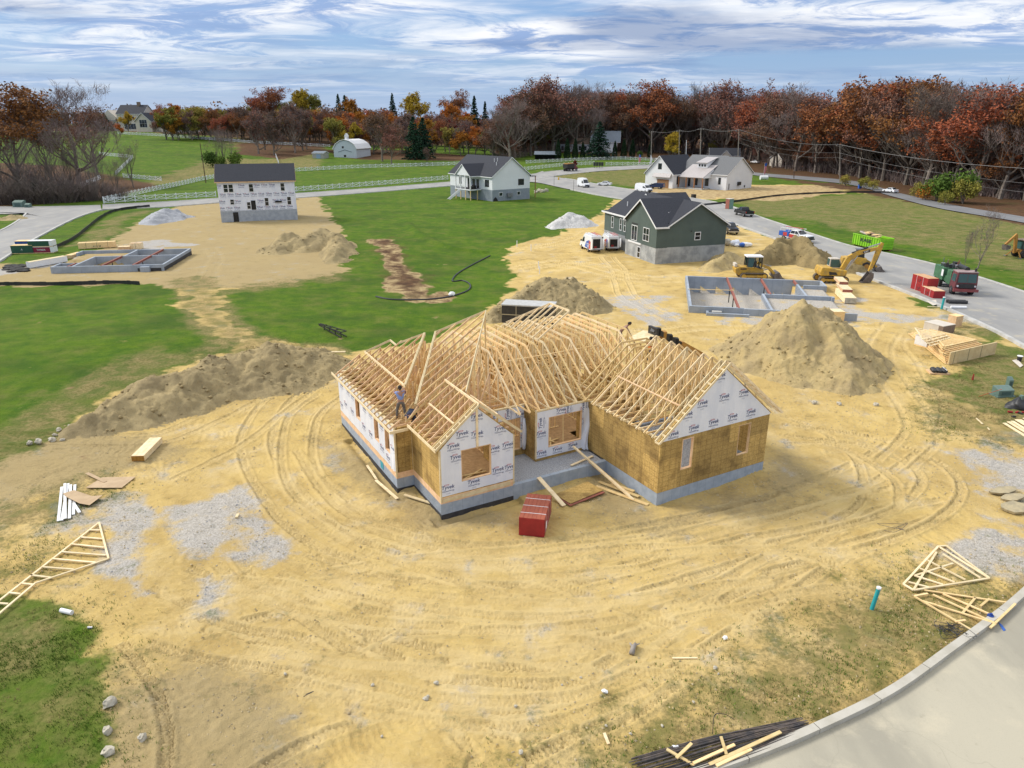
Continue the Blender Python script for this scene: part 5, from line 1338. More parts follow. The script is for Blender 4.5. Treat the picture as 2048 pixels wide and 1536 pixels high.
P = lambda x, z: (x, -0.012, z)
for row, (z, off) in enumerate(((7.2,0.2),(5.45,0.9),(4.1,0.6),(2.8,0.35))):
    for i in range(10):
        x = off+i*1.48
        if any(a-0.55 < x < b+0.55 and c-0.5 < z < dd+0.1 for a,b,c,dd in HOL) or x > W_-0.5: continue
        a_, w_, h_ = text_tris('Tyvek', 0.52, 0.0, 0.12); put_tris(ink, rot2(a_,0,x,z), P, [rect_edges(0.05,W_-0.05,S0,EZ)])
        a_, w_, h_ = text_tris('HomeWrap.', 0.22, 0.0, 0.0); put_tris(ink, rot2(a_,0,x,z-0.25), P, [rect_edges(0.05,W_-0.05,S0,EZ)])
        red.add([P(x-0.3,z+0.42),P(x+0.05,z+0.42),P(x+0.05,z+0.47),P(x-0.3,z+0.47)],[(0,1,2,3)])
ink.build('lettering', M['ink'], t); red.build('lettering', M['ink_red'], t)

# ---- far buildings
def facing(px, py): q = gp(px, py); return q
q = gp(283,246)
m_ = empty('mansion', Vector((-258,515,float(height(-258,515)))), radians(-12), 'large cream house with several dark gabled roofs on the far left hill', 'house'); m_.scale = (1.2,1.2,1.2); m_.location.z += 3
gable_block(m_, -8, 9, 0, 10, -3, 6.8, 0.9, 'x', M['cream']); gable_roof(m_, -8, 9, 0, 10, 6.8, 0.9, 'x', M['shingle'], 0.4)
gable_block(m_, -22, -8, 2, 10, -3, 3.2, 0.8, 'y', M['cream']); gable_roof(m_, -22, -8, 2, 10, 3.2, 0.6, 'x', M['shingle'], 0.4)
gable_block(m_, 8, 18, -6, 9, -4, 2.8, 0.85, 'y', M['cream']); gable_roof(m_, 8, 18, -6, 9, 2.8, 0.85, 'y', M['shingle'], 0.5)
gable_block(m_, 18, 25, -4, 7, -4, 2.4, 0.95, 'y', M['cream']); gable_roof(m_, 18, 25, -4, 7, 2.4, 0.95, 'y', M['shingle'], 0.5)
gable_block(m_, 25, 31, -3, 7, -4, 2.2, 0.95, 'y', M['cream']); gable_roof(m_, 25, 31, -3, 7, 2.2, 0.95, 'y', M['shingle'], 0.5)
for x in (-6,-2,2,6): window(m_,'y',0,-1,x,x+1.1,3.8,5.4,'white',(1,2))
window(m_,'y',-6,-1,10.6,15.4,-0.5,3.6,'white',(3,2)); window(m_,'y',-4,-1,20.5,22.5,-0.5,1.8,'white',(1,2)); window(m_,'y',-3,-1,27,29,-0.5,1.8,'white',(1,2)); window(m_,'y',0,-1,-4,6,-1.5,1.6,'white',(5,1))
MB().box(3,4.5,4,5.5,9,13).build('chimney', M['tan_roof'], m_)
b_ = empty('barn', Vector((-81,365,float(height(-81,365)))), radians(-14), 'pale blue barn with a curved roof and a small white cupola', 'barn')
pro = [(-6,-2),(6,-2),(6,4.0),(4.6,6.0),(2.4,7.4),(0,8.0),(-2.4,7.4),(-4.6,6.0),(-6,4.0)]
MB().prism(pro, 1, 0, 16).build('wall', M['pale_blue'], b_)
ro = [(6.3,3.8),(4.8,6.1),(2.5,7.6),(0,8.2),(-2.5,7.6),(-4.8,6.1),(-6.3,3.8)]; ro2 = [(x*1.03,z+0.3) for x, z in ro[::-1]]
MB().prism(ro+ro2, 1, -0.4, 16.4).build('roof', M['white'], b_)
cu_ = MB(); cu_.box(-0.7,0.7,2,3.4,8.2,9.8); cu_.prism([(-0.9,9.8),(0.9,9.8),(0,11.2)],1,1.8,3.6); cu_.build('cupola', M['white'], b_)
window(b_,'y',0,-1,-1.6,-0.4,4.2,5.4,'white',(1,1)); window(b_,'y',0,-1,-0.9,0.5,0.2,1.4,'white',(1,1)); MB().bar((-3.6,-0.05,2.6),(0,-0.05,3.6),0.1,0.25).build('trim', M['grey_roof'], b_); MB().bar((0,-0.05,3.6),(3.6,-0.05,2.6),0.1,0.25).build('trim', M['grey_roof'], b_)
s_ = empty('shed', Vector((-92.5,358,float(height(-92.5,358)))), radians(-14), 'small grey shed with blue doors beside the pale barn', 'shed')
gable_block(s_, -3, 3, 0, 5, -1, 2.4, 0.3, 'x', mat('shed_grey', (0.4,0.4,0.36))); gable_roof(s_, -3, 3, 0, 5, 2.4, 0.3, 'x', M['grey_roof'], 0.2); MB().box(-0.9,1.3,-0.06,0,-0.6,1.9).build('door', mat('blue_door', (0.3,0.42,0.58)), s_)
f_ = empty('farmhouse', Vector((38,424,float(height(38,424)))), radians(-8), 'white farmhouse with tan roof and chimney behind the row of arborvitae', 'house'); f_.scale = (1.3,1.3,1.3)
gable_block(f_, -10, 6, 0, 8, -1, 3.2, 0.55, 'x', M['siding_white']); gable_roof(f_, -10, 6, 0, 8, 3.2, 0.55, 'x', M['tan_roof'], 0.4)
gable_block(f_, 5, 16, -2, 9, -1, 4.2, 0.75, 'x', M['siding_white']); gable_roof(f_, 5, 17, -2, 9, 4.2, 0.75, 'x', M['grey_roof'], 0.4)
gable_block(f_, -11.5, -9, -1.5, 4, -1, 3.4, 0.9, 'y', M['siding_white']); gable_roof(f_, -11.5, -9, -1.5, 4, 3.4, 0.9, 'y', M['tan_roof'], 0.2)
MB().box(6.5,8.5,3,5,6,11).build('chimney', M['rock'], f_)
for x in (-8,-5.5,-3,-0.5,2): window(f_,'y',0,-1,x,x+1.2,0.6,2.4,'white',(1,2))
window(f_,'y',-1.5,-1,-10.8,-9.8,0.6,2.8,'white',(1,2))
s2 = empty('shed', gp(1094,319), radians(-6), 'open-fronted grey roofed run-in shed in front of the farmhouse', 'shed')
mb = MB(); mb.box(-6,6,2.9,3.1,0,2.4); mb.box(-6,-5.8,0,2.9,0,2.4); mb.box(5.8,6,0,2.9,0,2.4); mb.build('wall', M['dark'], s2); MB().prism([(-0.6,2.2),(3.3,3.6),(3.3,3.8),(-0.6,2.4)], 0, -6.4, 6.4).build('roof', M['grey_roof'], s2)
for i, (px, py, y, an, lab, m1, m2) in enumerate(((1450,308,365,-0.2,'shaded cream house under the oaks behind the white ranch house','cream','shingle'),(1590,322,345,0.3,'low tan house half hidden by orange oaks','cream','tan_roof'),(1800,345,310,0.2,'pale blue house glimpsed between the oak trunks beside the road','pale_blue','grey_roof'),(2005,355,300,-0.3,'low dark-roofed house deep in the right-hand woods','cream','shingle'))):
    o = xz_at(px, py, y); o = Vector((o.x, y, float(height(o.x, y))))
    h_ = empty('woodland_house', o, an, lab, 'house')
    gable_block(h_, -7, 7, 0, 9, -1, 3.6, 0.7, 'x', M[m1]); gable_roof(h_, -7, 7, 0, 9, 3.6, 0.7, 'x', M[m2], 0.4); gable_block(h_, -2, 3, -2, 2, -1, 3.4, 1.0, 'y', M[m1]); gable_roof(h_, -2, 3, -2, 3, 3.4, 1.0, 'y', M[m2], 0.3)
    for x in (-6,-4,4.2,5.8): window(h_,'y',0,-1,x,x+1.1,0.8,2.6,'white',(1,2))

# ------------------------------------------------------------------ poured foundations without a house
def fwalls(name, label, fr, walls, top, bot, beams, posts, m, extra=None):
    o = empty(name, (fr[0], fr[1], 0), fr[2], label, 'foundation')
    for (a, b, c, e) in walls: MB().box(a, b, c, e, bot, top).build('foundation_wall', m, o)
    for (p, q) in beams: 
        mb = MB(); mb.bar((p[0],p[1],top+0.02),(q[0],q[1],top+0.02),0.2,0.03); mb.bar((p[0],p[1],top-0.1),(q[0],q[1],top-0.1),0.05,0.22); mb.bar((p[0],p[1],top-0.22),(q[0],q[1],top-0.22),0.2,0.03); mb.build('steel_beam', M['rust'], o)
    for (x, y) in posts: MB().cyl((x,y,(bot+top-0.2)/2),0.06,top-0.2-bot,n=8).build('steel_post', M['dark'], o)
    return o
MF = banded('formed_concrete', (0.36,0.40,0.45), (0.29,0.33,0.38), 0, 1.2, 0.035, 0.85, 0.3, 0.8)
rf = fwalls('basement_foundation', 'poured grey basement foundation with rust red beams behind the new house', RF,
  [(0,0.28,0,16.7),(0.28,5.7,0,0.28),(5.7,17.0,-0.25,0.03),(0.28,16.7,16.42,16.7),(16.42,16.7,13.4,16.42),(14.0,16.42,13.4,13.68),(8.4,8.68,0.03,7.5),(8.4,16.3,7.5,7.78),(13.2,13.48,7.78,14.0),(16.0,16.3,7.2,7.5)], 0.75, -1.5,
  [((5.2,0.1),(5.2,16.5)),((9.4,7.6),(9.4,16.5)),((13.3,14.0),(13.3,16.5))], [(5.2,2.2),(5.2,6.5),(5.2,11.5),(9.4,9.0),(9.4,13)], MF)
MB().box(1.8,6.2,-1.0,-0.72,-0.3,0.3).build('footing', MF, rf); MB().box(1.8,2.05,-0.72,0,-0.3,0.34).build('footing', MF, rf); MB().box(2.4,3.4,-0.72,-0.1,-0.2,0.4).build('footing', M['concrete_pale'], rf)
MB().bar((0.1,8.4,0.78),(5.4,8.6,0.82),0.14,0.05).build('lumber_brace', M['pine'], rf)
lf = fwalls('basement_foundation', 'poured grey basement foundation with rust red beams on the left lot', LF,
  [(0,14.4,0,0.28),(14.12,14.4,0.28,13.7),(6.4,14.12,13.42,13.7),(2.3,14.12,7.8,8.08),(2.3,2.58,0.28,7.8),(6.4,6.68,8.08,13.42),(-1.6,6.4,13.5,13.75),(-0.3,0,0,2.9),(0,2.3,2.7,2.9),(-1.6,-1.35,11.5,13.5)], 0.9, -0.7,
  [((1.9,0.1),(1.9,2.8)),((6.2,0.1),(6.2,8.0)),((10.3,0.1),(10.3,13.6))], [(6.2,4),(10.3,4),(10.3,10.5)], MF)
MB().box(10.9,14.0,-0.02,-0.005,-0.6,0.45).build('damp_proofing', M['damp'], lf); MB().box(11.4,12.6,-0.6,-0.03,-0.3,0.7).build('window_well', MF, lf); MB().box(10.6,13.2,3.0,5.2,-0.42,-0.36).build('slab', M['concrete_pale'], lf)
MB().box(14.4,14.41,0,13.7,-0.6,0.5).build('damp_proofing', M['damp'], lf)
# ------------------------------------------------------------------ vehicles and machines (x forward, z up, origin on the ground)
M['car_white'] = mat('car_paint_white', (0.78,0.79,0.80), (0.74,0.75,0.76), 1, 0.25)
M['car_black'] = mat('car_paint_black', (0.012,0.012,0.014), (0.02,0.02,0.022), 1, 0.2)
M['car_navy'] = mat('car_paint_navy', (0.02,0.03,0.07), (0.025,0.035,0.08), 1, 0.22)
M['livery_red'] = mat('livery_red', (0.55,0.06,0.05), (0.48,0.05,0.045), 2, 0.35)
M['livery_blue'] = mat('livery_blue', (0.03,0.13,0.48), (0.025,0.10,0.40), 2, 0.35)
M['chrome'] = mat('bright_metal', (0.55,0.55,0.56), (0.45,0.45,0.46), 4, 0.3, metal=0.9)
M['lamp_red'] = mat('tail_lamp', (0.45,0.015,0.015), None, 1, 0.25); M['lamp_clear'] = mat('head_lamp', (0.75,0.76,0.78), None, 1, 0.15)
M['cat_yellow'] = mat('machine_yellow', (0.62,0.37,0.04), (0.40,0.26,0.07), 2.2, 0.6, 0.1, 8)
M['old_yellow'] = mat('faded_machine_orange', (0.46,0.23,0.04), (0.34,0.16,0.035), 2, 0.65)
M['track_steel'] = mat('muddy_track_steel', (0.16,0.13,0.095), (0.09,0.075,0.06), 5, 0.8)
M['bucket'] = mat('worn_bucket_steel', (0.20,0.17,0.15), (0.11,0.09,0.08), 2, 0.6)
M['cab_glass'] = glassy('cab_glass', (0.05,0.11,0.11), 0.1)
M['lime'] = mat('lime_green_paint', (0.26,0.58,0.02), (0.21,0.47,0.02), 1.2, 0.5)
M['truck_green'] = mat('truck_body_green', (0.06,0.17,0.08), (0.045,0.12,0.06), 2, 0.6)
M['maroon'] = mat('faded_maroon', (0.17,0.045,0.05), (0.10,0.03,0.035), 2, 0.6)

def wheel(parent, x, y, r, w, rimm='chrome', rr=0.58):
    s = 1 if y > 0 else -1
    o = MB().cyl((x, y-s*w/2, r), r, w, 'y', 16).build('wheel', M['rubber'], parent, smooth=False)
    mb = MB(); mb.cyl((x, y-s*0.0+s*0.012, r), r*rr, 0.03, 'y', 14); mb.build('rim', M[rimm], o); return o
def ang0(a, b): a, b = gp(*a), gp(*b); return atan2(b.y-a.y, b.x-a.x)
def place(name, px_a, px_b, label, cat, L_=None, group=None):
    a, b = gp(*px_a), gp(*px_b); c = (a+b)/2; d = b-a
    o = empty(name, (c.x, c.y, float(height(c.x, c.y))+0.05), atan2(d.y, d.x), label, cat, group); return o
def side_quads(parent, name, polys, y, m, both=True):
    mb = MB()
    for pl in polys:
        for s in ((1,-1) if both else (1,)):
            n = len(pl); mb.add([(x, s*y(z) if callable(y) else s*y, z) for x, z in pl], [tuple(range(n)) if s < 0 else tuple(range(n))[::-1]])
    return mb.build(name, m, parent)
def sedan(o, paint):
    hw_ = 0.9
    b = MB().slab([(-2.35,0.3,hw_),(2.3,0.3,hw_),(2.4,0.55,hw_*0.96),(2.25,0.78,hw_*0.95),(1.0,0.95,hw_*0.97),(-1.6,1.0,hw_*0.97),(-2.35,0.95,hw_*0.95),(-2.42,0.6,hw_*0.97)]); b.build('body', paint, o, bevel=0.06)
    c = MB().slab([(1.05,0.93,0.80),(0.25,1.42,0.62),(-0.9,1.45,0.62),(-1.75,0.98,0.78)]); c.build('cabin', paint, o, bevel=0.05)
    y = lambda z: 0.80-(z-0.93)/0.5*0.17+0.012
    side_quads(o, 'side_window', [[(0.75,0.99),(0.2,1.36),(-0.3,1.38),(-0.3,0.99)],[(-0.38,0.99),(-0.38,1.38),(-0.85,1.38),(-1.4,1.02)]], y, M['glass'])
    MB().add([(1.07,-0.7,0.97),(1.07,0.7,0.97),(0.32,0.56,1.42),(0.32,-0.56,1.42)],[(0,1,2,3)]).build('windscreen', M['glass'], o)
    MB().add([(-1.74,-0.66,1.02),(-1.74,0.66,1.02),(-0.98,0.54,1.45),(-0.98,-0.54,1.45)],[(3,2,1,0)]).build('rear_window', M['glass'], o)
    for x in (1.45,-1.4):
        for s in (1,-1): wheel(o, x, s*0.92, 0.33, 0.22)
    for s in (1,-1): MB().cbox((2.3,s*0.65,0.66),(0.2,0.35,0.12)).build('headlight', M['lamp_clear'], o); MB().cbox((-2.36,s*0.65,0.8),(0.12,0.35,0.14)).build('tail_light', M['lamp_red'], o)
def van(o, paint, high=True, rack=False, roof=2.6, L_=5.8, livery=False, open_back=False):
    h = roof; hw_ = 1.0; f = L_/2; r = -L_/2
    prof = [(r,0.45,hw_),(f-0.1,0.4,hw_),(f,0.75,hw_*0.95),(f-0.15,1.1,hw_*0.93),(f-0.95,1.35,hw_*0.94),(f-1.75,h-0.1,hw_*0.82),(f-2.1,h,hw_*0.82),(r+0.05,h,hw_*0.84),(r,h-0.25,hw_*0.88),(r,1.3,hw_)]
    MB().slab(prof).build('body', paint, o, bevel=0.05)
    y = lambda z: hw_+0.012-(z-0.75)*0.02-max(0, z-1.3)*0.105
    side_quads(o, 'side_window', [[(f-1.15,1.32),(f-1.7,h-0.55),(f-2.3,h-0.5),(f-2.3,1.35)]]+([] if livery else []), lambda z: hw_*0.955-(z-1.35)*0.075+0.02, M['glass'])
    MB().add([(f-0.93,-0.85,1.38),(f-0.93,0.85,1.38),(f-1.66,0.72,h-0.2),(f-1.66,-0.72,h-0.2)],[(0,1,2,3)]).build('windscreen', M['glass'], o)
    MB().cbox((f-0.02,0,0.78),(0.12,1.3,0.25)).build('grille', M['black'], o)
    MB().cbox((f-0.05,0,0.5),(0.25,1.9,0.2)).build('bumper', M['black'], o)
    for s in (1,-1):
        MB().cbox((f-0.12,s*0.75,0.98),(0.2,0.28,0.2)).build('headlight', M['lamp_clear'], o)
        MB().cbox((f-1.2,s*1.12,1.45),(0.12,0.2,0.28)).build('mirror', M['black'], o)
        MB().cbox((r-0.01,s*0.92,1.2),(0.06,0.12,0.45)).build('tail_light', M['lamp_red'], o)
    for x in (f-1.05, r+1.2):
        for s in (1,-1): wheel(o, x, s*1.01, 0.36, 0.25)
    if rack:
        for yy in (-0.7,-0.25,0.25,0.7): MB().bar((f-2.2,yy,h+0.16),(r+0.3,yy,h+0.16),0.07,0.07).build('roof_rail', M['white'] if yy > 0 else (M['livery_red'] if livery else M['white']), o)
        for x in (f-2.4, 0, r+0.5): MB().bar((x,-0.85,h+0.1),(x,0.85,h+0.1),0.06,0.06).build('crossbar', M['white'], o)
    if open_back:
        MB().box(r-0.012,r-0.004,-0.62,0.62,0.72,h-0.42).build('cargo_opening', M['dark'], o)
        mb = MB(); mb.box(r-0.05,r-0.002,-0.95,-0.62,0.55,h-0.35); mb.build('door_jamb', paint, o); MB().box(r-0.05,r-0.002,0.62,0.95,0.55,h-0.35).build('door_jamb', paint, o)
        for s in (1,-1): MB().cbox((r-0.42,s*0.98,1.45),(0.84,0.05,h-1.0),rz=0.0).build('back_door', paint, o)
        MB().cbox((r+0.35-0.4,0.2,0.9),(0.1,0.4,0.3)).build('tool_box', M['red_paint'], o)
        MB().cbox((r-0.08,0,0.5),(0.2,1.9,0.14)).build('step_bumper', M['steel'], o)
    else:
        side_quads(o, 'back_window', [], 1, M['glass']) if False else MB().add([(r-0.012,-0.8,h-0.95),(r-0.012,0.8,h-0.95),(r-0.012,0.75,h-0.4),(r-0.012,-0.75,h-0.4)],[(0,3,2,1)]).build('back_window', M['glass'], o)
    if livery:
        yy = lambda z: hw_+0.015-max(0, z-1.3)*0.105
        side_quads(o, 'livery_panel', [[(r+0.05,0.62),(r+0.05,1.7),(r+1.0,1.9),(r+0.9,0.62)]], yy, M['livery_red'] if livery == 1 else M['livery_blue'])
        side_quads(o, 'livery_panel', [[(r+0.95,0.62),(r+1.05,1.9),(r+2.2,1.55),(r+2.9,0.62)]], lambda z: yy(z)+0.003, M['livery_blue'] if livery == 1 else M['livery_red'])
        mb = MB()
        for k, z in enumerate((1.25,1.0,0.8)):
            for s in (1,-1): mb.add([(r+0.4+k*0.1, s*(yy(z)+0.012), z),(r+2.0-k*0.2, s*(yy(z)+0.012), z),(r+2.0-k*0.2, s*(yy(z+0.09)+0.012), z+0.09),(r+0.4+k*0.1, s*(yy(z+0.09)+0.012), z+0.09)],[(0,1,2,3)])
        mb.build('livery_stripe', M['car_white'], o)
def pickup(o, paint, service=False):
    hw_ = 1.0
    MB().slab([(-2.9,0.55,hw_),(2.85,0.5,hw_),(2.95,0.8,hw_*0.97),(2.85,1.18,hw_*0.93),(1.35,1.28,hw_*0.95),(-0.75,1.28,hw_*0.96),(-0.8,0.9,hw_*0.96),(-2.9,0.9,hw_)]).build('body', paint, o, bevel=0.05)
    MB().slab([(1.35,1.25,0.92),(0.65,1.88,0.76),(-0.55,1.9,0.76),(-0.78,1.27,0.92)]).build('cabin', paint, o, bevel=0.05)
    y = lambda z: 0.92-(z-1.25)/0.65*0.16+0.015
    side_quads(o, 'side_window', [[(1.15,1.32),(0.62,1.8),(0.3,1.8),(0.3,1.32)],[(0.22,1.32),(0.22,1.8),(-0.5,1.8),(-0.65,1.32)]], y, M['glass'])
    MB().add([(1.37,-0.82,1.3),(1.37,0.82,1.3),(0.72,0.7,1.85),(0.72,-0.7,1.85)],[(0,1,2,3)]).build('windscreen', M['glass'], o)
    MB().add([(-0.79,-0.75,1.33),(-0.79,0.75,1.33),(-0.62,0.66,1.83),(-0.62,-0.66,1.83)],[(3,2,1,0)]).build('rear_window', M['glass'], o)
    if service:
        for s in (1,-1): MB().box(-2.9,-0.85,min(s*0.62,s*1.06),max(s*0.62,s*1.06),0.75,1.55).build('tool_locker', M['livery_blue'], o)
        side_quads(o, 'livery_panel', [[(-0.8,0.6),(-0.8,1.2),(0.6,1.2),(1.2,0.6)]], 1.005, M['livery_red']); side_quads(o, 'livery_panel', [[(-0.1,0.62),(0.1,1.0),(0.9,0.98),(0.9,0.62)]], 1.012, M['livery_blue'])
        side_quads(o, 'livery_panel', [[(-2.0,0.8),(-2.0,1.4),(-1.2,1.4),(-1.2,0.8)]], 1.066, M['livery_red'])
        for s in (1,-1):
            for x in (-2.75,-1.0,0.9): MB().bar((x,s*0.85,1.5 if x < 0 else 1.3),(x,s*0.85,2.1),0.06,0.06).build('rack_post', M['white'], o)
            MB().bar((-2.85,s*0.85,2.1),(1.2,s*0.85,2.1),0.07,0.07).build('rack_rail', M['white'], o)
        for x in (-2.7,-1.6,-0.5,0.7): MB().bar((x,-0.85,2.13),(x,0.85,2.13),0.05,0.05).build('crossbar', M['white'], o)
        MB().bar((-2.6,0.3,2.2),(1.0,0.35,2.2),0.3,0.05).build('ladder', M['livery_red'], o)
    else:
        for s in (1,-1): MB().box(-2.9,-0.82,min(s*0.86,s*1.0),max(s*0.86,s*1.0),0.9,1.28).build('bed_side', paint, o)
        MB().box(-2.95,-2.85,-0.98,0.98,0.75,1.28).build('tailgate', paint, o)
    MB().cbox((2.93,0,0.9),(0.1,1.5,0.32)).build('grille', M['black'], o); MB().cbox((2.95,0,0.6),(0.2,1.95,0.2)).build('bumper', M['black'] if service else M['chrome'], o); MB().cbox((-2.98,0,0.6),(0.16,1.9,0.16)).build('rear_bumper', M['chrome'], o)
    for s in (1,-1):
        MB().cbox((2.86,s*0.82,1.0),(0.14,0.26,0.2)).build('headlight', M['lamp_clear'], o); MB().cbox((-2.96,s*0.92,1.05),(0.05,0.14,0.35)).build('tail_light', M['lamp_red'], o); MB().cbox((0.95,s*1.1,1.4),(0.1,0.2,0.2)).build('mirror', M['black'], o)
    for x in (1.85,-1.85):
        for s in (1,-1): wheel(o, x, s*1.01, 0.4, 0.27)
def vset(fn, *a, **k): fn(*a, **k)
o = place('work_van', (1196,487), (1171,512-6), 'x', 'van'); o.location = gp(1181,500); o.rotation_euler.z = radians(103); tag(o, 'left open-backed livery van with red stripe beside the green house', 'van'); van(o, M['car_white'], rack=True, livery=1, open_back=True, L_=5.6)
o = empty('work_van', gp(1218,497), radians(97), 'right open-backed livery van against the grey cellar wall', 'van'); van(o, M['car_white'], rack=True, livery=2, open_back=True, L_=5.6, roof=2.35)
o = place('work_van', (1154,372), (1180,377), 'white van with roof rack on the road beyond the deck house', 'van'); van(o, M['car_white'], rack=True)
o = place('car', (1222,372), (1196,371), 'white saloon car parked at the road behind the green house', 'car'); sedan(o, M['car_white'])
o = place('work_van', (1274,383), (1300,386), 'white van with ladder rack showing above the green house roof', 'van'); van(o, M['car_white'], rack=True, roof=2.3)
o = place('van', (1322,371), (1294,372), 'silver white van on the ranch house drive behind the navy people carrier', 'van'); van(o, mat('silver_paint', (0.55,0.60,0.66)), roof=2.2)
o = place('van', (1324,378), (1302,377), 'dark navy people carrier on the ranch house drive', 'van'); van(o, M['car_navy'], roof=1.75, L_=4.9)
o = place('pickup_truck', (1503,436), (1472,428), 'black pickup truck parked at the kerb behind the green house', 'pickup truck'); pickup(o, M['car_black'])
o = place('pickup_truck', (1564,478), (1620,487), 'white red and blue service pickup with roof rack on the road', 'pickup truck'); pickup(o, M['car_white'], True)
o = place('pickup_truck', (1450,462), (1466,470), 'dark pickup half hidden behind the right end of the green house', 'pickup truck'); pickup(o, M['car_black'])
o = place('car', (1793,387), (1768,384), 'white car parked alone at the edge of the far road', 'car'); sedan(o, M['car_white'])
o = place('car', (1515,327), (1505,326), 'white car under the oaks right of the ranch house', 'car'); sedan(o, M['car_white'])
# dump truck on the road
o = place('dump_truck', (1130,343), (1152,341), 'small maroon and black dump truck with a yellow load on the back road', 'truck')
MB().slab([(1.2,0.6,1.1),(3.3,0.6,1.1),(3.35,1.5,1.05),(2.4,1.7,1.05),(2.2,2.7,0.9),(1.2,2.8,0.95)]).build('cab', M['maroon'], o, bevel=0.05)
MB().slab([(-3.4,1.2,1.2),(0.9,1.1,1.2),(1.0,2.9,1.2),(-3.5,2.7,1.2)]).build('dump_body', M['black'], o); MB().box(-3.2,0.8,-1.05,1.05,2.75,3.1).build('load', M['old_yellow'], o); MB().box(-3.2,3.0,-0.5,0.5,0.6,1.1).build('chassis', M['dark'], o)
MB().add([(2.42,-0.9,1.75),(2.42,0.9,1.75),(2.24,0.8,2.6),(2.24,-0.8,2.6)],[(0,1,2,3)]).build('windscreen', M['glass'], o)
for x in (2.5,-1.6,-2.7):
    for s in (1,-1): wheel(o, x, s*1.15, 0.5, 0.35, 'steel')

def tracks(o, L_, r, w, y, yel='cat_yellow'):
    for s in (1,-1):
        n = 10; pl = [(L_/2+r*sin(pi*i/n), r-r*cos(pi*i/n)) for i in range(n+1)]+[(-L_/2-r*sin(pi*i/n), r+r*cos(pi*i/n)) for i in range(n+1)]
        mb = MB(); inn = [(x*0.93, r+(z-r)*0.78) for x, z in pl]; k = len(pl)
        y0, y1 = s*y-w/2, s*y+w/2
        mb.v = [(x,y0,z) for x,z in pl]+[(x,y1,z) for x,z in pl]+[(x,y0,z) for x,z in inn]+[(x,y1,z) for x,z in inn]
        for i in range(k):
            j = (i+1) % k; mb.f += [(i,j,k+j,k+i),(2*k+j,2*k+i,3*k+i,3*k+j),(i,2*k+i,2*k+j,j),(k+j,3*k+j,3*k+i,k+i)]
        P = sum(hypot(pl[i][0]-pl[i-1][0], pl[i][1]-pl[i-1][1]) for i in range(k)); cnt_ = int(P/0.2); acc = 0
        for i in range(k):
            a, b = pl[i-1], pl[i]; d = hypot(b[0]-a[0], b[1]-a[1])
            m_ = max(1, int(d/0.2))
            for q in range(m_):
                t = q/m_; x, z = a[0]+(b[0]-a[0])*t, a[1]+(b[1]-a[1])*t; ang = atan2(b[1]-a[1], b[0]-a[0]); mb.cbox((x,s*y,z),(0.07,w*1.02,0.06),ry=-ang)
        tr = mb.build('track', M['track_steel'], o)
        fr = MB(); fr.box(-L_/2,L_/2,s*y-w*0.3,s*y+w*0.3,r*0.62,r*1.35); fr.build('track_frame', M[yel], tr)
        for x in (-L_/2, L_/2): MB().cyl((x,s*y,r),r*0.72,w*0.92,'y',14).build('sprocket', M[yel], tr)
        for x in np.linspace(-L_/2+0.5, L_/2-0.5, 4): MB().cyl((x,s*y,r*0.42),r*0.3,w*0.9,'y',10).build('roller', M['track_steel'], tr)
# track loader
o = empty('track_loader', gp(1503,556), radians(-3), 'yellow track loader with enclosed cab and lowered bucket behind the basement foundation', 'loader')
tracks(o, 2.7, 0.42, 0.5, 0.95)
MB().slab([(-2.35,0.75,0.75),(-1.9,0.5,0.75),(1.2,0.55,0.7),(1.35,1.25,0.6),(0.3,1.5,0.85),(-0.9,1.6,0.85),(-1.95,1.65,0.85),(-2.45,1.35,0.85)]).build('engine_body', M['cat_yellow'], o, bevel=0.06)
cab_ = MB()
for x, y in ((-0.95,0.72),(-0.95,-0.72),(0.95,0.72),(0.95,-0.72),(0.05,0.74),(0.05,-0.74)): cab_.bar((x,y,1.45),(x*0.97,y*0.95,2.85),0.1,0.1)
cab_.box(-0.95,0.95,-0.75,0.75,1.4,1.5); cab_.build('cab_frame', M['black'], o)
MB().box(-1.1,1.05,-0.82,0.82,2.85,3.02).build('cab_roof', M['white'], o, bevel=0.05)
side_quads(o, 'cab_window', [[(-0.85,1.5),(-0.85,2.75),(-0.02,2.75),(-0.2,1.5)]], 0.70, M['cab_glass']); MB().add([(0.97,-0.62,1.6),(0.97,0.62,1.6),(0.94,0.6,2.75),(0.94,-0.6,2.75)],[(0,1,2,3)]).build('cab_window', M['cab_glass'], o)
MB().cbox((0.15,0,1.85),(0.5,0.5,0.8)).build('seat', M['black'], o)
MB().box(-2.5,-2.2,-0.6,0.6,1.6,2.0).build('exhaust_hood', M['cream'], o)
for s in (1,-1):
    mb = MB(); mb.bar((0.7,s*0.62,1.95),(2.0,s*0.62,1.45),0.14,0.32); mb.bar((2.0,s*0.62,1.45),(3.0,s*0.62,0.45),0.14,0.30); mb.build('lift_arm', M['cat_yellow'], o)
    MB().bar((0.9,s*0.45,1.1),(2.1,s*0.5,1.35),0.12,0.12).build('hydraulic_ram', M['chrome'], o)
MB().bar((0.8,0.0,1.9),(2.4,0,1.6),0.12,0.12).build('hydraulic_ram', M['chrome'], o)
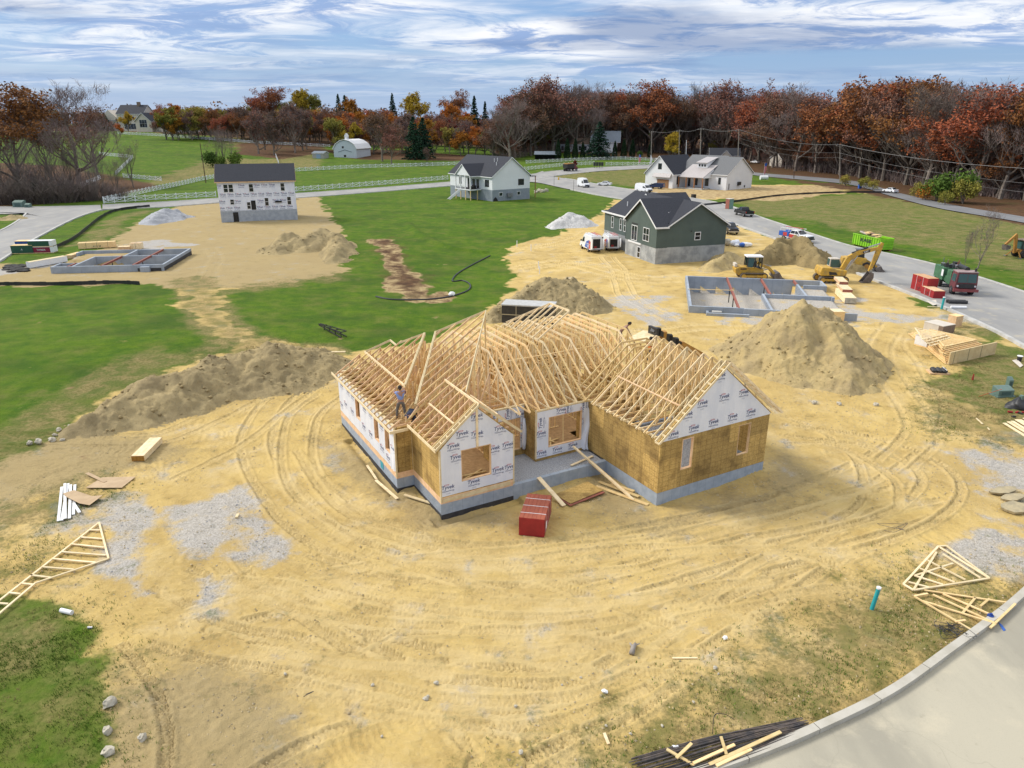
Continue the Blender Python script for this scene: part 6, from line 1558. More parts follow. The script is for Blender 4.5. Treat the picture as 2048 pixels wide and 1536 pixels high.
def bucket_mesh(x, z, w, d, h, teeth=True):
    mb = MB(); pl = [(0,h),(-d*0.55,h*0.75),(-d*0.75,h*0.3),(-d*0.45,0.02),(d*0.65,0.0)]
    for a, b in zip(pl[:-1], pl[1:]): mb.bar((x+a[0],0,z+a[1]),(x+b[0],0,z+b[1]),w,0.05,(0,0,1) if abs(a[0]-b[0]) > abs(a[1]-b[1]) else (1,0,0))
    for s in (1,-1): mb.prism([(x+p[0],z+p[1]) for p in pl], 1, s*w/2-0.025, s*w/2+0.025)
    if teeth:
        for i in range(6): mb.cbox((x+d*0.75, -w/2+w*(i+0.5)/6, z+0.03),(0.22,0.09,0.06))
    return mb
bucket_mesh(3.25, 0.05, 2.2, 0.95, 0.9).build('bucket', M['bucket'], o)
MB().cbox((-1.4,0.862,1.35),(0.8,0.02,0.16)).build('badge', M['black'], o)
MB().cbox((-1.4,-0.862,1.35),(0.8,0.02,0.16)).build('badge', M['black'], o)
# excavator
o = empty('excavator', gp(1660,563), radians(-3), 'yellow excavator with raised boom and bucket on the ground near the road', 'excavator'); o.scale = (0.94,)*3
tracks(o, 3.0, 0.45, 0.6, 1.1)
MB().box(-1.3,1.2,-0.8,0.8,0.55,1.0).build('undercarriage', M['track_steel'], o)
MB().slab([(-1.8,1.0,1.25),(1.6,1.0,1.25),(1.65,1.75,1.2),(0.3,1.85,1.22),(-0.4,2.1,1.22),(-1.75,2.15,1.22),(-1.95,1.5,1.2)]).build('engine_body', M['cat_yellow'], o, bevel=0.1)
MB().slab([(-0.35,1.85,0.01),(-0.3,3.1,0.01)])
cb = MB(); cb.prism([(-0.35,1.8),(1.3,1.8),(1.35,2.2),(0.95,3.15),(-0.3,3.15)], 1, 0.2, 1.2); cb.build('cab', M['cream'], o, bevel=0.05)
mb = MB(); pl = [(-0.2,1.95),(1.15,1.95),(1.2,2.25),(0.88,3.0),(-0.2,3.0)]
mb.add([(x,1.215,z) for x,z in pl],[(4,3,2,1,0)]); mb.add([(x,0.185,z) for x,z in pl],[(0,1,2,3,4)]); mb.add([(1.37,0.3,2.2),(1.37,1.1,2.2),(1.0,1.1,3.1),(1.0,0.3,3.1)],[(0,1,2,3)]); mb.add([(-0.37,0.3,2.2),(-0.37,1.1,2.2),(-0.33,1.1,3.05),(-0.33,0.3,3.05)],[(3,2,1,0)]); mb.build('cab_window', M['cab_glass'], o)
bm = MB()
def flatbeam(mb, pts, hs, w):
    for (a, b), (h0, h1) in zip(zip(pts[:-1], pts[1:]), zip(hs[:-1], hs[1:])):
        A, B = Vector((a[0],0,a[1])), Vector((b[0],0,b[1])); d = (B-A).normalized(); n = Vector((-d.z,0,d.x)); s = Vector((0,w/2,0))
        mb.add([A-n*h0/2-s,A+n*h0/2-s,A+n*h0/2+s,A-n*h0/2+s,B-n*h1/2-s,B+n*h1/2-s,B+n*h1/2+s,B-n*h1/2+s],[(0,1,2,3),(7,6,5,4),(4,5,1,0),(5,6,2,1),(6,7,3,2),(7,4,0,3)])
flatbeam(bm, [(1.2,1.8),(1.9,3.3),(3.0,4.05),(5.8,4.75)], [0.55,0.7,0.6,0.35], 0.42); bm.v = [(x,y-0.35,z) for x,y,z in bm.v]; bm.build('boom', M['cat_yellow'], o)
mb = MB(); flatbeam(mb, [(6.0,5.45),(5.75,4.7),(4.9,1.55)], [0.3,0.65,0.32], 0.34); mb.v = [(x,y-0.35,z) for x,y,z in mb.v]; mb.build('stick', M['cat_yellow'], o)
MB().bar((3.2,-0.35,4.45),(6.0,-0.35,5.4),0.16,0.16).build('hydraulic_ram', M['chrome'], o); MB().bar((2.2,-0.35,4.0),(4.2,-0.35,4.8),0.2,0.2,(0,0,1)).build('hydraulic_ram', M['black'], o)
for y in (-0.1,-0.6): MB().bar((1.6,y,1.5),(2.9,y,3.7),0.13,0.13).build('hydraulic_ram', M['chrome'], o)
MB().bar((5.95,-0.35,4.3),(5.35,-0.35,1.9),0.14,0.14).build('hydraulic_ram', M['black'], o)
bk = MB(); pl = [(4.85,1.5),(5.3,1.35),(5.35,0.7),(5.1,0.15),(3.9,0.05),(4.3,0.6)]
for y0 in (-0.85,0.10): bk.prism(pl, 1, y0, y0+0.05)
bk.prism([(5.3,1.35),(5.35,0.7),(5.1,0.15),(3.9,0.05),(3.9,0.0),(5.15,0.08),(5.42,0.7),(5.36,1.36)], 1, -0.85, 0.15); bk.build('bucket', M['bucket'], o)
MB().cbox((5.05,-0.35,1.6),(0.3,0.4,0.35)).build('coupler', mat('coupler_pale', (0.45,0.42,0.33)), o)
for s in (1,-1):
    MB().prism([(-0.7,1.15),(0.4,1.15),(0.15,1.5),(-0.8,1.6)], 1, s*1.252-0.004, s*1.252+0.004).build('badge', M['black'], o)
bd = MB(); bd.prism([(3.6,3.98),(4.5,4.2),(4.45,4.5),(3.5,4.25)], 1, -0.572, -0.566); bd.build('badge', M['black'], o)
lt = MB(); tr_, w_, h_ = text_tris('CAT', 0.3, 0.02)
for t in tr_: lt.add([(p[0]*0.97-p[1]*0.24+4.0, -0.576, p[0]*0.24+p[1]*0.97+4.14) for p in t], [(0,1,2)])
lt.build('lettering', M['white'], o)
# second machine behind the excavator
o = empty('wheel_loader', gp(1712,540), radians(-15), 'second yellow machine parked behind the excavator at the kerb', 'loader')
MB().slab([(-2.2,0.9,0.9),(1.0,0.8,0.85),(1.1,1.7,0.75),(0.1,1.9,0.85),(-2.1,1.8,0.85)]).build('engine_body', M['cat_yellow'], o, bevel=0.08)
MB().prism([(-0.3,1.8),(0.7,1.8),(0.6,2.9),(-0.3,2.9)], 1, -0.6, 0.6).build('cab', M['black'], o); MB().box(-0.45,0.8,-0.7,0.7,2.9,3.0).build('cab_roof', M['steel'], o)
for x in (-1.4,1.1):
    for s in (1,-1): wheel(o, x, s*1.0, 0.65, 0.45, 'old_yellow')
for s in (1,-1): MB().bar((0.7,s*0.5,1.6),(2.6,s*0.5,0.6),0.14,0.25).build('lift_arm', M['cat_yellow'], o)
bucket_mesh(2.9,0.05,2.2,0.8,0.8).build('bucket', M['bucket'], o)
# backhoe at the right edge
o = empty('backhoe', gp(2044,514), radians(12), 'old orange backhoe with folded digging arm on the right-hand grass', 'backhoe')
MB().slab([(-1.2,0.8,0.6),(2.8,0.7,0.55),(2.9,1.5,0.5),(1.2,1.7,0.6),(-1.2,1.2,0.75)]).build('engine_body', M['old_yellow'], o, bevel=0.05)
mb = MB(); 
for x, y in ((-1.1,0.7),(-1.1,-0.7),(0.9,0.7),(0.9,-0.7)): mb.bar((x,y,1.2),(x*0.95,y*0.95,2.6),0.09,0.09)
mb.build('cab_frame', M['black'], o); MB().box(-1.25,1.05,-0.85,0.85,2.6,2.72).build('cab_roof', M['tan_roof'], o); MB().box(-0.95,0.75,-0.62,0.62,1.3,2.58).build('cab_window', M['cab_glass'], o)
for s in (1,-1): wheel(o, -0.5, s*1.0, 0.68, 0.45, 'old_yellow', 0.5); wheel(o, 2.3, s*0.9, 0.42, 0.3, 'old_yellow')
MB().bar((-1.6,0,0.7),(-2.0,0,3.4),0.28,0.45,(1,0,0)).build('boom', M['old_yellow'], o); MB().bar((-1.9,0,3.5),(-3.6,0,2.0),0.24,0.35).build('stick', M['old_yellow'], o)
MB().prism([(-3.8,2.0),(-2.9,1.9),(-2.9,1.4),(-3.6,1.2)], 1, -0.4, 0.4).build('bucket', M['bucket'], o)
for s in (1,-1): MB().bar((-1.5,s*0.6,0.9),(-1.7,s*1.3,0.15),0.12,0.14).build('stabiliser', M['old_yellow'], o); MB().cbox((-1.72,s*1.32,0.08),(0.4,0.4,0.08)).build('stabiliser_pad', M['steel'], o)
# rusty maroon truck with green body
a, b = gp(1880,578), gp(1935,586)
o = empty('work_truck', gp(1906,580), ang0((1870,562),(1930,596)), 'battered maroon cab-over truck with a green tank body at the kerb', 'truck')
MB().slab([(1.7,0.75,1.2),(3.3,0.7,1.2),(3.4,1.5,1.2),(3.3,2.75,1.1),(1.8,2.8,1.12),(1.65,1.6,1.2)]).build('cab', M['maroon'], o, bevel=0.06)
MB().box(1.75,3.35,-1.13,1.13,2.76,2.86).build('cab_roof', mat('dull_pink_roof', (0.36,0.27,0.26), (0.28,0.2,0.19), 2, 0.7), o)
MB().add([(3.42,-1.0,1.6),(3.42,1.0,1.6),(3.33,0.95,2.62),(3.33,-0.95,2.62)],[(0,1,2,3)]).build('windscreen', M['cab_glass'], o); MB().add([(3.425,-0.02,1.6),(3.425,0.02,1.6),(3.345,0.02,2.62),(3.345,-0.02,2.62)],[(0,1,2,3)]).build('windscreen_bar', M['maroon'], o)
side_quads(o, 'side_window', [[(2.0,1.65),(3.1,1.65),(3.05,2.5),(2.05,2.5)]], lambda z: 1.21-(z-1.5)*0.075, M['cab_glass'])
MB().box(3.38,3.46,-0.85,0.85,0.95,1.45).build('grille', M['black'], o); MB().box(3.35,3.65,-1.35,1.35,0.55,0.85).build('bumper', mat('bumper_red', (0.28,0.06,0.06), (0.2,0.05,0.05), 3, 0.6), o)
for s in (1,-1): MB().cyl((3.47,s*0.95,1.2),0.11,0.05,'x',10).build('headlight', M['lamp_clear'], o)
MB().box(-4.0,1.8,-0.5,0.5,0.6,0.95).build('chassis', M['dark'], o)
MB().box(0.2,1.55,-1.15,1.15,0.95,2.6).build('tank_body', M['truck_green'], o, bevel=0.03); MB().box(-3.9,-1.0,-1.15,1.15,1.0,2.5).build('tank_body', M['truck_green'], o, bevel=0.03); MB().box(-1.0,0.2,-0.9,0.9,0.95,1.6).build('deck', M['truck_green'], o)
MB().box(-1.5,-0.9,-1.16,-1.152,1.5,2.3).build('notice_plate', M['white'], o); MB().cyl((0.9,0.3,2.95),0.28,2.4,'x',12).build('air_tank', M['black'], o); MB().cyl((2.9,0.9,3.0),0.12,0.5,n=10).build('exhaust_stack', M['black'], o)
rr = random.Random(4)
for i in range(9): x, y = rr.uniform(-3.6,0.1), rr.uniform(-0.9,0.9); MB().cbox((x,y,2.7),(rr.uniform(0.2,0.7),rr.uniform(0.2,0.5),rr.uniform(0.3,0.7)),rz=rr.uniform(0,3),rx=rr.uniform(-0.3,0.3)).build('fitting', M['black'] if i % 3 else M['steel'], o)
for i in range(6): x, y = rr.uniform(-3.6,-1.0), rr.uniform(-0.9,0.9); MB().bar((x,y,2.5),(x+0.1,y,3.2+rr.random()*0.3),0.06,0.06).build('pipe', M['steel'] if i % 2 else M['rust'], o)
for x in (2.4,-1.9,-3.1):
    for s in (1,-1): wheel(o, x, s*1.2, 0.52, 0.38, 'steel', 0.5)
# lime green roll-off container
a, b = gp(1702,493), gp(1762,504); 
WC = ang0((1699.6,489),(1762,504.5))
o = empty('waste_container', (gp(1699.6,489)+gp(1762,504.5))/2+Vector((-sin(WC),cos(WC),0))*1.2, WC, 'lime green roll-off waste container heaped with boards on the road', 'skip')
L_, W_ = 6.7, 2.45
mb = MB(); mb.box(-L_/2,L_/2,-W_/2,W_/2,0.25,0.32); mb.box(-L_/2,L_/2,-W_/2,-W_/2+0.06,0.32,1.95); mb.box(-L_/2,L_/2,W_/2-0.06,W_/2,0.32,1.95); mb.box(-L_/2,-L_/2+0.06,-W_/2+0.06,W_/2-0.06,0.32,1.95); mb.box(L_/2-0.06,L_/2,-W_/2+0.06,W_/2-0.06,0.32,1.95); mb.build('box', M['lime'], o)
rb_ = MB()
for i in range(12):
    x = -L_/2+0.25+i*(L_-0.5)/11
    for s in (1,-1): rb_.box(x-0.05,x+0.05,s*(W_/2+0.05)-0.05,s*(W_/2+0.05)+0.05,0.3,1.85)
for s in (1,-1): rb_.box(-L_/2,L_/2,s*(W_/2+0.02)-0.07,s*(W_/2+0.02)+0.07,1.9,2.02)
for z in (0.7,1.15,1.6): rb_.box(L_/2,L_/2+0.08,-W_/2,W_/2,z-0.06,z+0.06)
rb_.build('ribs', M['lime'], o); MB().box(-L_/2,L_/2,-0.9,-0.7,0.0,0.25).build('skid_rail', M['rust'], o); MB().box(-L_/2,L_/2,0.7,0.9,0.0,0.25).build('skid_rail', M['rust'], o)
lt = MB(); tr_, w_, h_ = text_tris('KASK', 0.75, 0.03)
for t in tr_: lt.add([(p[0]*1.5+0.2, -W_/2-0.112, 1.0+p[1]) for p in t], [(0,1,2)])
lt.build('lettering', M['black'], o)
rr = random.Random(12)
for i in range(16):
    x, y = rr.uniform(-2.9,2.9), rr.uniform(-0.8,0.8); k_ = rr.choice(('pine','white','tan_roof','pine_pink','cream'))
    tg = MB().cbox((0,0,0),(rr.uniform(0.7,1.9),rr.uniform(0.2,0.7),rr.uniform(0.05,0.35)),rz=rr.uniform(-0.5,0.5),ry=rr.uniform(-0.35,0.35)).build('scrap_board', M[k_], loc=o.location+Matrix.Rotation(WC,3,'Z')@Vector((x,y,2.0+rr.uniform(-0.1,0.35))), rz=WC)
    tag(tg, 'scrap board heaped in the lime green container', 'board', 'scrap boards in the lime container')
# telehandler feeding sheets to the roof
tb = hw(24.4, 7.6, -FT)
o = empty('telehandler', tb, HA+pi*0.78, 'black and yellow telehandler reaching its boom over the back of the framed house', 'telehandler')
MB().slab([(-2.4,0.8,1.1),(2.2,0.7,1.1),(2.3,1.4,1.0),(-2.4,1.7,1.0)]).build('engine_body', M['old_yellow'], o); MB().box(-0.6,0.9,0.3,1.1,1.4,2.5).build('cab', M['black'], o)
for x in (-1.6,1.6):
    for s in (1,-1): wheel(o, x, s*1.15, 0.62, 0.45, 'old_yellow')
def world_bar(p, q, w, h, name, m, parent):
    inv = parent.matrix_basis.inverted() if False else (Matrix.Translation(parent.location)@Matrix.Rotation(parent.rotation_euler.z,4,'Z')).inverted()
    return MB().bar(inv@Vector(p), inv@Vector(q), w, h).build(name, m, parent)
pa, pb_ = hw(24.6,7.6,2.2), hw(19.3,6.9,5.1)
pm_ = pa.lerp(pb_, 0.45)
world_bar(pa, pm_, 0.5, 0.5, 'boom', M['old_yellow'], o); world_bar(pm_, pb_, 0.36, 0.36, 'boom', M['black'], o)
for t in (0.55,0.68,0.8,0.92): c_ = pa.lerp(pb_, t); world_bar(c_-Vector((0,0,0.26)), c_+Vector((0.05,0,0.26)), 0.42, 0.42, 'hose_bracket', M['dark'] if t != 0.8 else M['old_yellow'], o)
world_bar(hw(19.4,6.5,4.9), hw(19.4,7.4,4.9), 0.2, 0.7, 'fork_carriage', M['black'], o)
for v in (6.6,7.3): world_bar(hw(19.3,v,4.62), hw(17.9,v,4.62), 0.12, 0.06, 'fork', M['steel'], o)
sh = MB(); sh.box(-1.25,1.25,-0.62,0.62,0,0.05); tag(sh.build('sheathing_panel', M['pine_pale'], loc=hw(18.6,7.0,4.67), rz=HA+0.45), 'plywood sheet carried on the telehandler forks over the roof', 'panel')
# ------------------------------------------------------------------ trees
def leafmat(name, c1, c2, rnd=0.25, scale=0.5):
    m, N, L, B = nodes_of(name); t = N.new('ShaderNodeTexCoord'); oi = N.new('ShaderNodeObjectInfo')
    f = nramp(N, L, nnoise(N, L, t.outputs['Object'], scale, 4, 0.6), 0.33, 0.67)
    c = mixc(N, L, f, c1, c2); hs = N.new('ShaderNodeHueSaturation'); L.new(c, hs.inputs['Color'])
    L.new(nramp(N, L, oi.outputs['Random'], 0, 1, 1-rnd, 1+rnd), hs.inputs['Value']); L.new(nramp(N, L, oi.outputs['Random'], 0, 1, 0.515, 0.485), hs.inputs['Hue'])
    L.new(hs.outputs[0], B.inputs['Base Color']); B.inputs['Roughness'].default_value = 0.85; B.inputs['Specular IOR Level'].default_value = 0.15
    return m
M['bark'] = mat('bark_grey', (0.22,0.185,0.15), (0.13,0.105,0.085), 1.5, 0.95, rnd=0.2)
M['twig'] = leafmat('bare_twigs', (0.22,0.175,0.15), (0.15,0.115,0.105), 0.2)
M['rust_leaf'] = leafmat('rust_oak_leaves', (0.36,0.125,0.042), (0.21,0.078,0.036), 0.22)
M['brown_leaf'] = leafmat('brown_oak_leaves', (0.26,0.125,0.070), (0.165,0.085,0.058), 0.25)
M['red_leaf'] = leafmat('dark_red_leaves', (0.26,0.028,0.026), (0.14,0.020,0.022), 0.25)
M['yellow_leaf'] = leafmat('yellow_leaves', (0.50,0.35,0.035), (0.32,0.21,0.030), 0.25)
M['olive_leaf'] = leafmat('yellow_green_leaves', (0.33,0.29,0.055), (0.20,0.19,0.042), 0.22)
M['orange_leaf'] = leafmat('orange_leaves', (0.52,0.20,0.03), (0.32,0.12,0.025), 0.22)
M['green_leaf'] = leafmat('green_shrub_leaves', (0.11,0.18,0.03), (0.055,0.10,0.02), 0.2)
M['spruce'] = leafmat('spruce_needles', (0.028,0.070,0.036), (0.016,0.042,0.026), 0.2, 1.0)
M['arbor'] = leafmat('arborvitae_sprays', (0.022,0.050,0.020), (0.012,0.030,0.014), 0.15, 1.5)
def rnd_unit(r):
    while True:
        v = Vector((r.uniform(-1,1), r.uniform(-1,1), r.uniform(-1,1)))
        if 0.05 < v.length < 1: return v.normalized()
def leaf(mb, c, s, r, flat=0.0):
    a = rnd_unit(r); b = a.cross(rnd_unit(r))
    if b.length < 0.05: return
    b.normalize(); a = a*s*r.uniform(0.7,1.3); b = b*s*r.uniform(0.4,0.8)
    o = len(mb.v); mb.v += [tuple(c-a), tuple(c+b), tuple(c+a), tuple(c-b)]; mb.f.append((o,o+1,o+2,o+3))
def sliver(mb, p, q, w, r):
    d = (q-p); s = d.cross(rnd_unit(r))
    if s.length < 1e-4: return
    s = s.normalized()*w; o = len(mb.v); mb.v += [tuple(p-s), tuple(p+s), tuple(q)]; mb.f.append((o,o+1,o+2))
def broadleaf(seed, h, spread, leaves, leaf_size, twigs=1.0, trunk_frac=0.24, lean=0.0, base_r=None, upright=0.4, clump=1.0):
    # trunk and limbs in one mesh, twigs and leaves (the crown) in another; height h
    r = random.Random(seed); wood = MB(); tw = MB(); lf_ = MB(); R0 = base_r or h*0.016
    tips = []
    def grow(p, d, length, rad, lev):
        n = 4 if lev < 2 else 3; pts = [p]; rads = [rad]; q = p.copy(); dd = d.copy()
        for i in range(n):
            dd = (dd+rnd_unit(r)*(0.10 if lev == 0 else 0.26)+Vector((0,0,upright*0.22 if lev else 0))).normalized()
            q = q+dd*length/n; pts.append(q.copy()); rads.append(rad*(1-0.62*(i+1)/n))
        wood.tube(pts, rads, 7 if lev == 0 else 5 if lev == 1 else 3, caps=False)
        if lev >= 3: tips.append((pts[-1], dd)); tips.append((pts[-2], dd)); return
        kids = (9, 5, 4)[lev]
        for k in range(kids):
            low = lev == 0 and k < 4
            t = r.uniform(0.45, 1.0) if lev else (r.uniform(0.30, 0.62) if low else r.uniform(0.5, 1.0))
            i = min(int(t*n), n-1); b = pts[i].lerp(pts[i+1], t*n-i) if i < n else pts[-1]
            az = 2*pi*(k+r.uniform(-0.3,0.3))/kids+seed; perp = Vector((cos(az), sin(az), 0))
            out = (perp*spread+Vector((0,0,-0.12 if low else upright+0.25))+dd*0.55+rnd_unit(r)*0.3).normalized()
            grow(b, out, length*(r.uniform(0.72,0.95) if lev == 0 else r.uniform(0.5,0.72)), rads[min(i+1,n)]*0.72, lev+1)
    tl = h*trunk_frac*1.25
    grow(Vector((0,0,-0.3)), Vector((lean,0.0,1)).normalized(), tl+0.3, R0, 0)
    top = max(p.z for p, _ in tips); k = h/top*0.97
    sc = lambda v: (v[0]*min(k,1.35), v[1]*min(k,1.35), v[2]*k)
    wood.v = [sc(v) for v in wood.v]; tips = [(Vector(sc(p)), d) for p, d in tips]
    for p, d in tips:
        for j in range(int(6*twigs)):
            e = (d+rnd_unit(r)*0.9+Vector((0,0,0.25))).normalized(); L_ = h*r.uniform(0.035,0.085)
            q = p+rnd_unit(r)*h*0.02; sliver(tw, q, q+e*L_, 0.035*h/22, r)
            if j % 2: e2 = (e+rnd_unit(r)*0.8).normalized(); m = q+e*L_*0.5; sliver(tw, m, m+e2*L_*0.7, 0.028*h/22, r)
    if leaves:
        for p, d in tips:
            if r.random() > clump: continue
            c = p+d*h*0.02; rr = h*0.055
            for j in range(leaves):
                v = rnd_unit(r)*r.random()**0.5*rr; v.z *= 0.8; leaf(lf_, c+v, leaf_size, r)
    return wood, tw, lf_
def tree_proto(name, parts):
    o = empty(name, (0,0,0))
    for nm, mb, m in parts:
        if mb.v: mb.build(nm, m, o)
    return o
PROTO = {}
def bl(key, nm, seed, h, spread, leaves, ls, lm, **k):
    w, t_, l = broadleaf(seed, h, spread, leaves, ls, **k)
    pr = [('trunk', w, M['bark'])]
    pr.append(('twigs', t_, M['twig']))
    if l.v: pr.append(('crown', l, M[lm]))
    PROTO.setdefault(key, []).append((tree_proto(nm, pr), h))
for s in (1,2,3): bl('rust', 'oak_tree', s, 26, 0.75, 15, 0.34, 'rust_leaf', twigs=0.7)
for s in (4,5,6,7): bl('brown', 'oak_tree', s, 27, 0.72, 11, 0.33, 'brown_leaf', twigs=0.9, clump=0.92)
for s in (8,9,10): bl('bare', 'bare_tree', s, 27, 0.7, 0, 0.3, 'brown_leaf', twigs=1.5, upright=0.5)
for s in (11,12): bl('yellow', 'yellow_tree', s, 18, 0.7, 20, 0.30, 'yellow_leaf', twigs=0.3, trunk_frac=0.2)
for s in (13,14): bl('olive', 'yellow_green_tree', s, 18, 0.65, 20, 0.30, 'olive_leaf', twigs=0.4, trunk_frac=0.2)
for s in (15,16): bl('orange', 'orange_tree', s, 18, 0.7, 20, 0.32, 'orange_leaf', twigs=0.3, trunk_frac=0.2)
for s in (17,18): bl('red', 'maple_tree', s, 10, 0.75, 22, 0.24, 'red_leaf', twigs=0.4, trunk_frac=0.18)
for s in (19,20): bl('sapling', 'bare_sapling', s, 9, 0.45, 0, 0.2, 'brown_leaf', twigs=0.35, upright=0.75, trunk_frac=0.3, base_r=0.11)
for s in (21,22): bl('purple', 'bare_tree', s, 14, 0.75, 4, 0.22, 'brown_leaf', twigs=2.6, trunk_frac=0.16, upright=0.5)
def spruce(seed, h, w, pine=False):
    r = random.Random(seed); wood = MB(); cr = MB(); wood.tube([(0,0,-0.3),(0,0,h*0.96)], [h*0.018, 0.03], 6)
    n = int(h*5)
    for i in range(n):
        t = (i+r.random())/n; z = h*(0.05+0.95*t); L_ = w*(1-t)**0.8*r.uniform(0.75,1.15)+0.15
        for k in range(7):
            a = r.uniform(0, 2*pi); d = Vector((cos(a), sin(a), -0.22+0.35*t)); m_ = max(3, int(L_*4.5))
            for j in range(m_):
                s = (j+r.random())/m_; c = Vector((0,0,z))+d*L_*s+Vector((0,0,r.uniform(-0.1,0.1)-0.15*s*s)); leaf(cr, c, 0.20+0.10*s, r)
    return wood, cr
for s, h, w in ((31,13,3.6),(32,15,2.8)):
    a, b = spruce(s, h, w); PROTO.setdefault('spruce', []).append((tree_proto('spruce_tree', [('trunk',a,M['bark']),('crown',b,M['spruce'])]), h))
def arborvitae(seed, h, w):
    r = random.Random(seed); wood = MB(); cr = MB(); wood.tube([(0,0,-0.2),(0,0,h*0.9)], [0.12, 0.02], 5)
    for i in range(2600):
        t = r.random()**0.8; z = h*t; rad = w*(1-t)**0.62*min(1, 0.45+t*4); a = r.uniform(0,2*pi); q = rad*(0.7+0.3*r.random())
        leaf(cr, Vector((cos(a)*q, sin(a)*q, z)), 0.20, r)
    return wood, cr
a, b = arborvitae(41, 7.5, 1.5); PROTO['arbor'] = [(tree_proto('arborvitae', [('trunk',a,M['bark']),('crown',b,M['arbor'])]), 7.5)]
def shrub(seed, h, w, m, n=900, ls=0.16):
    r = random.Random(seed); wood = MB(); cr = MB()
    for k in range(6):
        a = r.uniform(0,2*pi); wood.tube([(0,0,-0.1),(cos(a)*w*0.25,sin(a)*w*0.25,h*0.4),(cos(a)*w*0.5,sin(a)*w*0.5,h*0.8)], [0.06,0.04,0.015], 4)
    cl = [Vector((r.uniform(-1,1)*w*0.6, r.uniform(-1,1)*w*0.6, h*r.uniform(0.3,0.75))) for _ in range(7)]
    for i in range(n):
        c = r.choice(cl)+rnd_unit(r)*r.random()**0.4*Vector((w*0.45,w*0.45,h*0.3)).length*0.62
        c.z = max(0.05, c.z); leaf(cr, c, ls, r)
    return wood, cr
for key, m_, nm in (('gshrub','green_leaf','shrub'),('yshrub','olive_leaf','shrub'),('dshrub','spruce','shrub'),('oshrub','orange_leaf','shrub')):
    a, b = shrub(50+len(key)+ord(key[0]), 4.0, 2.2, m_, 1300); PROTO[key] = [(tree_proto(nm, [('trunk',a,M['bark']),('crown',b,M[m_])]), 4.0)]
def brush(seed):
    r = random.Random(seed); tw = MB()
    for k in range(260):
        a = r.uniform(0,2*pi); q = Vector((cos(a)*r.random()*1.8, sin(a)*r.random()*1.8, 0)); e = (Vector((cos(a)*0.4,sin(a)*0.4,1))+rnd_unit(r)*0.3)
        L_ = r.uniform(1.0,3.4); sliver(tw, q, q+e*L_, 0.03, r)
        for j in range(3): e2 = (e+rnd_unit(r)*0.9); m = q+e*L_*r.uniform(0.4,0.9); sliver(tw, m, m+e2*L_*0.35, 0.022, r)
    return tw
PROTO['brush'] = []
for s in (61,62):
    o = brush(s).build('bare_brush', M['twig']); PROTO['brush'].append((o, 3.4))
USED = set(); TR = random.Random(99)
LBL = {'rust':('oak','rust brown oak in full dry leaf in the right-hand woods'),'brown':('oak','thin brown-leaved oak with grey limbs in the right-hand woods'),'bare':('tree','tall leafless grey tree in the right-hand woods')}
def plant(key, loc, h, label, cat, group=None, wide=1.0, which=None):
    lst = PROTO[key]; i = TR.randrange(len(lst)) if which is None else which % len(lst); o, h0 = lst[i]
    if (key, i) in USED: o = copy_tree(o)
    else: USED.add((key, i))
    s = h/h0; o.location = loc; o.scale = (s*wide, s*wide, s); o.rotation_euler.z = TR.uniform(0, 2*pi)
    for k in ('label','category','group'):
        if k in o: del o[k]
    tag(o, label, cat, group); return o
def plant_px(key, px, py, hpx, label, cat, group=None, wide=1.0, which=None):
    g_ = gp(px, py); d = g_.y*_c-(g_.z-CAMZ)*_s
    return plant(key, g_, hpx*d/F/cos(PITCH*0.4), label, cat, group, wide, which)
# --- single trees that stand out
plant_px('bare', 158, 372, 192, 'huge bare oak with twisted limbs towering over the left verge', 'tree', which=0, wide=1.2)
plant_px('rust', 40, 398, 212, 'massive rust-leaved oak at the left picture edge', 'oak', which=1, wide=1.2)
plant_px('rust', -60, 392, 205, 'rust-leaved oak cut off by the left picture edge', 'oak', which=0, wide=1.2)
plant_px('brown', 105, 372, 175, 'brown-leaved oak between the rust oak and the huge bare oak', 'oak', which=2)
plant_px('brown', 195, 352, 130, 'short brown oak right of the huge bare oak', 'oak', which=1)
for px, py, h in ((15,402,110),(48,404,140),(75,404,120),(102,402,100),(128,400,135),(150,398,110),(188,400,120),(205,398,95),(240,395,85)):
    plant_px('sapling', px, py, h, 'thin bare tree in the thicket along the left verge', 'tree', 'bare saplings along the left verge')
plant_px('sapling', 268, 376, 95, 'lone slender bare tree before the left paddock', 'tree', which=0)
for px, py, h in ((10,408,45),(40,407,52),(70,407,42),(100,406,48),(135,404,40),(165,402,44),(200,400,34),(235,397,26),(30,398,60),(120,396,55)):
    plant_px('brush', px, py, h, 'leafless brush at the foot of the thin left verge trees', 'brush', 'bare brush along the left verge', 1.3)
for px, py, h in ((60,405,40),(150,402,34),(110,404,36)): plant_px('dshrub', px, py, h, 'dark evergreen shrub in the left verge thicket', 'shrub', 'dark shrubs in the left verge')
plant_px('spruce', 213, 262, 34, 'dark round evergreen on the hill left of the cream house', 'tree', wide=1.6, which=0)
plant_px('yellow', 258, 268, 42, 'yellow tree in front of the large cream house', 'tree', which=0); plant_px('orange', 240, 274, 26, 'orange bush left of the large cream house', 'tree', which=1)
plant_px('red', 282, 262, 38, 'small red tree at the cream house wall', 'tree', which=0)
for px, py, h in ((433,330,72),(448,332,80),(462,330,68)): plant_px('sapling', px, py, h, 'bare tree in the clump behind the white wrapped house', 'tree', 'bare clump behind the wrapped house')
for px, py, h in ((425,334,40),(470,334,38),(445,335,30)): plant_px('gshrub', px, py, h, 'green shrub below the bare clump behind the wrapped house', 'shrub', 'shrubs in the clump behind the wrapped house')
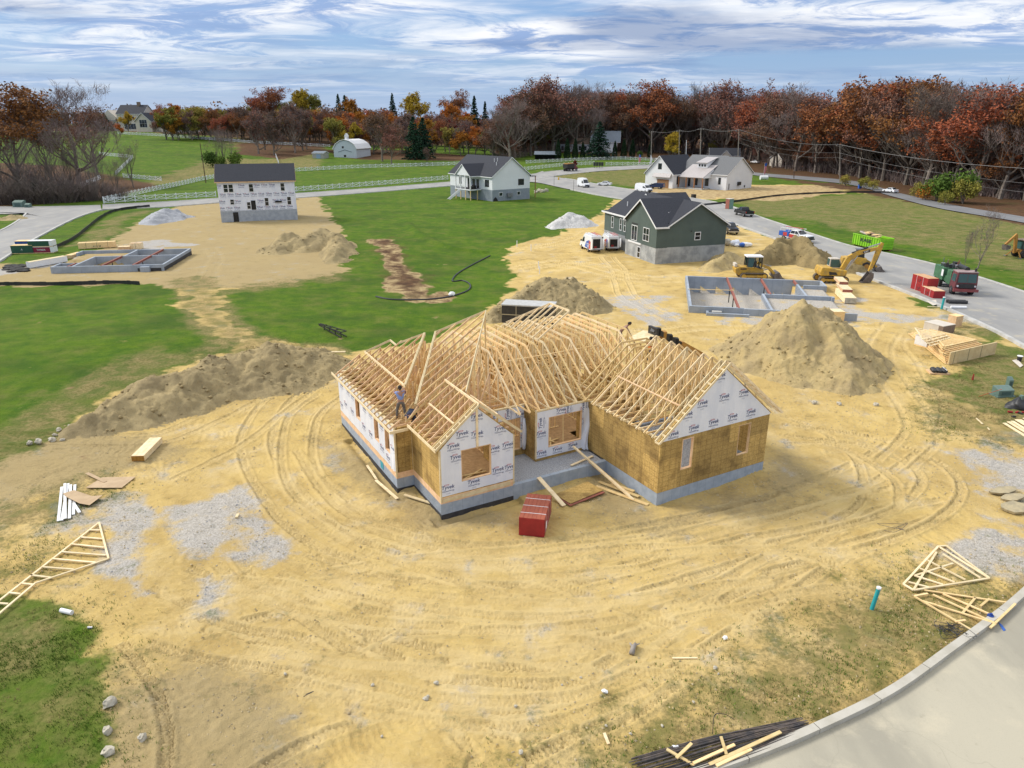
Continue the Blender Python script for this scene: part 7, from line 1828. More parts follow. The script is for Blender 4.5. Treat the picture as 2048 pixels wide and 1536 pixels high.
for px, py, h, la in ((517,308,84,'rounded bare tree right of the far white fence end'),(548,310,72,'reddish bare tree in the orchard row behind the wrapped house'),(590,306,92,'tallest dark bare tree in the orchard row'),(606,301,80,'purplish bare tree at the right end of the orchard row'),(614,299,74,'small purplish bare tree beside the white far fence'),(530,300,66,'faint bare tree behind the orchard row')):
    plant_px('purple', px, py, h, la, 'tree', wide=1.15)
plant_px('brown', 765, 323, 92, 'broad red-brown tree on the lawn before the pale barn', 'tree', which=1, wide=1.15); plant_px('brown', 783, 328, 80, 'slighter red-brown tree right of the broad lawn tree', 'tree', which=3, wide=1.1)
plant_px('spruce', 829, 319, 80, 'left one of the two big spruces on the lawn', 'spruce', which=0, wide=1.1); plant_px('spruce', 848, 317, 76, 'right one of the two big spruces on the lawn', 'spruce', which=0, wide=1.15)
plant_px('purple', 854, 327, 30, 'small bare ornamental tree in front of the lawn spruces', 'tree')
plant_px('olive', 970, 312, 52, 'pale willow-like tree behind the deck house roof', 'tree', which=0)
for px, py, h, la in ((883,292,48,'crimson tree left in the row beyond the lawn'),(907,292,50,'crimson tree in the middle of the row beyond the lawn'),(925,294,38,'low crimson tree at the right of the row beyond the lawn')): plant_px('red', px, py, h, la, 'maple')
plant_px('spruce', 950, 290, 90, 'tall dark spruce left of the right-hand woods', 'spruce', which=1); plant_px('spruce', 971, 290, 80, 'slimmer spruce touching the right-hand woods', 'spruce', which=1, wide=0.9)
plant_px('orange', 661, 280, 29, 'orange tree left of the grey shed', 'tree'); plant_px('arbor', 712, 297, 30, 'dark conical evergreen against the pale barn', 'tree', wide=1.3)
plant_px('spruce', 1030, 301, 30, 'round dark evergreen beyond the deck house', 'tree', which=0, wide=1.2)
for px, h in ((1060,36),(1082,38),(1098,30)): plant_px('red', px, 303, h, 'dark red maple in the clump left of the farmhouse', 'maple', 'dark red maples left of the farmhouse')
for px, py, h in ((1116,319,38),(1134,319,40),(1150,318,38),(1165,318,32)): plant_px('arbor', px, py, h, 'arborvitae left of the big spruce in the clipped row', 'arborvitae', 'arborvitae row before the farmhouse')
plant_px('spruce', 1197, 318, 70, 'big dark spruce in the middle of the arborvitae row', 'spruce', which=0, wide=1.5)
for px, py, h in ((1229,316,32),(1247,316,36),(1264,315,35),(1299,315,30)): plant_px('arbor', px, py, h, 'arborvitae right of the big spruce in the clipped row', 'arborvitae', 'arborvitae right of the spruce')
plant_px('gshrub', 1280, 315, 17, 'round green shrub in the gap of the arborvitae row', 'shrub')
plant_px('yellow', 1342, 325, 56, 'yellow tree left of the white ranch house', 'tree', which=1)
plant_px('sapling', 1955, 537, 125, 'bare young tree on the verge by the rusty truck', 'tree', which=1); plant_px('sapling', 1929, 534, 78, 'thin bare stem left of the bare young verge tree', 'tree', which=0, wide=0.5)
for px, py, h, k_, la in ((1690,372,22,'yshrub','yellow bush under the utility pole by the far road'),(1728,378,24,'yshrub','yellow bush beside the blue bin by the far road'),(1745,380,20,'yshrub','small yellow bush left of the white parked car'),(1872,402,60,'gshrub','tall green shrub beside the far road'),(1905,405,82,'gshrub','largest green shrub at the woods edge'),(1925,408,50,'yshrub','yellow-green shrub right of the largest green shrub'),(1850,400,36,'oshrub','orange bush at the left of the green shrubs'),(1835,395,30,'yshrub','low yellow-green bush beside the orange bush'),(1890,410,28,'yshrub','small yellow bush at the road edge below the green shrubs')):
    plant_px(k_, px, py, h, la, 'shrub')
for px, py in ((935,330),(920,288),(1012,312),(1020,310),(990,318)): plant_px('dshrub', px, py, 12, 'small dark clipped bush beyond the lawn', 'shrub', 'small dark bushes beyond the lawn')
plant_px('red', 1150, 335, 14, 'low russet bush by the fence corner', 'shrub', which=0)
# named colours in the far middle woods
for px, py, hpx, key, la in ((528,268,84,'rust','rust crowned tree standing above the far left woods'),(552,270,88,'rust','taller rust crowned tree of the far left pair'),(575,272,62,'olive','pale yellow-green tree low in the far left woods'),(605,268,82,'yellow','tall yellow tree in the far left woods'),(630,268,72,'olive','yellow-green tree beside the tall yellow tree'),(560,262,50,'yellow','small yellow tree below the rust crowned pair'),(681,262,68,'spruce','dark spruce pair left in the far woods'),(694,262,66,'spruce','dark spruce right of the pair in the far woods'),(708,264,64,'orange','orange tree beside the far dark spruces'),(788,265,72,'spruce','white pine standing clear on the skyline'),(832,268,78,'yellow','broad golden tree on the skyline'),(845,290,44,'orange','orange tree low behind the lawn spruces'),(918,275,88,'rust','tall rust tree left of the dark spruces'),(905,280,70,'orange','orange-brown tree before the tall rust tree'),(880,285,50,'spruce','small spruce behind the crimson trees'),(905,282,52,'spruce','second small spruce behind the crimson trees'),(935,280,52,'orange','orange tree left of the tall dark spruce'),(740,275,50,'orange','orange oak behind the pale barn')):
    plant_px(key, px, py, hpx, la, 'tree')
# --- the woods: each tree a thing
def clear_of(x, y):
    return True
WOODS = [k for k in ()]
cnt = {}
def wood(key, x, y, h, label, cat, group): plant(key, Vector((x, y, float(height(x, y))-0.2)), h, label, cat, group, TR.uniform(0.95,1.25))
F_LBL = {'rust':'rust-leaved oak among the right-hand woods','brown':'brown thin-leaved oak among the right-hand woods','bare':'leafless grey tree among the right-hand woods'}
front = [(985,318),(1020,322),(1062,312),(1105,308),(1150,306),(1200,300),(1250,303),(1300,306),(1350,308),(1400,310),(1450,316),(1500,322),(1545,335),(1590,342),(1630,346),(1680,350),(1720,356),(1765,362),(1810,370),(1850,380),(1900,385),(1950,392),(2000,398),(2050,402),(2110,410)]
tops =  [222,190,158,150,160,165,168,158,175,165,158,160,170,165,195,190,150,150,155,170,165,170,168,175,175]
keys = ['brown','bare','brown','brown','bare','brown','brown','rust','brown','bare','brown','brown','brown','bare','rust','rust','rust','brown','rust','bare','bare','rust','bare','rust','brown']
for (px, py), tp, k_ in zip(front, tops, keys):
    g_ = gp(px, py); d = g_.y*_c-(g_.z-CAMZ)*_s; wood(k_, g_.x, g_.y, (py-tp-8)*d/F*0.97, F_LBL[k_], 'tree', 'trees of the right-hand woods: '+k_)
TR2 = random.Random(5)
_fp = [(*gp(*front[k]).xy, *gp(*front[k+1]).xy) for k in range(len(front)-1)]
for row, back in enumerate((9, 20, 33, 48, 66, 88)):
    for i in range(len(front)-1):
        for s in (0.0, 0.5):
            t = s+TR2.uniform(0.1, 0.4); px = front[i][0]+(front[i+1][0]-front[i][0])*t; py = front[i][1]+(front[i+1][1]-front[i][1])*t
            g_ = gp(px, py); k = 1+(back+TR2.uniform(-5,5))/g_.xy.length; x, y = g_.x*k, g_.y*k
            if row in (0,) and s == 0.5 and TR2.random() < 0.4: continue
            if row > 2 and TR2.random() < 0.35: continue
            tp = tops[i]+TR2.uniform(14, 38)-row*2; d = y*_c-(0-CAMZ)*_s
            h = (CAMZ-float(height(x,y)))+ (246-tp)*d/F; h = max(14, min(34, h))
            k_ = TR2.choices(('brown','rust','bare'), (0.54,0.20,0.26))[0]
            wood(k_, x, y, h, F_LBL[k_], 'tree', 'trees of the right-hand woods: '+k_)
for i in range(130):                              # the lower storey
    k = TR2.randrange(len(front)-1); t = TR2.random(); q = 1.01+0.40*TR2.random()**1.7
    f_ = _fp[k]; x, y = (f_[0]+(f_[2]-f_[0])*t)*q, (f_[1]+(f_[3]-f_[1])*t)*q
    k_ = TR2.choices(('purple','brown','rust','olive'), (0.4,0.38,0.15,0.07))[0]
    wood(k_, x, y, TR2.uniform(8,15), {'purple':'small bare tree in the lower storey of the right-hand woods','brown':'small brown-leaved tree in the lower storey of the right-hand woods','rust':'small rust-leaved tree in the lower storey of the right-hand woods','olive':'small yellow-green tree in the lower storey of the right-hand woods'}[k_], 'tree', 'lower storey of the right-hand woods: '+k_)
# far middle and left woods
M_LBL = {'purple':'leafless purplish tree in the far middle woods','brown':'brown-leaved tree in the far middle woods','rust':'rust-leaved tree in the far middle woods','olive':'yellow-green tree in the far middle woods','orange':'orange tree in the far middle woods','bare':'tall leafless tree in the far middle woods','yellow':'yellow tree in the far middle woods'}
for px in range(330, 1000, 13):
    for row in range(3):
        y = 400+row*45+TR2.uniform(-14,14); p = xz_at(px+TR2.uniform(-6,6), 260, y); x = p.x
        if px < 660 and y < 420: y += 40; x = xz_at(px, 260, y).x
        if abs(x+81) < 9 and y < 385: continue
        k_ = TR2.choices(('purple','brown','rust','olive','orange','bare','yellow'), (0.28,0.30,0.14,0.09,0.09,0.04,0.06))[0]
        wood(k_, x, y, TR2.uniform(12,19), M_LBL[k_], 'tree', 'trees of the far middle woods: '+k_)
for px in range(-60, 330, 24):
    y = 600+TR2.uniform(-10,40); x = xz_at(px, 260, y).x; k_ = TR2.choice(('brown','rust','orange','purple','olive'))
    wood(k_, x, y, TR2.uniform(11,16), M_LBL[k_].replace('far middle woods','woods behind the cream house'), 'tree', 'trees behind the cream house: '+k_)
for px, py, h in ((395,258,20),(380,256,16),(430,272,46),(445,270,40),(460,274,44),(410,268,30),(485,276,40),(500,278,46),(350,262,22),(365,264,24),(310,264,18),(330,262,20),(240,262,24),(225,266,20)):
    plant_px('purple', px, py, h, 'bare scrub tree along the far white fence', 'tree', 'bare scrub along the far white fence')
# far-off woodland that reads as one mass
def distant_mass():
    r = random.Random(3); mb = MB()
    for i in range(780):
        px = r.uniform(-250, 2300); y = r.uniform(500, 900) if px > 430 else r.uniform(640, 900); x = xz_at(px, 246, y).x; z = float(height(x, y)); hh = r.uniform(12,20)+(6 if px > 1000 else 0)
        for j in range(80):
            a = r.uniform(0,2*pi); q = r.random()**0.5*8; t = r.random(); leaf(mb, Vector((x+cos(a)*q*(1-t*0.5), y+sin(a)*q, z+hh*(0.02+0.98*t))), 0.95, r)
    return mb
tag(distant_mass().build('distant_woods', leafmat('distant_leaves', (0.27,0.13,0.06), (0.14,0.10,0.095), 0, 0.022)), 'far woodland along the horizon', kind='stuff')
def undergrowth():
    r = random.Random(8); mb = MB()
    for i in range(9000):
        k = r.randrange(len(front)-1); t = r.random(); px = front[k][0]+(front[k+1][0]-front[k][0])*t; py = front[k][1]+(front[k+1][1]-front[k][1])*t
        f_ = _fp[k]; x, y = f_[0]+(f_[2]-f_[0])*t, f_[1]+(f_[3]-f_[1])*t; q = 1+0.42*r.random()**1.8+0.01; x, y = x*q, y*q; z = float(height(x, y))
        p = Vector((x, y, z)); e = Vector((r.uniform(-0.4,0.4), r.uniform(-0.4,0.4), 1)); L_ = r.uniform(0.8,3.8)
        sliver(mb, p, p+e*L_, 0.09, r); 
        for j in range(4): e2 = e+rnd_unit(r); m = p+e*L_*r.uniform(0.3,0.9); sliver(mb, m, m+e2*L_*0.4, 0.05, r)
    return mb
def low_leaves():
    r = random.Random(18); mb = MB()
    for i in range(1100):
        k = r.randrange(len(front)-1); t = r.random(); q = 1.02+0.40*r.random()**1.5; f_ = _fp[k]; x, y = (f_[0]+(f_[2]-f_[0])*t)*q, (f_[1]+(f_[3]-f_[1])*t)*q; z = float(height(x, y)); hh = r.uniform(1.5,9)
        for j in range(16): leaf(mb, Vector((x,y,z+hh))+rnd_unit(r)*r.uniform(0.5,2.2), 0.36, r)
    return mb
tag(low_leaves().build('undergrowth', M['brown_leaf']), 'brown leafy undergrowth between the trunks of the right-hand woods', kind='stuff')
tag(undergrowth().build('undergrowth', M['twig']), 'tangle of bare undergrowth below the right-hand woods', kind='stuff')
for key, lst in PROTO.items():               # prototypes that were never planted
    for i, (o, h) in enumerate(lst):
        if (key, i) not in USED:
            for c in list(o.children): bpy.data.objects.remove(c)
            bpy.data.objects.remove(o)

# ------------------------------------------------------------------ white crossbuck fences
M['fence'] = mat('white_vinyl', (0.80,0.81,0.82), (0.76,0.77,0.78), 2, 0.5)
def fence(pts, label, pitch=2.5, h=1.35, parts=True, group=None, style='cross'):
    W = np.array([tuple(gp(*p))[:2] for p in pts]); seg = np.hypot(*np.diff(W, axis=0).T); s = np.concatenate([[0], np.cumsum(seg)])
    n = max(2, int(s[-1]/pitch)); q = np.linspace(0, s[-1], n+1); X = np.interp(q, s, W[:,0]); Y = np.interp(q, s, W[:,1])
    Z = height(X, Y); o = empty('fence', (X[0], Y[0], float(Z[0])), 0, label, 'fence', group); O = Vector((X[0],Y[0],float(Z[0])))
    P = [Vector((X[i],Y[i],float(Z[i])))-O for i in range(n+1)]
    pm = MB().box(-0.09,0.09,-0.09,0.09,-0.2,h+0.1); pm.add([(-0.12,-0.12,h+0.1),(0.12,-0.12,h+0.1),(0.12,0.12,h+0.1),(-0.12,0.12,h+0.1),(0,0,h+0.22)],[(0,3,2,1),(0,1,4),(1,2,4),(2,3,4),(3,0,4)])
    mb = MB()
    for i in range(n):
        a, b = P[i], P[i+1]; up = Vector((0,0,1))
        for z in (h*0.95, h*0.16): mb.bar(a+up*z, b+up*z, 0.05, 0.14)
        if style == 'cross': mb.bar(a+up*h*0.88, b+up*h*0.24, 0.045, 0.11); mb.bar(a+up*h*0.24, b+up*h*0.88, 0.04, 0.11)
        else: mb.bar(a+up*h*0.55, b+up*h*0.55, 0.05, 0.14)
    if parts:
        pmesh = pm.mesh('post', M['fence'])
        for i, p in enumerate(P):
            c = bpy.data.objects.new('post', pmesh); col.objects.link(c); c.location = p; c.parent = o
    else:
        for p in P: k = len(mb.v); mb.v += [tuple(Vector(v)+p) for v in pm.v]; mb.f += [tuple(j+k for j in f) for f in pm.f]
    mb.build('rails', M['fence'], o); return o
fence([(208,407),(300,400.5),(432,393.5)], 'white crossbuck fence along the road left of the wrapped house')
fence([(578,384.5),(700,375),(896,359)], 'white crossbuck fence along the road between the wrapped house and the deck house')
fence([(1049,341),(1120,333),(1188,329)], 'white crossbuck fence along the road right of the deck house')
fence([(208,405),(300,384),(400,362),(428,357)], 'white crossbuck fence climbing diagonally from the road behind the left verge')
fence([(575,344),(700,337),(919,330)], 'white crossbuck fence across the middle of the green field')
fence([(1052,327),(1150,322),(1245,319),(1312,322),(1331,330)], 'white crossbuck fence in front of the arborvitae row')
fence([(1212,331),(1331,331)], 'white crossbuck fence beside the dark mail cluster')
fence([(247,355),(323,362)], 'short white fence along the left farm lane', 3.0)
fence([(232,350),(250,332),(266,316)], 'white fence climbing steeply beside the left paddock', 3.0)
fence([(200,310),(230,313),(262,316)], 'white fence along the top of the left paddock', 3.0)
fence([(163,374),(201,358)], 'short white fence deep in the left verge', 3.0)
fence([(236,268),(330,273),(420,280),(500,286),(575,290),(660,294)], 'long distant white fence along the back of the green field', 3.6, parts=False)
fence([(558,330),(552,314)], 'white fence end behind the roof of the wrapped house', 3.0, parts=False)
def vfence(y):
    pts = [xz_at(px, 240, yy).xy for px, yy in ((334,500),(360,497),(390,500),(402,525),(385,560),(364,575))]
    mb = MB()
    for a, b in zip(pts[:-1], pts[1:]):
        A = Vector((a.x,a.y,float(height(a.x,a.y)))); B = Vector((b.x,b.y,float(height(b.x,b.y)))); n = max(2,int((B-A).length/4))
        for z in (1.4,0.8,0.2): mb.bar(A+Vector((0,0,z)), B+Vector((0,0,z)), 0.1, 0.35)
        for i in range(n): p = A.lerp(B, i/n); mb.bar(p, p+Vector((0,0,1.8)), 0.25, 0.25, (0,1,0))
    return mb
tag(vfence(0).build('fence', M['fence']), 'curved white fence on the hill right of the cream house', 'fence')

# ------------------------------------------------------------------ poles and wires
M['pole'] = mat('weathered_pole', (0.33,0.29,0.25), (0.24,0.21,0.18), 2, 0.9)
M['pole_dark'] = mat('dark_pole', (0.13,0.08,0.05), (0.09,0.055,0.04), 2, 0.9)
POLES = []
def pole(bx, by, ty, label, m='pole', lean=0.0, arm=True, y=None, r=0.17):
    if y is None: g_ = gp(bx, by)
    else: p = xz_at(bx, by, y); g_ = Vector((p.x, y, float(height(p.x, y))))
    d = g_.y*_c-(g_.z-CAMZ)*_s; top = xz_at(bx+lean, ty, g_.y)
    o = empty('utility_pole', g_, 0, label, 'utility pole'); h = top.z-g_.z; lx = top.x-g_.x
    MB().tube([(0,0,-0.3),(lx,0,h)], [r, r*0.75], 8).build('shaft', M[m], o)
    if arm:
        MB().bar((lx-1.1,0,h-0.5),(lx+1.1,0,h-0.5),0.1,0.12).build('crossarm', M[m], o)
        for x in (-1,0,1): MB().cyl((lx+x,0,h-0.34),0.05,0.2,n=6).build('insulator', M['white'], o)
    t = Vector((g_.x+lx, g_.y, top.z)); POLES.append(t); return t
p1 = pole(1402,328,256,'tall pale utility pole behind the left of the white ranch house roof', y=262)
p2 = pole(1478,330,259,'tall pale utility pole behind the right of the white ranch house roof', y=258)
p3 = pole(1680,367,289,'utility pole at the woods edge right of the white ranch house')
p0 = pole(1359,322,260,'utility pole left of the white ranch house', y=300)
p00 = pole(1303,318,262,'far utility pole above the arborvitae row', y=340)
pole(1373,338,280,'thin street light pole above the ranch house gable','white',0,False,y=250,r=0.1)
pole(1538,344,291,'shorter brown utility pole right of the white ranch house','pole_dark',1)
pole(412,366,286,'leaning dark pole in the green field left of the wrapped house','pole_dark',-12,False)
pole(1588,357,318,'stubby dark pole in the shade of the orange oaks','pole_dark',0,False)
pole(992,318,258,'thin pole behind the pale willow-like tree','pole_dark',0,False,y=330,r=0.12)
M['wire'] = mat('wire', (0.25,0.24,0.23), None, 1, 0.6)
def wire(a, b, sag, label, r=0.035):
    pts = []
    for i in range(15):
        t = i/14; p = a.lerp(b, t); p.z -= sag*4*t*(1-t); pts.append(p)
    tag(MB().tube(pts, r, 4).build('overhead_wire', M['wire']), label, 'wire')
p4 = xz_at(2300, 345, 150); p4 = Vector((p4.x, p4.y, p4.z))
wire(p00, p0, 0.8, 'overhead wire left of the ranch house poles'); wire(p0, p1, 0.8, 'overhead wire to the left pole behind the ranch house'); wire(p1, p2, 0.8, 'thick overhead wire between the two poles behind the ranch house', 0.06)
wire(p2, p3, 1.6, 'thick overhead wire from the ranch house pole to the woods edge pole', 0.06); wire(p3, p4, 2.0, 'thick overhead wire from the woods edge pole out to the right', 0.055)
for dz, la in ((-2.6,'upper'),(-4.2,'lower')):
    v = Vector((0,0,dz)); wire(p2+v, p3+v, 1.5, la+' thin telephone wire from the ranch house pole to the woods edge pole'); wire(p3+v, p4+v*1.4, 2.0, la+' thin telephone wire from the woods edge pole to the right', 0.03)
# ------------------------------------------------------------------ people
M['skin'] = mat('skin', (0.42,0.23,0.15), (0.36,0.19,0.12), 6, 0.6); M['skin_dark'] = mat('skin_tanned', (0.33,0.18,0.12), (0.26,0.14,0.095), 6, 0.6)
M['hair'] = mat('dark_hair', (0.015,0.012,0.011), (0.03,0.022,0.018), 20, 0.8)
M['blue_shirt'] = mat('pale_blue_tshirt', (0.24,0.33,0.62), (0.20,0.28,0.55), 4, 0.9, 0.3, 10)
M['orange_shirt'] = mat('orange_tshirt', (0.80,0.20,0.02), (0.70,0.16,0.015), 4, 0.9, 0.3, 10)
M['grey_trousers'] = mat('grey_work_trousers', (0.17,0.15,0.13), (0.12,0.105,0.09), 5, 0.9, 0.3, 10)
M['navy_cloth'] = mat('navy_work_cloth', (0.035,0.045,0.085), (0.02,0.025,0.05), 5, 0.9, 0.3, 10)
M['dark_shorts'] = mat('dark_shorts', (0.02,0.02,0.025), (0.035,0.033,0.03), 5, 0.9)
M['boot'] = mat('work_boot', (0.05,0.04,0.03), (0.03,0.025,0.02), 6, 0.8)
def skin_mesh(name, verts, edges, radii, m, parent, sub=2, root=0):
    me_ = bpy.data.meshes.new(name); me_.from_pydata([tuple(v) for v in verts], edges, []); ob = bpy.data.objects.new(name, me_); col.objects.link(ob)
    sk = ob.modifiers.new('skin', 'SKIN'); sk.use_smooth_shade = True
    for i, r in enumerate(radii):
        d = me_.skin_vertices[0].data[i]; d.radius = r if isinstance(r, tuple) else (r, r); d.use_root = (i == root)
    ss = ob.modifiers.new('subsurf', 'SUBSURF'); ss.levels = sub; ss.render_levels = sub
    dg = bpy.context.evaluated_depsgraph_get(); new = bpy.data.meshes.new_from_object(ob.evaluated_get(dg))
    bpy.data.objects.remove(ob); new.materials.clear(); new.materials.append(m)
    new.polygons.foreach_set('use_smooth', [True]*len(new.polygons)); new.name = name
    o = bpy.data.objects.new(name, new); col.objects.link(o); o.parent = parent; return o
def person(loc, rz, label, J, skin, shirt=None, legs='grey_trousers', shorts=False, sc=1.08, group=None):
    # J: joints in metres: pelvis, waist, chest, neck, head, sh/el/wr (l, r), hip/kn/an/toe (l, r); x is forward
    o = empty('person', loc, rz, label, 'person', group); o.scale = (sc, sc, sc)
    V = {k: Vector(v) for k, v in J.items()}
    names = ['pelvis','waist','chest','neck','head']; vs = []; ed = []; rd = []; ix = {}
    def add(k, r, par=None):
        ix[k] = len(vs); vs.append(V[k]); rd.append(r)
        if par: ed.append((ix[par], ix[k]))
    add('pelvis',(0.145,0.11)); add('waist',(0.135,0.10),'pelvis'); add('chest',(0.165,0.115),'waist'); add('neck',0.055,'chest')
    V['jaw'] = V['neck'].lerp(V['head'], 0.42); add('jaw',0.07,'neck'); add('head',0.098,'jaw')
    hd = (V['head']-V['neck']).normalized(); V['crown'] = V['head']+hd*0.07; add('crown',0.07,'head')
    for s in 'lr':
        add('sh'+s,0.062,'chest'); add('el'+s,0.043,'sh'+s); add('wr'+s,0.030,'el'+s)
        d = (V['wr'+s]-V['el'+s]).normalized(); V['palm'+s] = V['wr'+s]+d*0.075; add('palm'+s,(0.036,0.02),'wr'+s)
        sd_ = d.cross(Vector((1,0,0.2))).normalized()
        for f_, (off, ln) in enumerate(((-0.03,0.065),(-0.01,0.08),(0.01,0.075),(0.03,0.055))):
            a_ = V['palm'+s]+d*0.03+sd_*off; b_ = a_+d*ln*0.6+Vector((0.012,0,0)); c_ = b_+d*ln*0.4+Vector((0.03,0,-0.01))
            for nm, p, r in (('a',a_,0.009),('b',b_,0.0085),('c',c_,0.0075)): V[f'f{s}{f_}{nm}'] = p
            add(f'f{s}{f_}a',0.009,'palm'+s); add(f'f{s}{f_}b',0.0085,f'f{s}{f_}a'); add(f'f{s}{f_}c',0.0075,f'f{s}{f_}b')
        V['t1'+s] = V['wr'+s]+d*0.04+Vector((0.035,0,0)); V['t2'+s] = V['t1'+s]+d*0.035+Vector((0.02,0,0)); add('t1'+s,0.011,'wr'+s); add('t2'+s,0.009,'t1'+s)
        add('hip'+s,0.098,'pelvis'); add('kn'+s,0.062,'hip'+s); add('an'+s,0.042,'kn'+s); add('toe'+s,(0.04,0.032),'an'+s)
    skin_mesh('body', vs, ed, rd, M[skin], o, 1)
    # face: nose, eyes, mouth and ears
    fw_ = Vector((1,0,0)); fw_ = (fw_-hd*fw_.dot(hd)).normalized(); if_ = V.get('face'); 
    if if_ is not None: fw_ = (if_-hd*if_.dot(hd)).normalized()
    sd_ = hd.cross(fw_); H_ = V['head']
    mb = MB(); mb.blob(H_+fw_*0.105-hd*0.015,(0.016,0.016,0.024),1,0.05,6,4)
    for s in (1,-1): mb.blob(H_+sd_*s*0.098,(0.014,0.02,0.03),2,0.05,6,4)
    mb.build('face', M[skin], o, smooth=True)
    mb = MB()
    for s in (1,-1): mb.blob(H_+fw_*0.092+sd_*s*0.035+hd*0.012,(0.011,0.011,0.009),1,0,6,4)
    mb.blob(H_+fw_*0.093-hd*0.055,(0.012,0.022,0.006),3,0,6,4); mb.build('eyes_and_mouth', M['hair'], o)
    hr = MB(); hr.blob(H_-fw_*0.02+hd*0.045,(0.108,0.108,0.09),5,0.04,10,7); hr.blob(H_-fw_*0.05-hd*0.01,(0.085,0.10,0.09),6,0.04,8,6); hr.build('hair', M['hair'], o, smooth=True)
    if shirt:
        k = ['pelvis','waist','chest','shl','shr']; up = V['chest'].lerp(V['neck'],0.55)
        vs2 = [V['pelvis']+(V['waist']-V['pelvis'])*0.2, V['waist'], V['chest'], up, V['shl'], V['shl'].lerp(V['ell'],0.6), V['shr'], V['shr'].lerp(V['elr'],0.6)]
        skin_mesh('shirt', vs2, [(0,1),(1,2),(2,3),(2,4),(4,5),(2,6),(6,7)], [(0.165,0.13),(0.155,0.12),(0.185,0.135),0.075,0.082,0.068,0.082,0.068], M[shirt], o, 1)
    e = 0.35 if shorts else 0.92
    vs3 = [V['waist'].lerp(V['pelvis'],0.55), V['pelvis'], V['hipl'], V['knl'] if not shorts else V['hipl'].lerp(V['knl'],0.85), V['hipr'], V['knr'] if not shorts else V['hipr'].lerp(V['knr'],0.85)]
    ed3 = [(0,1),(1,2),(2,3),(1,4),(4,5)]; r3 = [(0.15,0.115),(0.165,0.13),0.118,0.082 if not shorts else 0.095,0.118,0.082 if not shorts else 0.095]
    if not shorts: vs3 += [V['knl'].lerp(V['anl'],0.93), V['knr'].lerp(V['anr'],0.93)]; ed3 += [(3,6),(5,7)]; r3 += [0.064,0.064]
    skin_mesh('trousers' if not shorts else 'shorts', vs3, ed3, r3, M[legs], o, 1)
    for s in 'lr': skin_mesh('boot', [V['an'+s]+Vector((-0.04,0,0.02)), V['an'+s]+Vector((0,0,-0.03)), V['toe'+s]], [(0,1),(1,2)], [0.056,0.062,(0.05,0.04)], M['boot'], o, 1)
    return o
def stand(**k):
    J = dict(pelvis=(0,0,0.95), waist=(0.01,0,1.12), chest=(0.02,0,1.34), neck=(0.02,0,1.52), head=(0.04,0,1.66),
             shl=(0.02,0.19,1.43), ell=(0.02,0.26,1.15), wrl=(0.12,0.25,0.92), shr=(0.02,-0.19,1.43), elr=(0.02,-0.26,1.15), wrr=(0.12,-0.25,0.92),
             hipl=(0,0.10,0.90), knl=(0.03,0.12,0.49), anl=(0,0.13,0.09), toel=(0.17,0.15,0.035), hipr=(0,-0.10,0.90), knr=(0.03,-0.12,0.49), anr=(0,-0.13,0.09), toer=(0.17,-0.15,0.035))
    J.update(k); return J
ang_back = atan2(1, -0.25)
person(hw(-0.18,4.75,WT+0.1), ang_back, 'worker in pale blue T-shirt standing with arms raised among the left trusses',
    stand(ell=(0.20,0.34,1.36), wrl=(0.40,0.22,1.50), elr=(0.22,-0.32,1.34), wrr=(0.44,-0.16,1.48), anl=(-0.02,0.24,0.09), knl=(0.02,0.2,0.49), toel=(0.15,0.27,0.035), anr=(0,-0.2,0.09), knr=(0.04,-0.17,0.49), toer=(0.17,-0.22,0.035)), 'skin', 'blue_shirt')
person(hw(0.05,4.12,WT+0.06), HA+0.3, 'worker in dark navy clothes crouching at the corner below the blue-shirted man',
    dict(pelvis=(-0.15,0,0.34), waist=(-0.02,0,0.46), chest=(0.18,0,0.55), neck=(0.36,0,0.58), head=(0.48,0,0.56),
         shl=(0.22,0.19,0.56), ell=(0.34,0.26,0.32), wrl=(0.46,0.16,0.12), shr=(0.22,-0.19,0.56), elr=(0.34,-0.26,0.32), wrr=(0.46,-0.14,0.12),
         hipl=(-0.12,0.11,0.32), knl=(0.22,0.24,0.36), anl=(0.02,0.18,0.08), toel=(0.18,0.2,0.035), hipr=(-0.12,-0.11,0.32), knr=(0.22,-0.24,0.36), anr=(0.02,-0.18,0.08), toer=(0.18,-0.2,0.035)), 'skin', 'navy_cloth', 'navy_cloth')
person(hw(16.35,6.75,4.35), HA-0.55, 'shirtless worker in cap and dark shorts leaning forward at the back of the roof',
    stand(pelvis=(0,0,0.92), waist=(0.10,0,1.07), chest=(0.30,0,1.24), neck=(0.44,0,1.36), head=(0.55,0,1.46), shl=(0.34,0.19,1.27), ell=(0.50,0.22,1.02), wrl=(0.62,0.16,0.80), shr=(0.34,-0.19,1.27), elr=(0.50,-0.22,1.02), wrr=(0.62,-0.14,0.80)), 'skin_dark', None, 'dark_shorts', True)
person(hw(17.0,4.35,WT+0.55), HA+0.6, 'dark-haired worker in an orange T-shirt standing behind the garage trusses',
    stand(ell=(0.12,0.3,1.2), wrl=(0.34,0.22,1.12), elr=(0.12,-0.3,1.2), wrr=(0.34,-0.2,1.12)), 'skin_dark', 'orange_shirt')
# ------------------------------------------------------------------ materials stacked round the site
def ang(px_a, px_b): a, b = gp(*px_a), gp(*px_b); return atan2(b.y-a.y, b.x-a.x)
def lenpx(px_a, px_b): return (gp(*px_a)-gp(*px_b)).length
lumber_bundle('lumber_stack', 'neat stack of pale boards lying on dirt left of the framed house', gp(296,905), ang((278,922),(315,884)), 2.7, 0.75, 0.34, M['pine_pale'], M['pine_pale'], mat('orange_board_ends', (0.40,0.20,0.03), (0.28,0.13,0.02), 8, 0.8), 0, bearers=False)
ink_black = M['black']
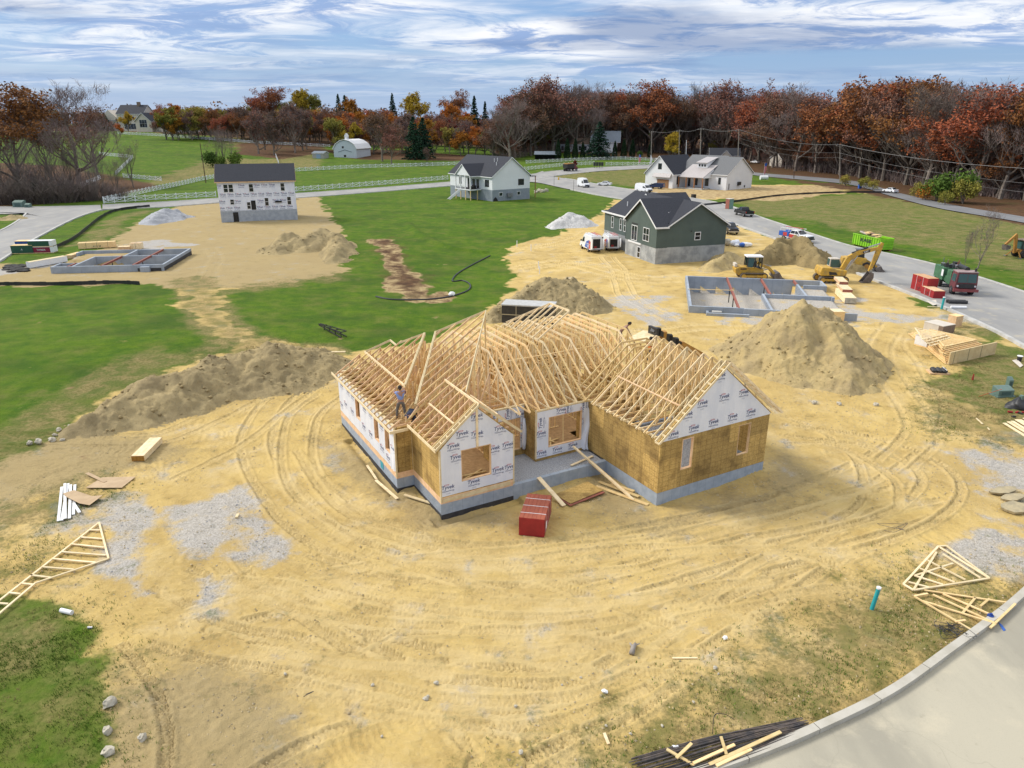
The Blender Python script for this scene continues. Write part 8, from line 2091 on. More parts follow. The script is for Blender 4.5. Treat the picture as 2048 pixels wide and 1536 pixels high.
# red wrapped bundles by the truck
q0 = gp(1845,578); ra = ang((1826,577),(1868,592))
b1 = lumber_bundle('lumber_bundle', 'lower red lumber bundle under another beside the maroon truck', gp(1846,582), ra, 3.0, 1.35, 0.95, M['red_wood'], M['red_paint'], M['red_paint'], 2, letters=('LP', 0.5, 0, -1), bearers=False)
b2 = lumber_bundle('lumber_bundle', 'upper red lumber bundle stacked on the other beside the maroon truck', gp(1846,582)+Vector((0,0,0.98)), ra, 3.0, 1.35, 0.85, mat('tan_board_top', (0.62,0.36,0.18), (0.52,0.29,0.14), 3, 0.8), M['red_paint'], M['red_paint'], 2, letters=('LP', 0.5, 0, -1), bearers=False)
lumber_bundle('lumber_bundle', 'single red lumber bundle nearest the road verge beside the stacked pair', gp(1864,592), ra-0.12, 2.9, 1.3, 0.9, M['tan_board_top'] if 'tan_board_top' in M else M['pine_pink'], M['red_paint'], M['red_paint'], 2, letters=('LP', 0.5, 0, -1), bearers=False)
# lumber by the basement foundation
la = ang((1672,572),(1708,608))
lumber_bundle('lumber_bundle', 'long pale lumber bundle with dark ends right of the basement foundation', gp(1690,598), la, 5.2, 1.25, 0.62, M['pine_pale'], M['pine_pale'], M['rock'], 2)
lumber_bundle('lumber_bundle', 'reddish lumber bundle lying across the long pale one', gp(1690,592)+Vector((0,0.6,0.74)), la, 3.8, 1.1, 0.3, M['pine_pale'], M['pine_pink'], M['rust'], 2, bearers=False)
lumber_bundle('lumber_bundle', 'short topmost lumber bundle on the pile right of the foundation', gp(1685,584)+Vector((0,0.9,1.08)), la, 3.2, 1.0, 0.3, M['pine_pale'], M['pine_pink'], M['rust'], 2, bearers=False)
lumber_bundle('lumber_bundle', 'shrink-wrapped lumber bundle marked 14 behind the large ochre pile', gp(1642,640), ang((1600,640),(1675,640)), 4.2, 1.3, 0.95, M['pine_pale'], M['pine'], None, 2, letters=('14', 0.5, -1.3, -1), bearers=True)
# left lot
lumber_bundle('lumber_bundle', 'strapped lumber bundle printed with dark marks behind the left foundation', gp(196,496), ang((170,497),(228,494)), 5.4, 1.2, 0.9, M['pine'], M['pine'], None, 3, letters=('0111 28', 0.35, 0, -1))
lumber_bundle('lumber_bundle', 'long white-wrapped bundle lying left of the left foundation', gp(96,530), ang((66,533),(128,522)), 5.6, 0.9, 0.8, M['pine_pale'], M['white'], None, 0)
lumber_bundle('lumber_bundle', 'small stack of boards behind the left foundation corner', gp(150,515), ang((135,519),(166,510)), 3.0, 1.0, 0.5, M['pine'], M['pine_pink'], None, 1)
lumber_bundle('lumber_bundle', 'blocky tan bundle on the back wall line of the left foundation', gp(274,498), 0.2, 1.8, 1.2, 0.9, M['pine_pink'], M['pine_pale'], None, 1)
lumber_bundle('lumber_bundle', 'low tan tarp-like bundle left of the blocky one at the left foundation', gp(250,500), 0.2, 1.8, 1.0, 0.5, M['pine_pale'], M['pine_pink'], None, 0)
def pallet_box(label, px, rz, L_, W_, H_, m, m2, text=None, dz=0.0, lid='white'):
    o = empty('wrapped_pallet', gp(*px)+Vector((0,0,dz)), rz, label, 'pallet')
    MB().box(-L_/2,L_/2,-W_/2,W_/2,0.1,H_).build('goods', m, o, bevel=0.03); MB().box(-L_/2-0.02,L_/2+0.02,-W_/2-0.02,W_/2+0.02,H_,H_+0.05).build('top_sheet', M[lid], o)
    mb = MB()
    for y in (-W_/2+0.06,0,W_/2-0.06): mb.box(-L_/2,L_/2,y-0.05,y+0.05,0,0.1)
    mb.build('bearer', M['pine'], o)
    if m2: MB().box(L_/2-0.45,L_/2+0.012,-W_/2-0.012,W_/2+0.012,0.12,H_-0.01).build('wrap_band', m2, o)
    if text:
        ink = MB(); t_, w, h = text_tris(text, 0.4, 0.0)
        for t in t_: ink.add([(p[0], -W_/2-0.016, H_*0.42+p[1]) for p in t], [(0,1,2)])
        ink.build('lettering', M['white'], o)
    return o
gm, bm_, rm_ = mat('dark_green_wrap', (0.02,0.09,0.05)), mat('blue_wrap', (0.02,0.08,0.30)), mat('crimson_wrap', (0.26,0.02,0.05))
pallet_box('dark green wrapped pallet with a white triangle mark at the left road', (50,506), 0.12, 3.2, 1.4, 1.25, gm, None, 'A', lid='pine')
pallet_box('blue wrapped pallet behind the dark green one at the left road', (58,498), 0.12, 3.2, 1.4, 1.35, bm_, None, None, lid='pine')
pallet_box('crimson wrapped pallet under a green one at the left road', (88,505), 0.12, 3.6, 1.4, 0.95, rm_, M['white'], 'TIMBER')
pallet_box('green wrapped pallet stacked on the crimson one at the left road', (88,505), 0.12, 3.6, 1.4, 0.9, gm, M['white'], None, dz=1.0)
pallet_box('small dark pallet behind the green and crimson stack at the left road', (100,495), 0.12, 1.6, 1.2, 1.2, M['navy_cloth'], None)
# truss packs
def flat_truss(mb, L_, h, z, bays=7, w=0.045, d=0.10, shift=0.0):
    A, B, C = Vector((-L_/2+shift,0,z)), Vector((L_/2+shift,0,z)), Vector((shift+L_*0.40,h,z)); up = (0,0,1)
    mb.bar(A,B,d,w,up); mb.bar(A,C,d,w,up); mb.bar(C,B,d,w,up)
    for i in range(1, bays):
        p = A.lerp(B, i/bays); t = (p-A).x/(C-A).x; q = A.lerp(C, t) if t <= 1 else C.lerp(B, ((p-C).x)/((B-C).x)); mb.bar(p, q, d*0.9, w*0.98, up)
o = empty('truss_stack', gp(1917,712), ang((1852,725),(1985,695)), 'big strapped stack of pale roof trusses lying by the road', 'truss stack')
rr = random.Random(3); TL = 6.6
MB().bar((-TL/2,-1.15,0.58),(TL/2,-1.15,0.58),0.1,1.12,(0,0,1)).build('chord_face', banded('stacked_chords', (0.72,0.56,0.30), (0.64,0.47,0.24), 2, 0.1, 0.18), o)
for i in range(11):
    mb = MB(); flat_truss(mb, TL-0.2*i, 7.6-0.35*i, 0.08+0.105*i, 13, 0.06, 0.15, rr.uniform(-0.15,0.15)); mb.v = [(x,y-1.05+0.12*i,z) for x,y,z in mb.v]; mb.build('roof_truss', M['pine'], o)
for i in range(4):
    mb = MB(); flat_truss(mb, 3.6, 2.6, 1.06+0.1*i, 4); mb.v = [(x-0.9+0.1*i,y+1.2+0.3*i,z) for x,y,z in mb.v]; mb.build('roof_truss', M['pine_pale'], o, rz=0.08)
for x in (-2.7,-0.7,1.1): MB().box(x-0.015,x+0.015,-1.212,-1.20,0.05,1.14).build('strap', M['black'], o)
pallet_box('white and brown wrapped boards nearest the tracked dirt, beside the truss stack', (1858,692), ang((1838,690),(1880,702)), 1.7, 1.9, 0.95, M['white'], M['tan_roof'], lid='cream')
pallet_box('cream topped wrapped boards behind the white and brown pallet by the truss stack', (1876,664), ang((1838,690),(1880,702)), 2.0, 1.8, 0.9, M['cream'], M['tan_roof'], lid='cream')
pallet_box('tan carton standing at the back of the truss stack', (1908,652), 0.4, 1.0, 0.9, 1.1, M['pine_pink'], None, lid='pine')
# fallen trusses in the foreground
def lying(name, label, pts, members, z0=0.06, m='pine_pale', w=0.09, cat='roof truss'):
    W = [gp(*p) for p in pts]; zt = max(p.z for p in W)*0.8+0.2*sum(p.z for p in W)/len(W)
    for p in W: p.z = zt
    c = sum(W, Vector())/len(W); o = empty(name, c, 0, label, cat)
    for i, (a, b) in enumerate(members):
        A, B = W[a]-c, W[b]-c; mb = MB(); mb.bar(A+Vector((0,0,z0+0.004*(i % 5))), B+Vector((0,0,z0+0.004*(i % 5))), w, 0.05); mb.build('chord' if i < 4 else 'web', M[m], o)
    return o
cz = lambda x, y: (x/2.865, 1000+y/2.865)
pts_ = [(199,1049),(-60,1253),(-60,1283),(71.5,1171),(218,1122)]; mem = [(0,1),(2,3),(3,4),(4,0)]
for a, b in (((520,185),(575,187)),((465,225),(590,235)),((410,265),(600,285)),((355,310),(610,330)),((300,350),(550,372)),((245,398),(425,412)),((180,443),(300,458)),((120,490),(190,498)),((50,545),(120,552)),((-15,605),(50,610)),((-90,665),(-20,670))): mem.append((len(pts_), len(pts_)+1)); pts_ += [cz(*a), cz(*b)]
lying('roof_truss', 'long tapered roof truss lying on the grey gravel at the left edge', pts_, mem)
P_ = [(1872,1098),(1978,1160),(1825,1185),(1806,1172)]
pts_ = [(1876,1096),(1978,1160),(1826,1184),(1806,1172),(1885,1112),(1960,1160),(1850,1122),(1930,1163),(1838,1140),(1908,1168),(1828,1155),(1885,1173),(1816,1168),(1858,1179),(1872,1108),(1905,1130),(1892,1095)]
lying('roof_truss', 'triangular roof truss lying flat beside the white gravel in the right foreground', pts_, [(0,1),(1,2),(2,3),(3,0),(4,5),(6,7),(8,9),(10,11),(12,13),(14,2),(15,10),(0,16),(16,1)])
pts_ = [(1828,1195),(1848,1183),(2030,1210),(1980,1258),(1955,1270),(1845,1205),(1865,1192),(1990,1250),(1885,1190),(2000,1240),(1925,1228),(1950,1198),(1960,1215),(1978,1200),(1910,1246),(1930,1243),(1855,1190),(1872,1212)]
lying('roof_truss', 'roof truss lying flat against the kerb in the right foreground', pts_, [(0,4),(1,2),(2,3),(5,7),(6,7),(8,9),(10,11),(12,13),(14,15),(0,16),(5,17),(3,7)], 0.07, 'pine')
# boards bundle and cardboard at left
rr = random.Random(9)
for i, (a, b) in enumerate((((124,975),(117,1043)),((137,970),(124,1043)),((131,972),(131,1040)),((150,970),(147,1030)),((142,972),(139,1038)),((148,1010),(160,1028)))):
    board(gp(*a)+Vector((0,0,0.05+0.03*(i % 3))), gp(*b)+Vector((0,0,0.05+0.03*(i % 3))), 0.14, 0.04, 'white-painted trim board lying loose by the cardboard sheet', 'white', 'white trim boards by the cardboard')
MB_ = MB(); Wc = [gp(*p) for p in ((127,993),(150,988),(185,996),(207,997),(180,1015),(160,1012),(135,1000))]; cc = sum(Wc, Vector())/7
MB_.add([tuple(p-cc+Vector((0,0,0.16+0.06*(i % 2)))) for i, p in enumerate(Wc)]+[tuple(p-cc+Vector((0,0,0.14+0.06*(i % 2)))) for i, p in enumerate(Wc)], [tuple(range(7)),tuple(range(13,6,-1))]+[(i,(i+1)%7,7+(i+1)%7,7+i) for i in range(7)])
M['card'] = mat('cardboard', (0.52,0.38,0.23), (0.45,0.32,0.19), 2, 0.9)
tag(MB_.build('cardboard_sheet', M['card'], loc=cc), 'creased cardboard sheet lying over the white trim boards', 'cardboard')
def sheet(label, pts, m, th=0.03, z=0.05, name='sheathing_panel', cat='panel'):
    W = [gp(*p) for p in pts]; c = sum(W, Vector())/len(W); n = len(W)
    mb = MB(); mb.add([tuple(p-c+Vector((0,0,z))) for p in W]+[tuple(p-c+Vector((0,0,z+th))) for p in W], [tuple(range(n)), tuple(range(n,2*n))]+[(i,(i+1)%n,n+(i+1)%n,n+i) for i in range(n)])
    return tag(mb.build(name, M[m], loc=c), label, cat)
sheet('flat tan board sheet lying on dirt below the neat pale stack', ((172,978),(205,957),(272,956),(244,978)), 'card')
board(gp(175,951)+Vector((0,0,0.13)), gp(211,967)+Vector((0,0,0.13)), 0.2, 0.03, 'narrow offcut lying on the flat tan board sheet', 'card')
# right edge
for i in range(6): board(gp(2008+i*8,848-i*2)+Vector((0,0,0.06+0.03*(i%2))), gp(2075+i*8,890-i*2)+Vector((0,0,0.06+0.03*(i%2))), 0.22, 0.05, 'clean pale board in the loose pile at the right picture edge', 'pine_pale', 'pale boards at the right edge')
board(gp(1952,838)+Vector((0,0,0.05)), gp(1965,849)+Vector((0,0,0.05)), 0.1, 0.04, 'short stick on dry ground left of the pale board pile')
board(gp(1975,857)+Vector((0,0,0.05)), gp(1979,862)+Vector((0,0,0.05)), 0.08, 0.04, 'tiny wood offcut above the white gravel patch')
M['util_green'] = mat('utility_green', (0.13,0.20,0.17), (0.11,0.17,0.145), 3, 0.5)
def cabinet(px, rz, w, d, h, label, base=True):
    o = empty('utility_cabinet', gp(*px), rz, label, 'utility box')
    MB().slab([(-d/2,0.1,w/2),(d/2,0.1,w/2),(d/2,h*0.75,w/2),(-d*0.2,h,w/2),(-d/2,h,w/2)]).build('housing', M['util_green'], o, bevel=0.02)
    if base: MB().box(-d/2-0.1,d/2+0.1,-w/2-0.1,w/2+0.1,0,0.1).build('pad', M['util_green'], o)
    MB().box(d/2,d/2+0.012,-w*0.3,w*0.3,0.2,h*0.6).build('door', mat('utility_green_dark', (0.06,0.11,0.10)), o); return o
cabinet((2004,790), -pi/2+0.1, 1.25, 0.75, 0.72, 'low green transformer box on the right-hand weedy verge'); cabinet((2017,774), -pi/2+0.1, 0.36, 0.36, 0.85, 'slim upright green pedestal behind the transformer box', False)
cabinet((40,414), -pi/2, 2.4, 1.6, 1.6, 'green transformer box at the far left road junction'); cabinet((57,415), -pi/2, 1.2, 1.0, 1.0, 'smaller pale green box beside the far left transformer')
# black bag, shingles, rolls, bucket
o = empty('black_bag', gp(2036,815), 0.3, 'slumped black plastic sack beside the transformer box', 'sack')
mb = MB(); rr = random.Random(21); n, m_ = 14, 8
for j in range(m_+1):
    t = j/m_; r_ = 0.62*(1-t**1.4)+0.08
    for i in range(n): a = 2*pi*i/n; q = r_*(1+0.28*sin(3*a+t*4)+rr.uniform(-0.1,0.1)); mb.v.append((q*cos(a)*1.2, q*sin(a)*0.8, 0.85*t))
for j in range(m_):
    for i in range(n): a = j*n+i; b = j*n+(i+1)%n; mb.f.append((a,b,b+n,a+n))
mb.build('sack', M['black'], o, smooth=True); MB().box(-0.1,0.12,-0.16,0.06,0.3,0.95).build('grey_post', M['util_green'], o)
rr = random.Random(22)
for i in range(5): tag(MB().cbox((0,0,0.06),(0.3,0.12,0.1),rz=rr.uniform(0,3)).build('litter_scrap', M['black'] if i % 2 else M['red_paint'], loc=gp(2020+i*7,828+rr.uniform(-4,6))), 'scrap of black or red litter below the black sack', 'litter', 'litter below the black sack')
o = empty('pallet', gp(1875,745), -0.15, 'low pallet of black strapped bundles on the dirt edge', 'pallet')
MB().box(-0.75,0.75,-0.5,0.5,0,0.1).build('pallet_deck', M['pine_pink'], o)
for r_ in range(3):
    for i in range(3): MB().blob((-0.4+0.4*i+0.05*r_,-0.3+0.3*r_,0.24),(0.24,0.19,0.15),i+r_,0.1,8,5).build('bundle', M['black'], o)
MB().bar((0.5,-0.45,0.36),(0.5,0.45,0.38),0.05,0.02).build('strap', M['white'], o)
o = empty('bucket', gp(2038,722), 0, 'black bucket with a pale lid at the right verge', 'bucket'); MB().cyl((0,0,0.22),0.17,0.44,n=16,r2=0.2).build('pail', M['black'], o); MB().cyl((0,0,0.455),0.23,0.05,n=16).build('lid', M['white'], o)
sheet('pale offcuts by the black bucket', ((2024,722),(2034,720),(2046,732),(2040,736)), 'cream', name='offcut', cat='offcut')
sheet('white sheet lying on the verge by the teal riser', ((1852,603),(1872,601),(1874,610),(1866,612)), 'cream')
board(gp(1855,614)+Vector((0,0,0.05)), gp(1900,616)+Vector((0,0,0.05)), 0.15, 0.05, 'pale plank lying behind the teal riser on the verge')
for i in range(2): tag(MB().cyl((0,0,0.2),0.2,2.0,'x',12).build('membrane_roll', M['black'], loc=gp(1915,608)+Vector((0,0.42*i,0.03)), rz=-0.1), 'black membrane roll beside the white roll on the verge', 'roll', 'black membrane rolls on the verge')
tag(MB().cyl((0,0,0.18),0.18,1.6,'x',12).build('membrane_roll', M['white'], loc=gp(1916,618), rz=-0.1), 'white roll in front of the black membrane rolls', 'roll')
M['teal'] = mat('teal_pipe', (0.02,0.36,0.38), (0.02,0.30,0.33), 2, 0.4)
def riser(px, h, r, label, m='teal', lean=0.06):
    o = empty('riser_pipe', gp(*px), 0, label, 'pipe'); MB().tube([(0,0,-0.1),(lean*h,0,h)],[r,r],12).build('pipe', M[m], o); MB().cyl((lean*h,0,h+0.02),r*1.15,0.07,n=12).build('cap', M['white'], o)
riser((1743,1218), 1.05, 0.085, 'teal pipe with a white cap standing in the foreground weeds', lean=0.12); riser((1883,618), 1.3, 0.12, 'teal pipe with a white cap on the verge by the red bundles', lean=0.03)
for px in ((1034,494),(1062,502),(1077,537),(1079,548)): riser(px, 1.0, 0.07, {494:'thin white marker pipe farthest left on the lawn edge',502:'thin white marker pipe on dirt right of the lawn edge one',537:'upper of two thin white pipes above the clod-covered pile',548:'lower of two thin white pipes above the clod-covered pile'}[px[1]], 'white', 0)
tag(MB().tube([(-0.28,0.05,0.1),(0.28,-0.12,0.1)],[0.1,0.1],12).build('pipe_offcut', M['white'], loc=gp(135,1226)), 'short white pipe offcut in the grass below the long truss', 'pipe')
tag(MB().cyl((0,0,0.05),0.05,0.2,'x',8).build('litter_can', M['chrome'], loc=gp(181,1257)), 'crushed silver can in the bottom left grass', 'can')
tag(MB().cbox((0,0,0.05),(0.14,0.36,0.1),rz=0.1).build('wood_block', M['pine_pale'], loc=gp(475,1035)), 'small wood block on the grey gravel patch', 'block')
tag(MB().tube([(0,0,0),(0,0,0.5)],[0.07,0.04],8).build('marker_post', M['red_paint'], loc=gp(1945,760)), 'short red marker post on the weedy verge', 'marker')
tag(MB().bar((-0.75,0.2,0.0),(0.6,-0.2,0.75),0.03,0.03).build('marker_whip', mat('orange_whip', (0.5,0.12,0.04)), loc=gp(1980,795)), 'thin orange rod leaning on the transformer box', 'rod')
MB0 = MB(); MB0.cyl((0,0,0.17),0.12,0.32,n=14); MB0.cyl((0.02,0,0.36),0.05,0.08,n=10); tag(MB0.build('water_jug', mat('blue_jug', (0.01,0.05,0.26)), loc=gp(1980,1235)), 'blue water jug beside the truss at the kerb', 'jug')
sheet('strip of bright blue tape over the kerb', ((1998,1240),(2006,1246),(2013,1256),(2008,1258),(2002,1249)), 'livery_blue', 0.006, 0.095, 'tape_strip', 'tape')
# black cable tangles
def tangle(px, r, n, seed, label, m='black'):
    rr = random.Random(seed); c = gp(*px); mb = MB()
    for i in range(n):
        p = [Vector((rr.uniform(-r,r), rr.uniform(-r,r)*0.6, rr.uniform(0.03,0.18))) for _ in range(4)]; mb.tube(smooth3(p), 0.012, 4)
    tag(mb.build('cable_tangle', M[m], loc=c), label, 'cable')
def smooth3(P, k=6):
    out = []
    for i in range(len(P)-1):
        p0, p1, p2, p3 = P[max(i-1,0)], P[i], P[i+1], P[min(i+2,len(P)-1)]
        for j in range(k): t = j/k; out.append(0.5*((2*p1)+(-p0+p2)*t+(2*p0-5*p1+4*p2-p3)*t*t+(-p0+3*p1-3*p2+p3)*t**3))
    return out+[P[-1]]
tangle((1905,1262), 0.75, 12, 1, 'tangle of black cable under the truss at the kerb'); tangle((1790,1060), 0.9, 2, 2, 'thin black roots on the tracked dirt near the right', 'bark'); tangle((636,1250), 0.15, 1, 3, 'small black wire loop on the foreground dirt'); tangle((618,1395), 0.2, 1, 4, 'bent black wire on the lower foreground dirt')
tag(MB().tube(smooth3([gp(1425,1440)-gp(1425,1440), Vector((0.1,0.3,0.5)), Vector((0.5,0.5,0.35)), Vector((0.9,0.6,0.02))]), 0.012, 4).build('wire_hoop', M['black'], loc=gp(1425,1470)), 'arched black wire standing in weeds by the steel bars', 'wire')
# driftwood stump, rocks and flat slabs
o = MB(); o.tube([(-0.1,-0.28,0.06),(0,0,0.12),(0.12,0.2,0.14)],[0.11,0.10,0.06],8); o.tube([(0,0,0.12),(-0.1,0.22,0.16)],[0.07,0.03],6); o.tube([(0.05,0.1,0.13),(0.3,0.2,0.15)],[0.05,0.015],6)
tag(o.build('root_stump', M['pole'], loc=gp(1266,1300), smooth=True), 'grey forked piece of root on the foreground dirt', 'root')
def rock(px, r, seed, label, group=None, m='rock', flat=0.7): tag(MB().blob((0,0,r*flat*0.5),(r,r*0.8,r*flat),seed,0.22,8,6).build('rock', M[m], loc=gp(*px), rz=seed), label, 'rock', group)
rock((221,1412),0.28,1,'largest pale rock at the bottom left grass edge'); rock((216,1465),0.2,2,'small rock below the largest one at the grass edge'); rock((217,1505),0.22,3,'tan rock lowest on the bottom left grass edge'); rock((397,788),0.42,4,'pale boulder on the face of the earth bank'); rock((285,1478),0.17,5,'half-buried stone in the lower left dirt')
for i, p in enumerate(((110,872),(118,862),(105,882),(125,880),(60,890),(78,888),(140,852),(210,812))): rock(p, 0.16+0.05*(i % 3), 10+i, 'rock in the scatter at the foot of the earth bank', 'rocks at the foot of the bank')
rr = random.Random(31)
for i in range(16): rock((rr.uniform(560,1440), rr.uniform(1330,1520)), rr.uniform(0.05,0.11), 40+i, 'fist-sized stone on the foreground dirt', 'stones on the foreground dirt')
for px in ((438,703),(606,721),(857,735)): pass
for i, px in enumerate(((1628,806),(1678,810),(1752,812))): rock(px, 0.22, 70+i, 'stone at the foot of the large ochre pile', 'stones below the ochre pile')
def slab(px, seed, label, sx, sy, th=0.10, tilt=0.12):
    rr = random.Random(seed); n = 11; top = [Vector((sx*cos(2*pi*i/n)*rr.uniform(0.75,1.1), sy*sin(2*pi*i/n)*rr.uniform(0.75,1.1), 0)) for i in range(n)]
    mb = MB(); mb.add([tuple(p+Vector((0,0,th+0.1+tilt*p.x*0.3))) for p in top]+[tuple(p*0.93+Vector((0,0,0.08+tilt*p.x*0.3))) for p in top], [tuple(range(n)),tuple(range(2*n-1,n-1,-1))]+[(i,n+i,n+(i+1)%n,(i+1)%n) for i in range(n)])
    tag(mb.build('stone_slab', M['slabrock'], loc=gp(*px), rz=0.2), label, 'slab')
M['slabrock'] = mat('dusty_slab', (0.45,0.37,0.22), (0.33,0.28,0.18), 2.5, 0.95, 0.8, 9)
slab((2008,985), 1, 'thin upper slab of stone at the right dirt edge', 0.95, 0.35); slab((2025,998), 4, 'middle tilted slab of stone at the right dirt edge', 0.8, 0.35, 0.09, 0.3); slab((2030,1020), 2, 'broad flat slab of stone nearest the camera at the right dirt edge', 0.85, 0.6, 0.13)
# bundle of steel bars and offcuts by the kerb
a_, b_2 = gp(1285,1535), gp(1600,1458); d_ = (b_2-a_); o = empty('bar_bundle', (a_+b_2)/2+Vector((0,0,0.10)), atan2(d_.y, d_.x), 'spread bundle of long dark steel bars beside the kerb', 'steel bars')
rr = random.Random(8); LB = d_.length*1.15
for i in range(46):
    y = rr.uniform(-0.62,0.45); k_ = rr.uniform(-0.04,0.04); z = 0.03+0.05*rr.random()
    p = [Vector((-LB/2+rr.uniform(0,0.7), y*1.15-0.12, z)), Vector((0, y, z+0.05)), Vector((LB/2-rr.uniform(0,0.5), y*0.45+k_*4+0.1, z))]
    MB().tube(smooth3(p,4), 0.017, 5).build('bar', M['steelbar'] if 'steelbar' in M else M.setdefault('steelbar', mat('dark_steel_bar', (0.12,0.095,0.075), (0.055,0.05,0.05), 3, 0.7, rnd=0.4)), o)
for i, (p, q, la, w_) in enumerate((((1332,1508),(1390,1534),'board offcut angled at the left end of the steel bars',0.1),((1352,1524),(1382,1498),'short offcut crossing the angled one on the steel bars',0.1),((1386,1532),(1468,1498),'middle board lying along the steel bars',0.1),((1440,1487),(1452,1515),'short cross piece on the steel bars',0.09),((1418,1534),(1560,1472),'longest board lying over the steel bars',0.12),((1432,1537),(1502,1504),'board beside the longest one nearest the kerb',0.11))):
    board(gp(*p)+Vector((0,0,0.22+0.02*i)), gp(*q)+Vector((0,0,0.22+0.02*i)), w_, 0.045, la, 'pine')
board(gp(1345,1317)+Vector((0,0,0.04)), gp(1395,1317)+Vector((0,0,0.04)), 0.07, 0.03, 'thin lath lying across the weeds near the root'); board(gp(1208,1472)+Vector((0,0,0.04)), gp(1217,1490)+Vector((0,0,0.04)), 0.1, 0.03, 'small stick in the weeds below the white paper')
for i, px in enumerate(((1210,1387),(1352,1497),(1450,1277))): tag(MB().blob((0,0,0.05),(0.12,0.09,0.06),i,0.4,7,4).build('paper_scrap', M['white'], loc=gp(*px)), ('crumpled white paper on dirt above the foreground weeds','crumpled white paper by the steel bars','tiny white scrap at the weed edge right of the root')[i], 'paper')
# portable toilet, white tanks, bags
o = empty('portable_toilet', gp(1458,418), 0.5, 'sage green portable toilet with a rust brown side behind the green house', 'portable toilet')
MB().box(-0.65,0.65,-0.65,0.65,0,2.35).build('cabin', mat('toilet_green', (0.15,0.25,0.19)), o, bevel=0.05); MB().box(-0.68,-0.652,-0.6,0.6,0.1,2.3).build('side_panel', M['rust'], o); MB().box(-0.6,0.6,-0.672,-0.652,0.1,2.2).build('door', mat('toilet_door', (0.17,0.29,0.23)), o); MB().box(-0.7,0.7,-0.7,0.7,2.35,2.45).build('roof', M['cream'], o)
o = empty('material_bags', gp(1466,492), 0.3, 'blue and white builders bags heaped at the green house corner', 'bags')
for i, (x, y, z, m_) in enumerate(((0,0,0.5,'wrap'),(0.9,0.3,0.5,'wrap'),(0.3,-0.8,0.25,'white'),(-0.8,0.5,0.6,'rock'))): MB().blob((x,y,z),(0.6,0.5,z),i,0.12,9,6).build('bag', M[m_], o)
o = empty('material_bags', gp(1489,494), 0.1, 'small white bag pile with a blue band right of the green house', 'bags')
MB().blob((0,0,0.4),(0.8,0.6,0.42),3,0.15,9,6).build('bag', M['white'], o); MB().blob((0.9,0.7,0.3),(0.7,0.5,0.3),4,0.15,9,6).build('bag', M['white'], o); MB().blob((-0.5,-0.2,0.4),(0.5,0.5,0.4),5,0.1,9,6).build('bag', M['livery_blue'], o)
# dark trailer behind the roof, roller conveyor on the lawn
o = empty('trailer', gp(1058,652), radians(-12), 'dark box trailer with a pale roof behind the framed house', 'trailer'); MB().box(-2.6,2.6,-1.1,1.1,0.5,2.3).build('box', M['black'], o); MB().box(-2.65,2.65,-1.15,1.15,2.3,2.42).build('roof', mat('trailer_roof', (0.5,0.5,0.48)), o); MB().box(-2.61,2.61,-1.115,-1.10,1.35,1.42).build('trim', M['chrome'], o); MB().box(-1.15,-1.1,-1.115,-1.10,0.5,2.3).build('trim', M['chrome'], o)
for s in (1,-1): wheel(o, 0.3, s*1.1, 0.36, 0.25, 'steel')
W0, W1 = gp(640,657), gp(688,676); d_ = W1-W0; o = empty('jib_frame', (W0+W1)/2, atan2(d_.y,d_.x), 'dark steel lattice jib lying on the lawn behind the framed house', 'jib'); LJ = d_.length
for y in (-0.3,0.3): MB().bar((-LJ/2,y*0.3,0.5),(LJ/2,y,0.62),0.08,0.08).build('chord', M['dark'], o); MB().bar((-LJ/2,y*0.3,0.4),(LJ/2,y,0.08),0.08,0.08).build('chord', M['dark'], o)
for i in range(4):
    t = (i+1)/4; x = -LJ/2+LJ*t; MB().bar((x,-0.3*(0.3+0.7*t),0.1),(x,-0.3*(0.3+0.7*t),0.6),0.07,0.07).build('strut', M['dark'], o); MB().bar((x,-0.3*(0.3+0.7*t),0.6),(x,0.3*(0.3+0.7*t),0.6),0.07,0.07).build('strut', M['dark'], o)
# silt fences and the black drain sock
def silt(pts, label, h=0.45, r=None):
    W = [gp(*p) for p in pts]; c = W[0]; Pn = smooth3([p-c for p in W], 8)
    for p in Pn: p.z = float(height(p.x+c.x, p.y+c.y))-c.z
    mb = MB()
    if r: mb.tube([p+Vector((0,0,r*0.7)) for p in Pn], r, 7)
    else:
        for a, b in zip(Pn[:-1], Pn[1:]): mb.bar(a+Vector((0,0,h/2)), b+Vector((0,0,h/2)), 0.05, h*random.uniform(0.8,1.1))
    return tag(mb.build('silt_fence' if not r else 'filter_sock', M['black'], loc=c), label, 'silt fence' if not r else 'filter sock')
silt([(752,594),(785,600),(850,600),(900,594),(935,582),(940,570),(925,562),(905,563),(915,548),(945,530),(980,512)], 'black filter sock winding across the middle lawn', r=0.10)
silt([(-40,572),(20,571),(120,571),(230,568),(280,570)], 'black silt fence between the left lot and the lawn', 0.5)
silt([(108,498),(150,478),(200,438),(235,422),(300,414)], 'black silt fence beside the left road', 0.6)
silt([(1300,418),(1440,408),(1560,392),(1680,386),(1780,386)], 'black silt fence edging the straw yard of the ranch house', 0.5)
o = MB()
rr = random.Random(4)
for i in range(26): p = gp(rr.uniform(14,52), rr.uniform(530,545)); q = gp(10,540); o.blob(p-q+Vector((0,0,0.06)),(0.8,0.6,0.14),i,0.4,6,4)
tag(o.build('debris_heap', M['dark'], loc=gp(10,540)), 'dark heap of crumpled sheeting at the left lot entrance', 'debris')
tag(MB().blob((0,0,0.25),(0.42,0.3,0.3),2,0.2,8,5).build('white_bag', M['white'], loc=gp(903,592)), 'white bag at the bend of the black filter sock', 'bag')
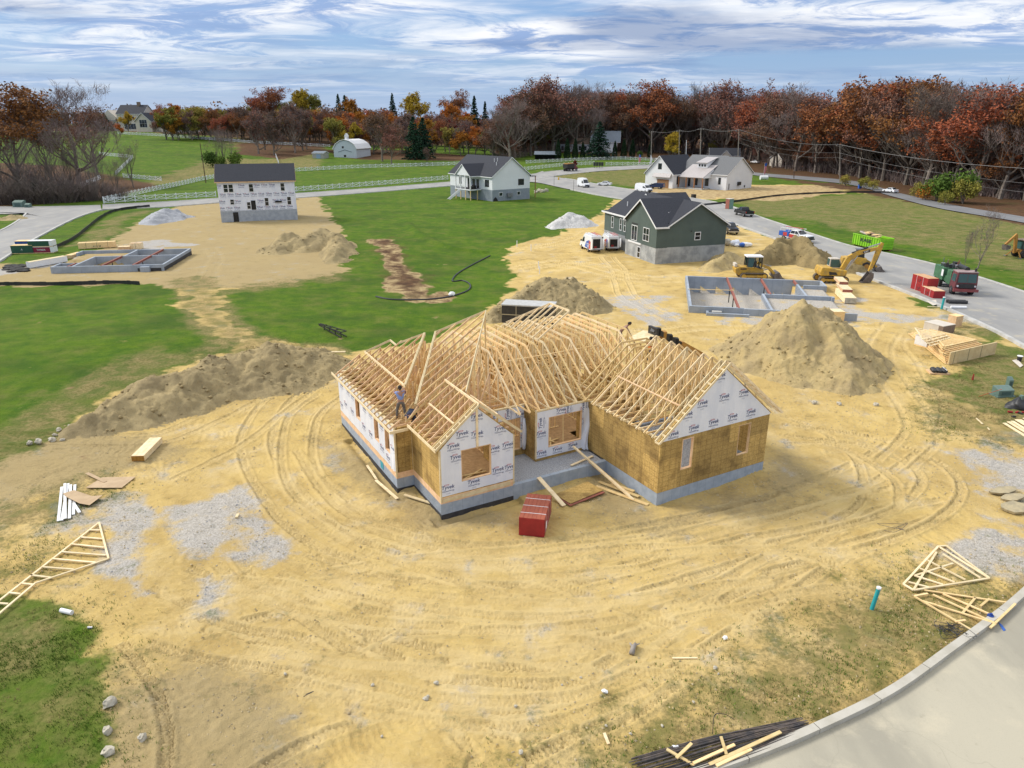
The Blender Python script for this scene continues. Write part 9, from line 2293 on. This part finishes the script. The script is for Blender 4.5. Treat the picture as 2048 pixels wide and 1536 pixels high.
# flags and mailboxes, signs
def feather(px, h, label, m1, m2=None):
    o = empty('feather_flag', gp(*px), 0.2, label, 'flag'); MB().tube([(0,0,0),(0,0,h)],[0.05,0.03],6).build('pole', M['white'], o)
    mb = MB(); 
    for i in range(8): 
        t0, t1 = i/8, (i+1)/8; w0, w1 = 0.9*sin(pi*(0.15+0.8*t0)), 0.9*sin(pi*(0.15+0.8*t1)); z0, z1 = h*(0.15+0.85*t0), h*(0.15+0.85*t1)
        mb.add([(0.03,0.02*sin(i),z0),(0.03+w0,0.08*sin(i*1.3),z0),(0.03+w1,0.08*sin(i*1.3+1.3),z1),(0.03,0.02*sin(i+1),z1)],[(0,1,2,3)])
    f_ = mb.build('banner', m1, o); 
    if m2: MB().box(0.05,0.9,-0.02,0.1,h*0.72,h*0.95).build('canton', m2, o)
st = banded('flag_stripes', (0.62,0.10,0.13), (0.55,0.09,0.12), 2, 0.5, 0.5, 0.8, 0.0, gap=(0.8,0.78,0.78))
feather((1277,330), 4.6, 'striped flag banner at the road left of the white banner', st, M['livery_blue']); feather((1300,331), 4.6, 'plain white feather banner at the road by the fence', M['white']); feather((1527,352), 5.0, 'striped flag banner at the right corner of the ranch house yard', st, M['livery_blue'])
o = empty('mail_cluster', gp(1196,336), 0, 'row of black mailboxes between the two road fences', 'mailboxes')
for i in range(4): MB().box(-2+i*1.1,-1.1+i*1.1,-0.4,0.4,0.9,2.4).build('mailbox', M['black'], o); MB().box(-1.6+i*1.1,-1.5+i*1.1,-0.05,0.05,0,0.9).build('post', M['black'], o)
for px, h, la in ((1108,371,'thin dark street sign post left of the road bend'),(1147,382,'thin dark post beside the white van on the road')): tag(MB().tube([(0,0,0),(0,0,3.2)],[0.05,0.04],6).build('sign_post', M['dark'], loc=gp(px,h)), la, 'post')
tag(MB().box(-0.4,0.4,-0.4,0.4,0,1.2).build('bin', M['livery_blue'], loc=gp(1719,377)), 'small blue bin at the foot of the far road woods', 'bin')
tag(MB().blob((0,0,0.4),(0.3,0.3,0.6),2,0.1,8,5).build('hydrant', mat('hydrant_yellow', (0.6,0.35,0.03)), loc=gp(1117,360)), 'yellow hydrant on the dry grass island', 'hydrant')
o = empty('cooling_unit', gp(1387,396), 0.4, 'dark cooling unit standing behind the green house roof', 'cooling unit'); MB().box(-0.5,0.5,-0.5,0.5,0,1.0).build('case', M['dark'], o, bevel=0.04)
for i, px in enumerate(((1079,384),(1085,385),(1092,383),(1072,386))): rock(px, 0.8, 90+i, 'pale boulder in the bed at the deck house corner', 'boulders at the deck house', flat=0.8)
# ------------------------------------------------------------------ grass tufts, weeds and stones near the camera
def scatter(n, region, weight, seed):
    rs = np.random.RandomState(seed); x = rs.uniform(region[0], region[1], n); y = rs.uniform(region[2], region[3], n)
    j = np.clip(np.searchsorted(YS, y), 0, SH[0]-1); i = np.clip(np.searchsorted(XS, x), 0, SH[1]-1)
    keep = rs.rand(n) < weight(j, i, x, y); return x[keep], y[keep], GZ[j, i][keep], rs
def tri_object(name, V, m, label):
    me_ = bpy.data.meshes.new(name); n = len(V)
    me_.vertices.add(n); me_.vertices.foreach_set('co', V.astype(np.float32).ravel()); k = n//3
    me_.loops.add(n); me_.loops.foreach_set('vertex_index', np.arange(n, dtype=np.int32)); me_.polygons.add(k)
    me_.polygons.foreach_set('loop_start', np.arange(0, n, 3, dtype=np.int32)); me_.polygons.foreach_set('loop_total', np.full(k, 3, np.int32)); me_.update(calc_edges=True)
    me_.materials.append(m); o = bpy.data.objects.new(name, me_); col.objects.link(o); return tag(o, label, kind='stuff')
def blades(x, y, z, rs, h, w, per):
    x, y, z = (np.repeat(a, per) for a in (x, y, z)); n = len(x); a = rs.uniform(0, 2*pi, n); b = a+rs.uniform(1, 2, n)
    px, py = x+rs.normal(0, h*0.6, n), y+rs.normal(0, h*0.6, n); hh = h*rs.uniform(0.5, 1.3, n); ln = hh*rs.uniform(0.2, 0.9, n)
    A = np.stack([px-w*np.cos(a), py-w*np.sin(a), z-0.02], 1); B = np.stack([px+w*np.cos(a), py+w*np.sin(a), z-0.02], 1); C = np.stack([px+ln*np.cos(b), py+ln*np.sin(b), z+hh], 1)
    return np.stack([A, B, C], 1).reshape(-1, 3)
g_, d_ = cov['grass'], cov['dry']
patch = lambda x, y, f=0.5, s=0.0: fbm(x*f+s, y*f+s, 3)
M['blade'] = mat('grass_blades', (0.13,0.205,0.03), (0.08,0.135,0.02), 0.9, 0.9, spec=0.1); M['weed'] = mat('dry_weed_blades', (0.36,0.27,0.12), (0.13,0.12,0.04), 1.3, 0.95, spec=0.1)
x, y, z, rs = scatter(150000, (-24,30,16,46), lambda j,i,x,y: np.clip(np.maximum(g_[j,i], d_[j,i]*0.5)*np.clip((patch(x,y)-0.36)*4,0,1), 0, 1), 1)
tri_object('grass', blades(x, y, z, rs, 0.085, 0.016, 4), M['blade'], 'short green grass tufts on the near verges')
x, y, z, rs = scatter(120000, (-24,40,16,70), lambda j,i,x,y: np.clip(d_[j,i]*0.9,0,1)*np.clip((patch(x,y,0.6,5)-0.45)*4,0,1), 3)
tri_object('dry_grass', blades(x, y, z, rs, 0.09, 0.014, 4), M['weed'], 'dry straw-coloured weeds on the verges')
def pebbles(x, y, z, rs, smin, smax):
    n = len(x); s = (smin+(smax-smin)*rs.rand(n)**3)[:,None]; c = np.stack([x, y, z], 1); D = np.array([(1,0,0),(0,1,0),(-1,0,0),(0,-1,0),(0,0,0.8)], float)
    a = rs.uniform(0, 2*pi, n); R = np.stack([np.cos(a), np.sin(a)], 1); P = []
    for d in D: P.append(c+s*np.stack([d[0]*R[:,0]-d[1]*R[:,1]*0.7, d[0]*R[:,1]+d[1]*R[:,0]*0.7, np.full(n, d[2])], 1)*rs.uniform(0.7,1.2,(n,1)))
    T = []
    for k in range(4): T.append(np.stack([P[k], P[(k+1)%4], P[4]], 1))
    return np.concatenate(T).reshape(-1, 3)
M['pebble'] = mat('yard_pebbles', (0.58,0.47,0.28), (0.34,0.27,0.16), 2.0, 0.95)
x, y, z, rs = scatter(60000, (-28,30,16,60), lambda j,i,x,y: (1-g_[j,i])*np.clip((patch(x,y,0.25,8)-0.40)*4+0.08,0,1)*(1-0.6*TRK[j,i]), 4)
tri_object('pebbles', pebbles(x, y, z, rs, 0.012, 0.075), M['pebble'], 'small stones and clods over the yard')
gv_ = cov['gravel']
x, y, z, rs = scatter(90000, (-28,32,18,40), lambda j,i,x,y: np.clip((gv_[j,i]-0.25)*1.2,0,1)*np.clip((patch(x,y,0.5,2)-0.42)*4,0,0.7), 5)
tri_object('gravel', pebbles(x, y, z, rs, 0.015, 0.06), M['gravel'], 'loose crushed stone on the gravel patches')
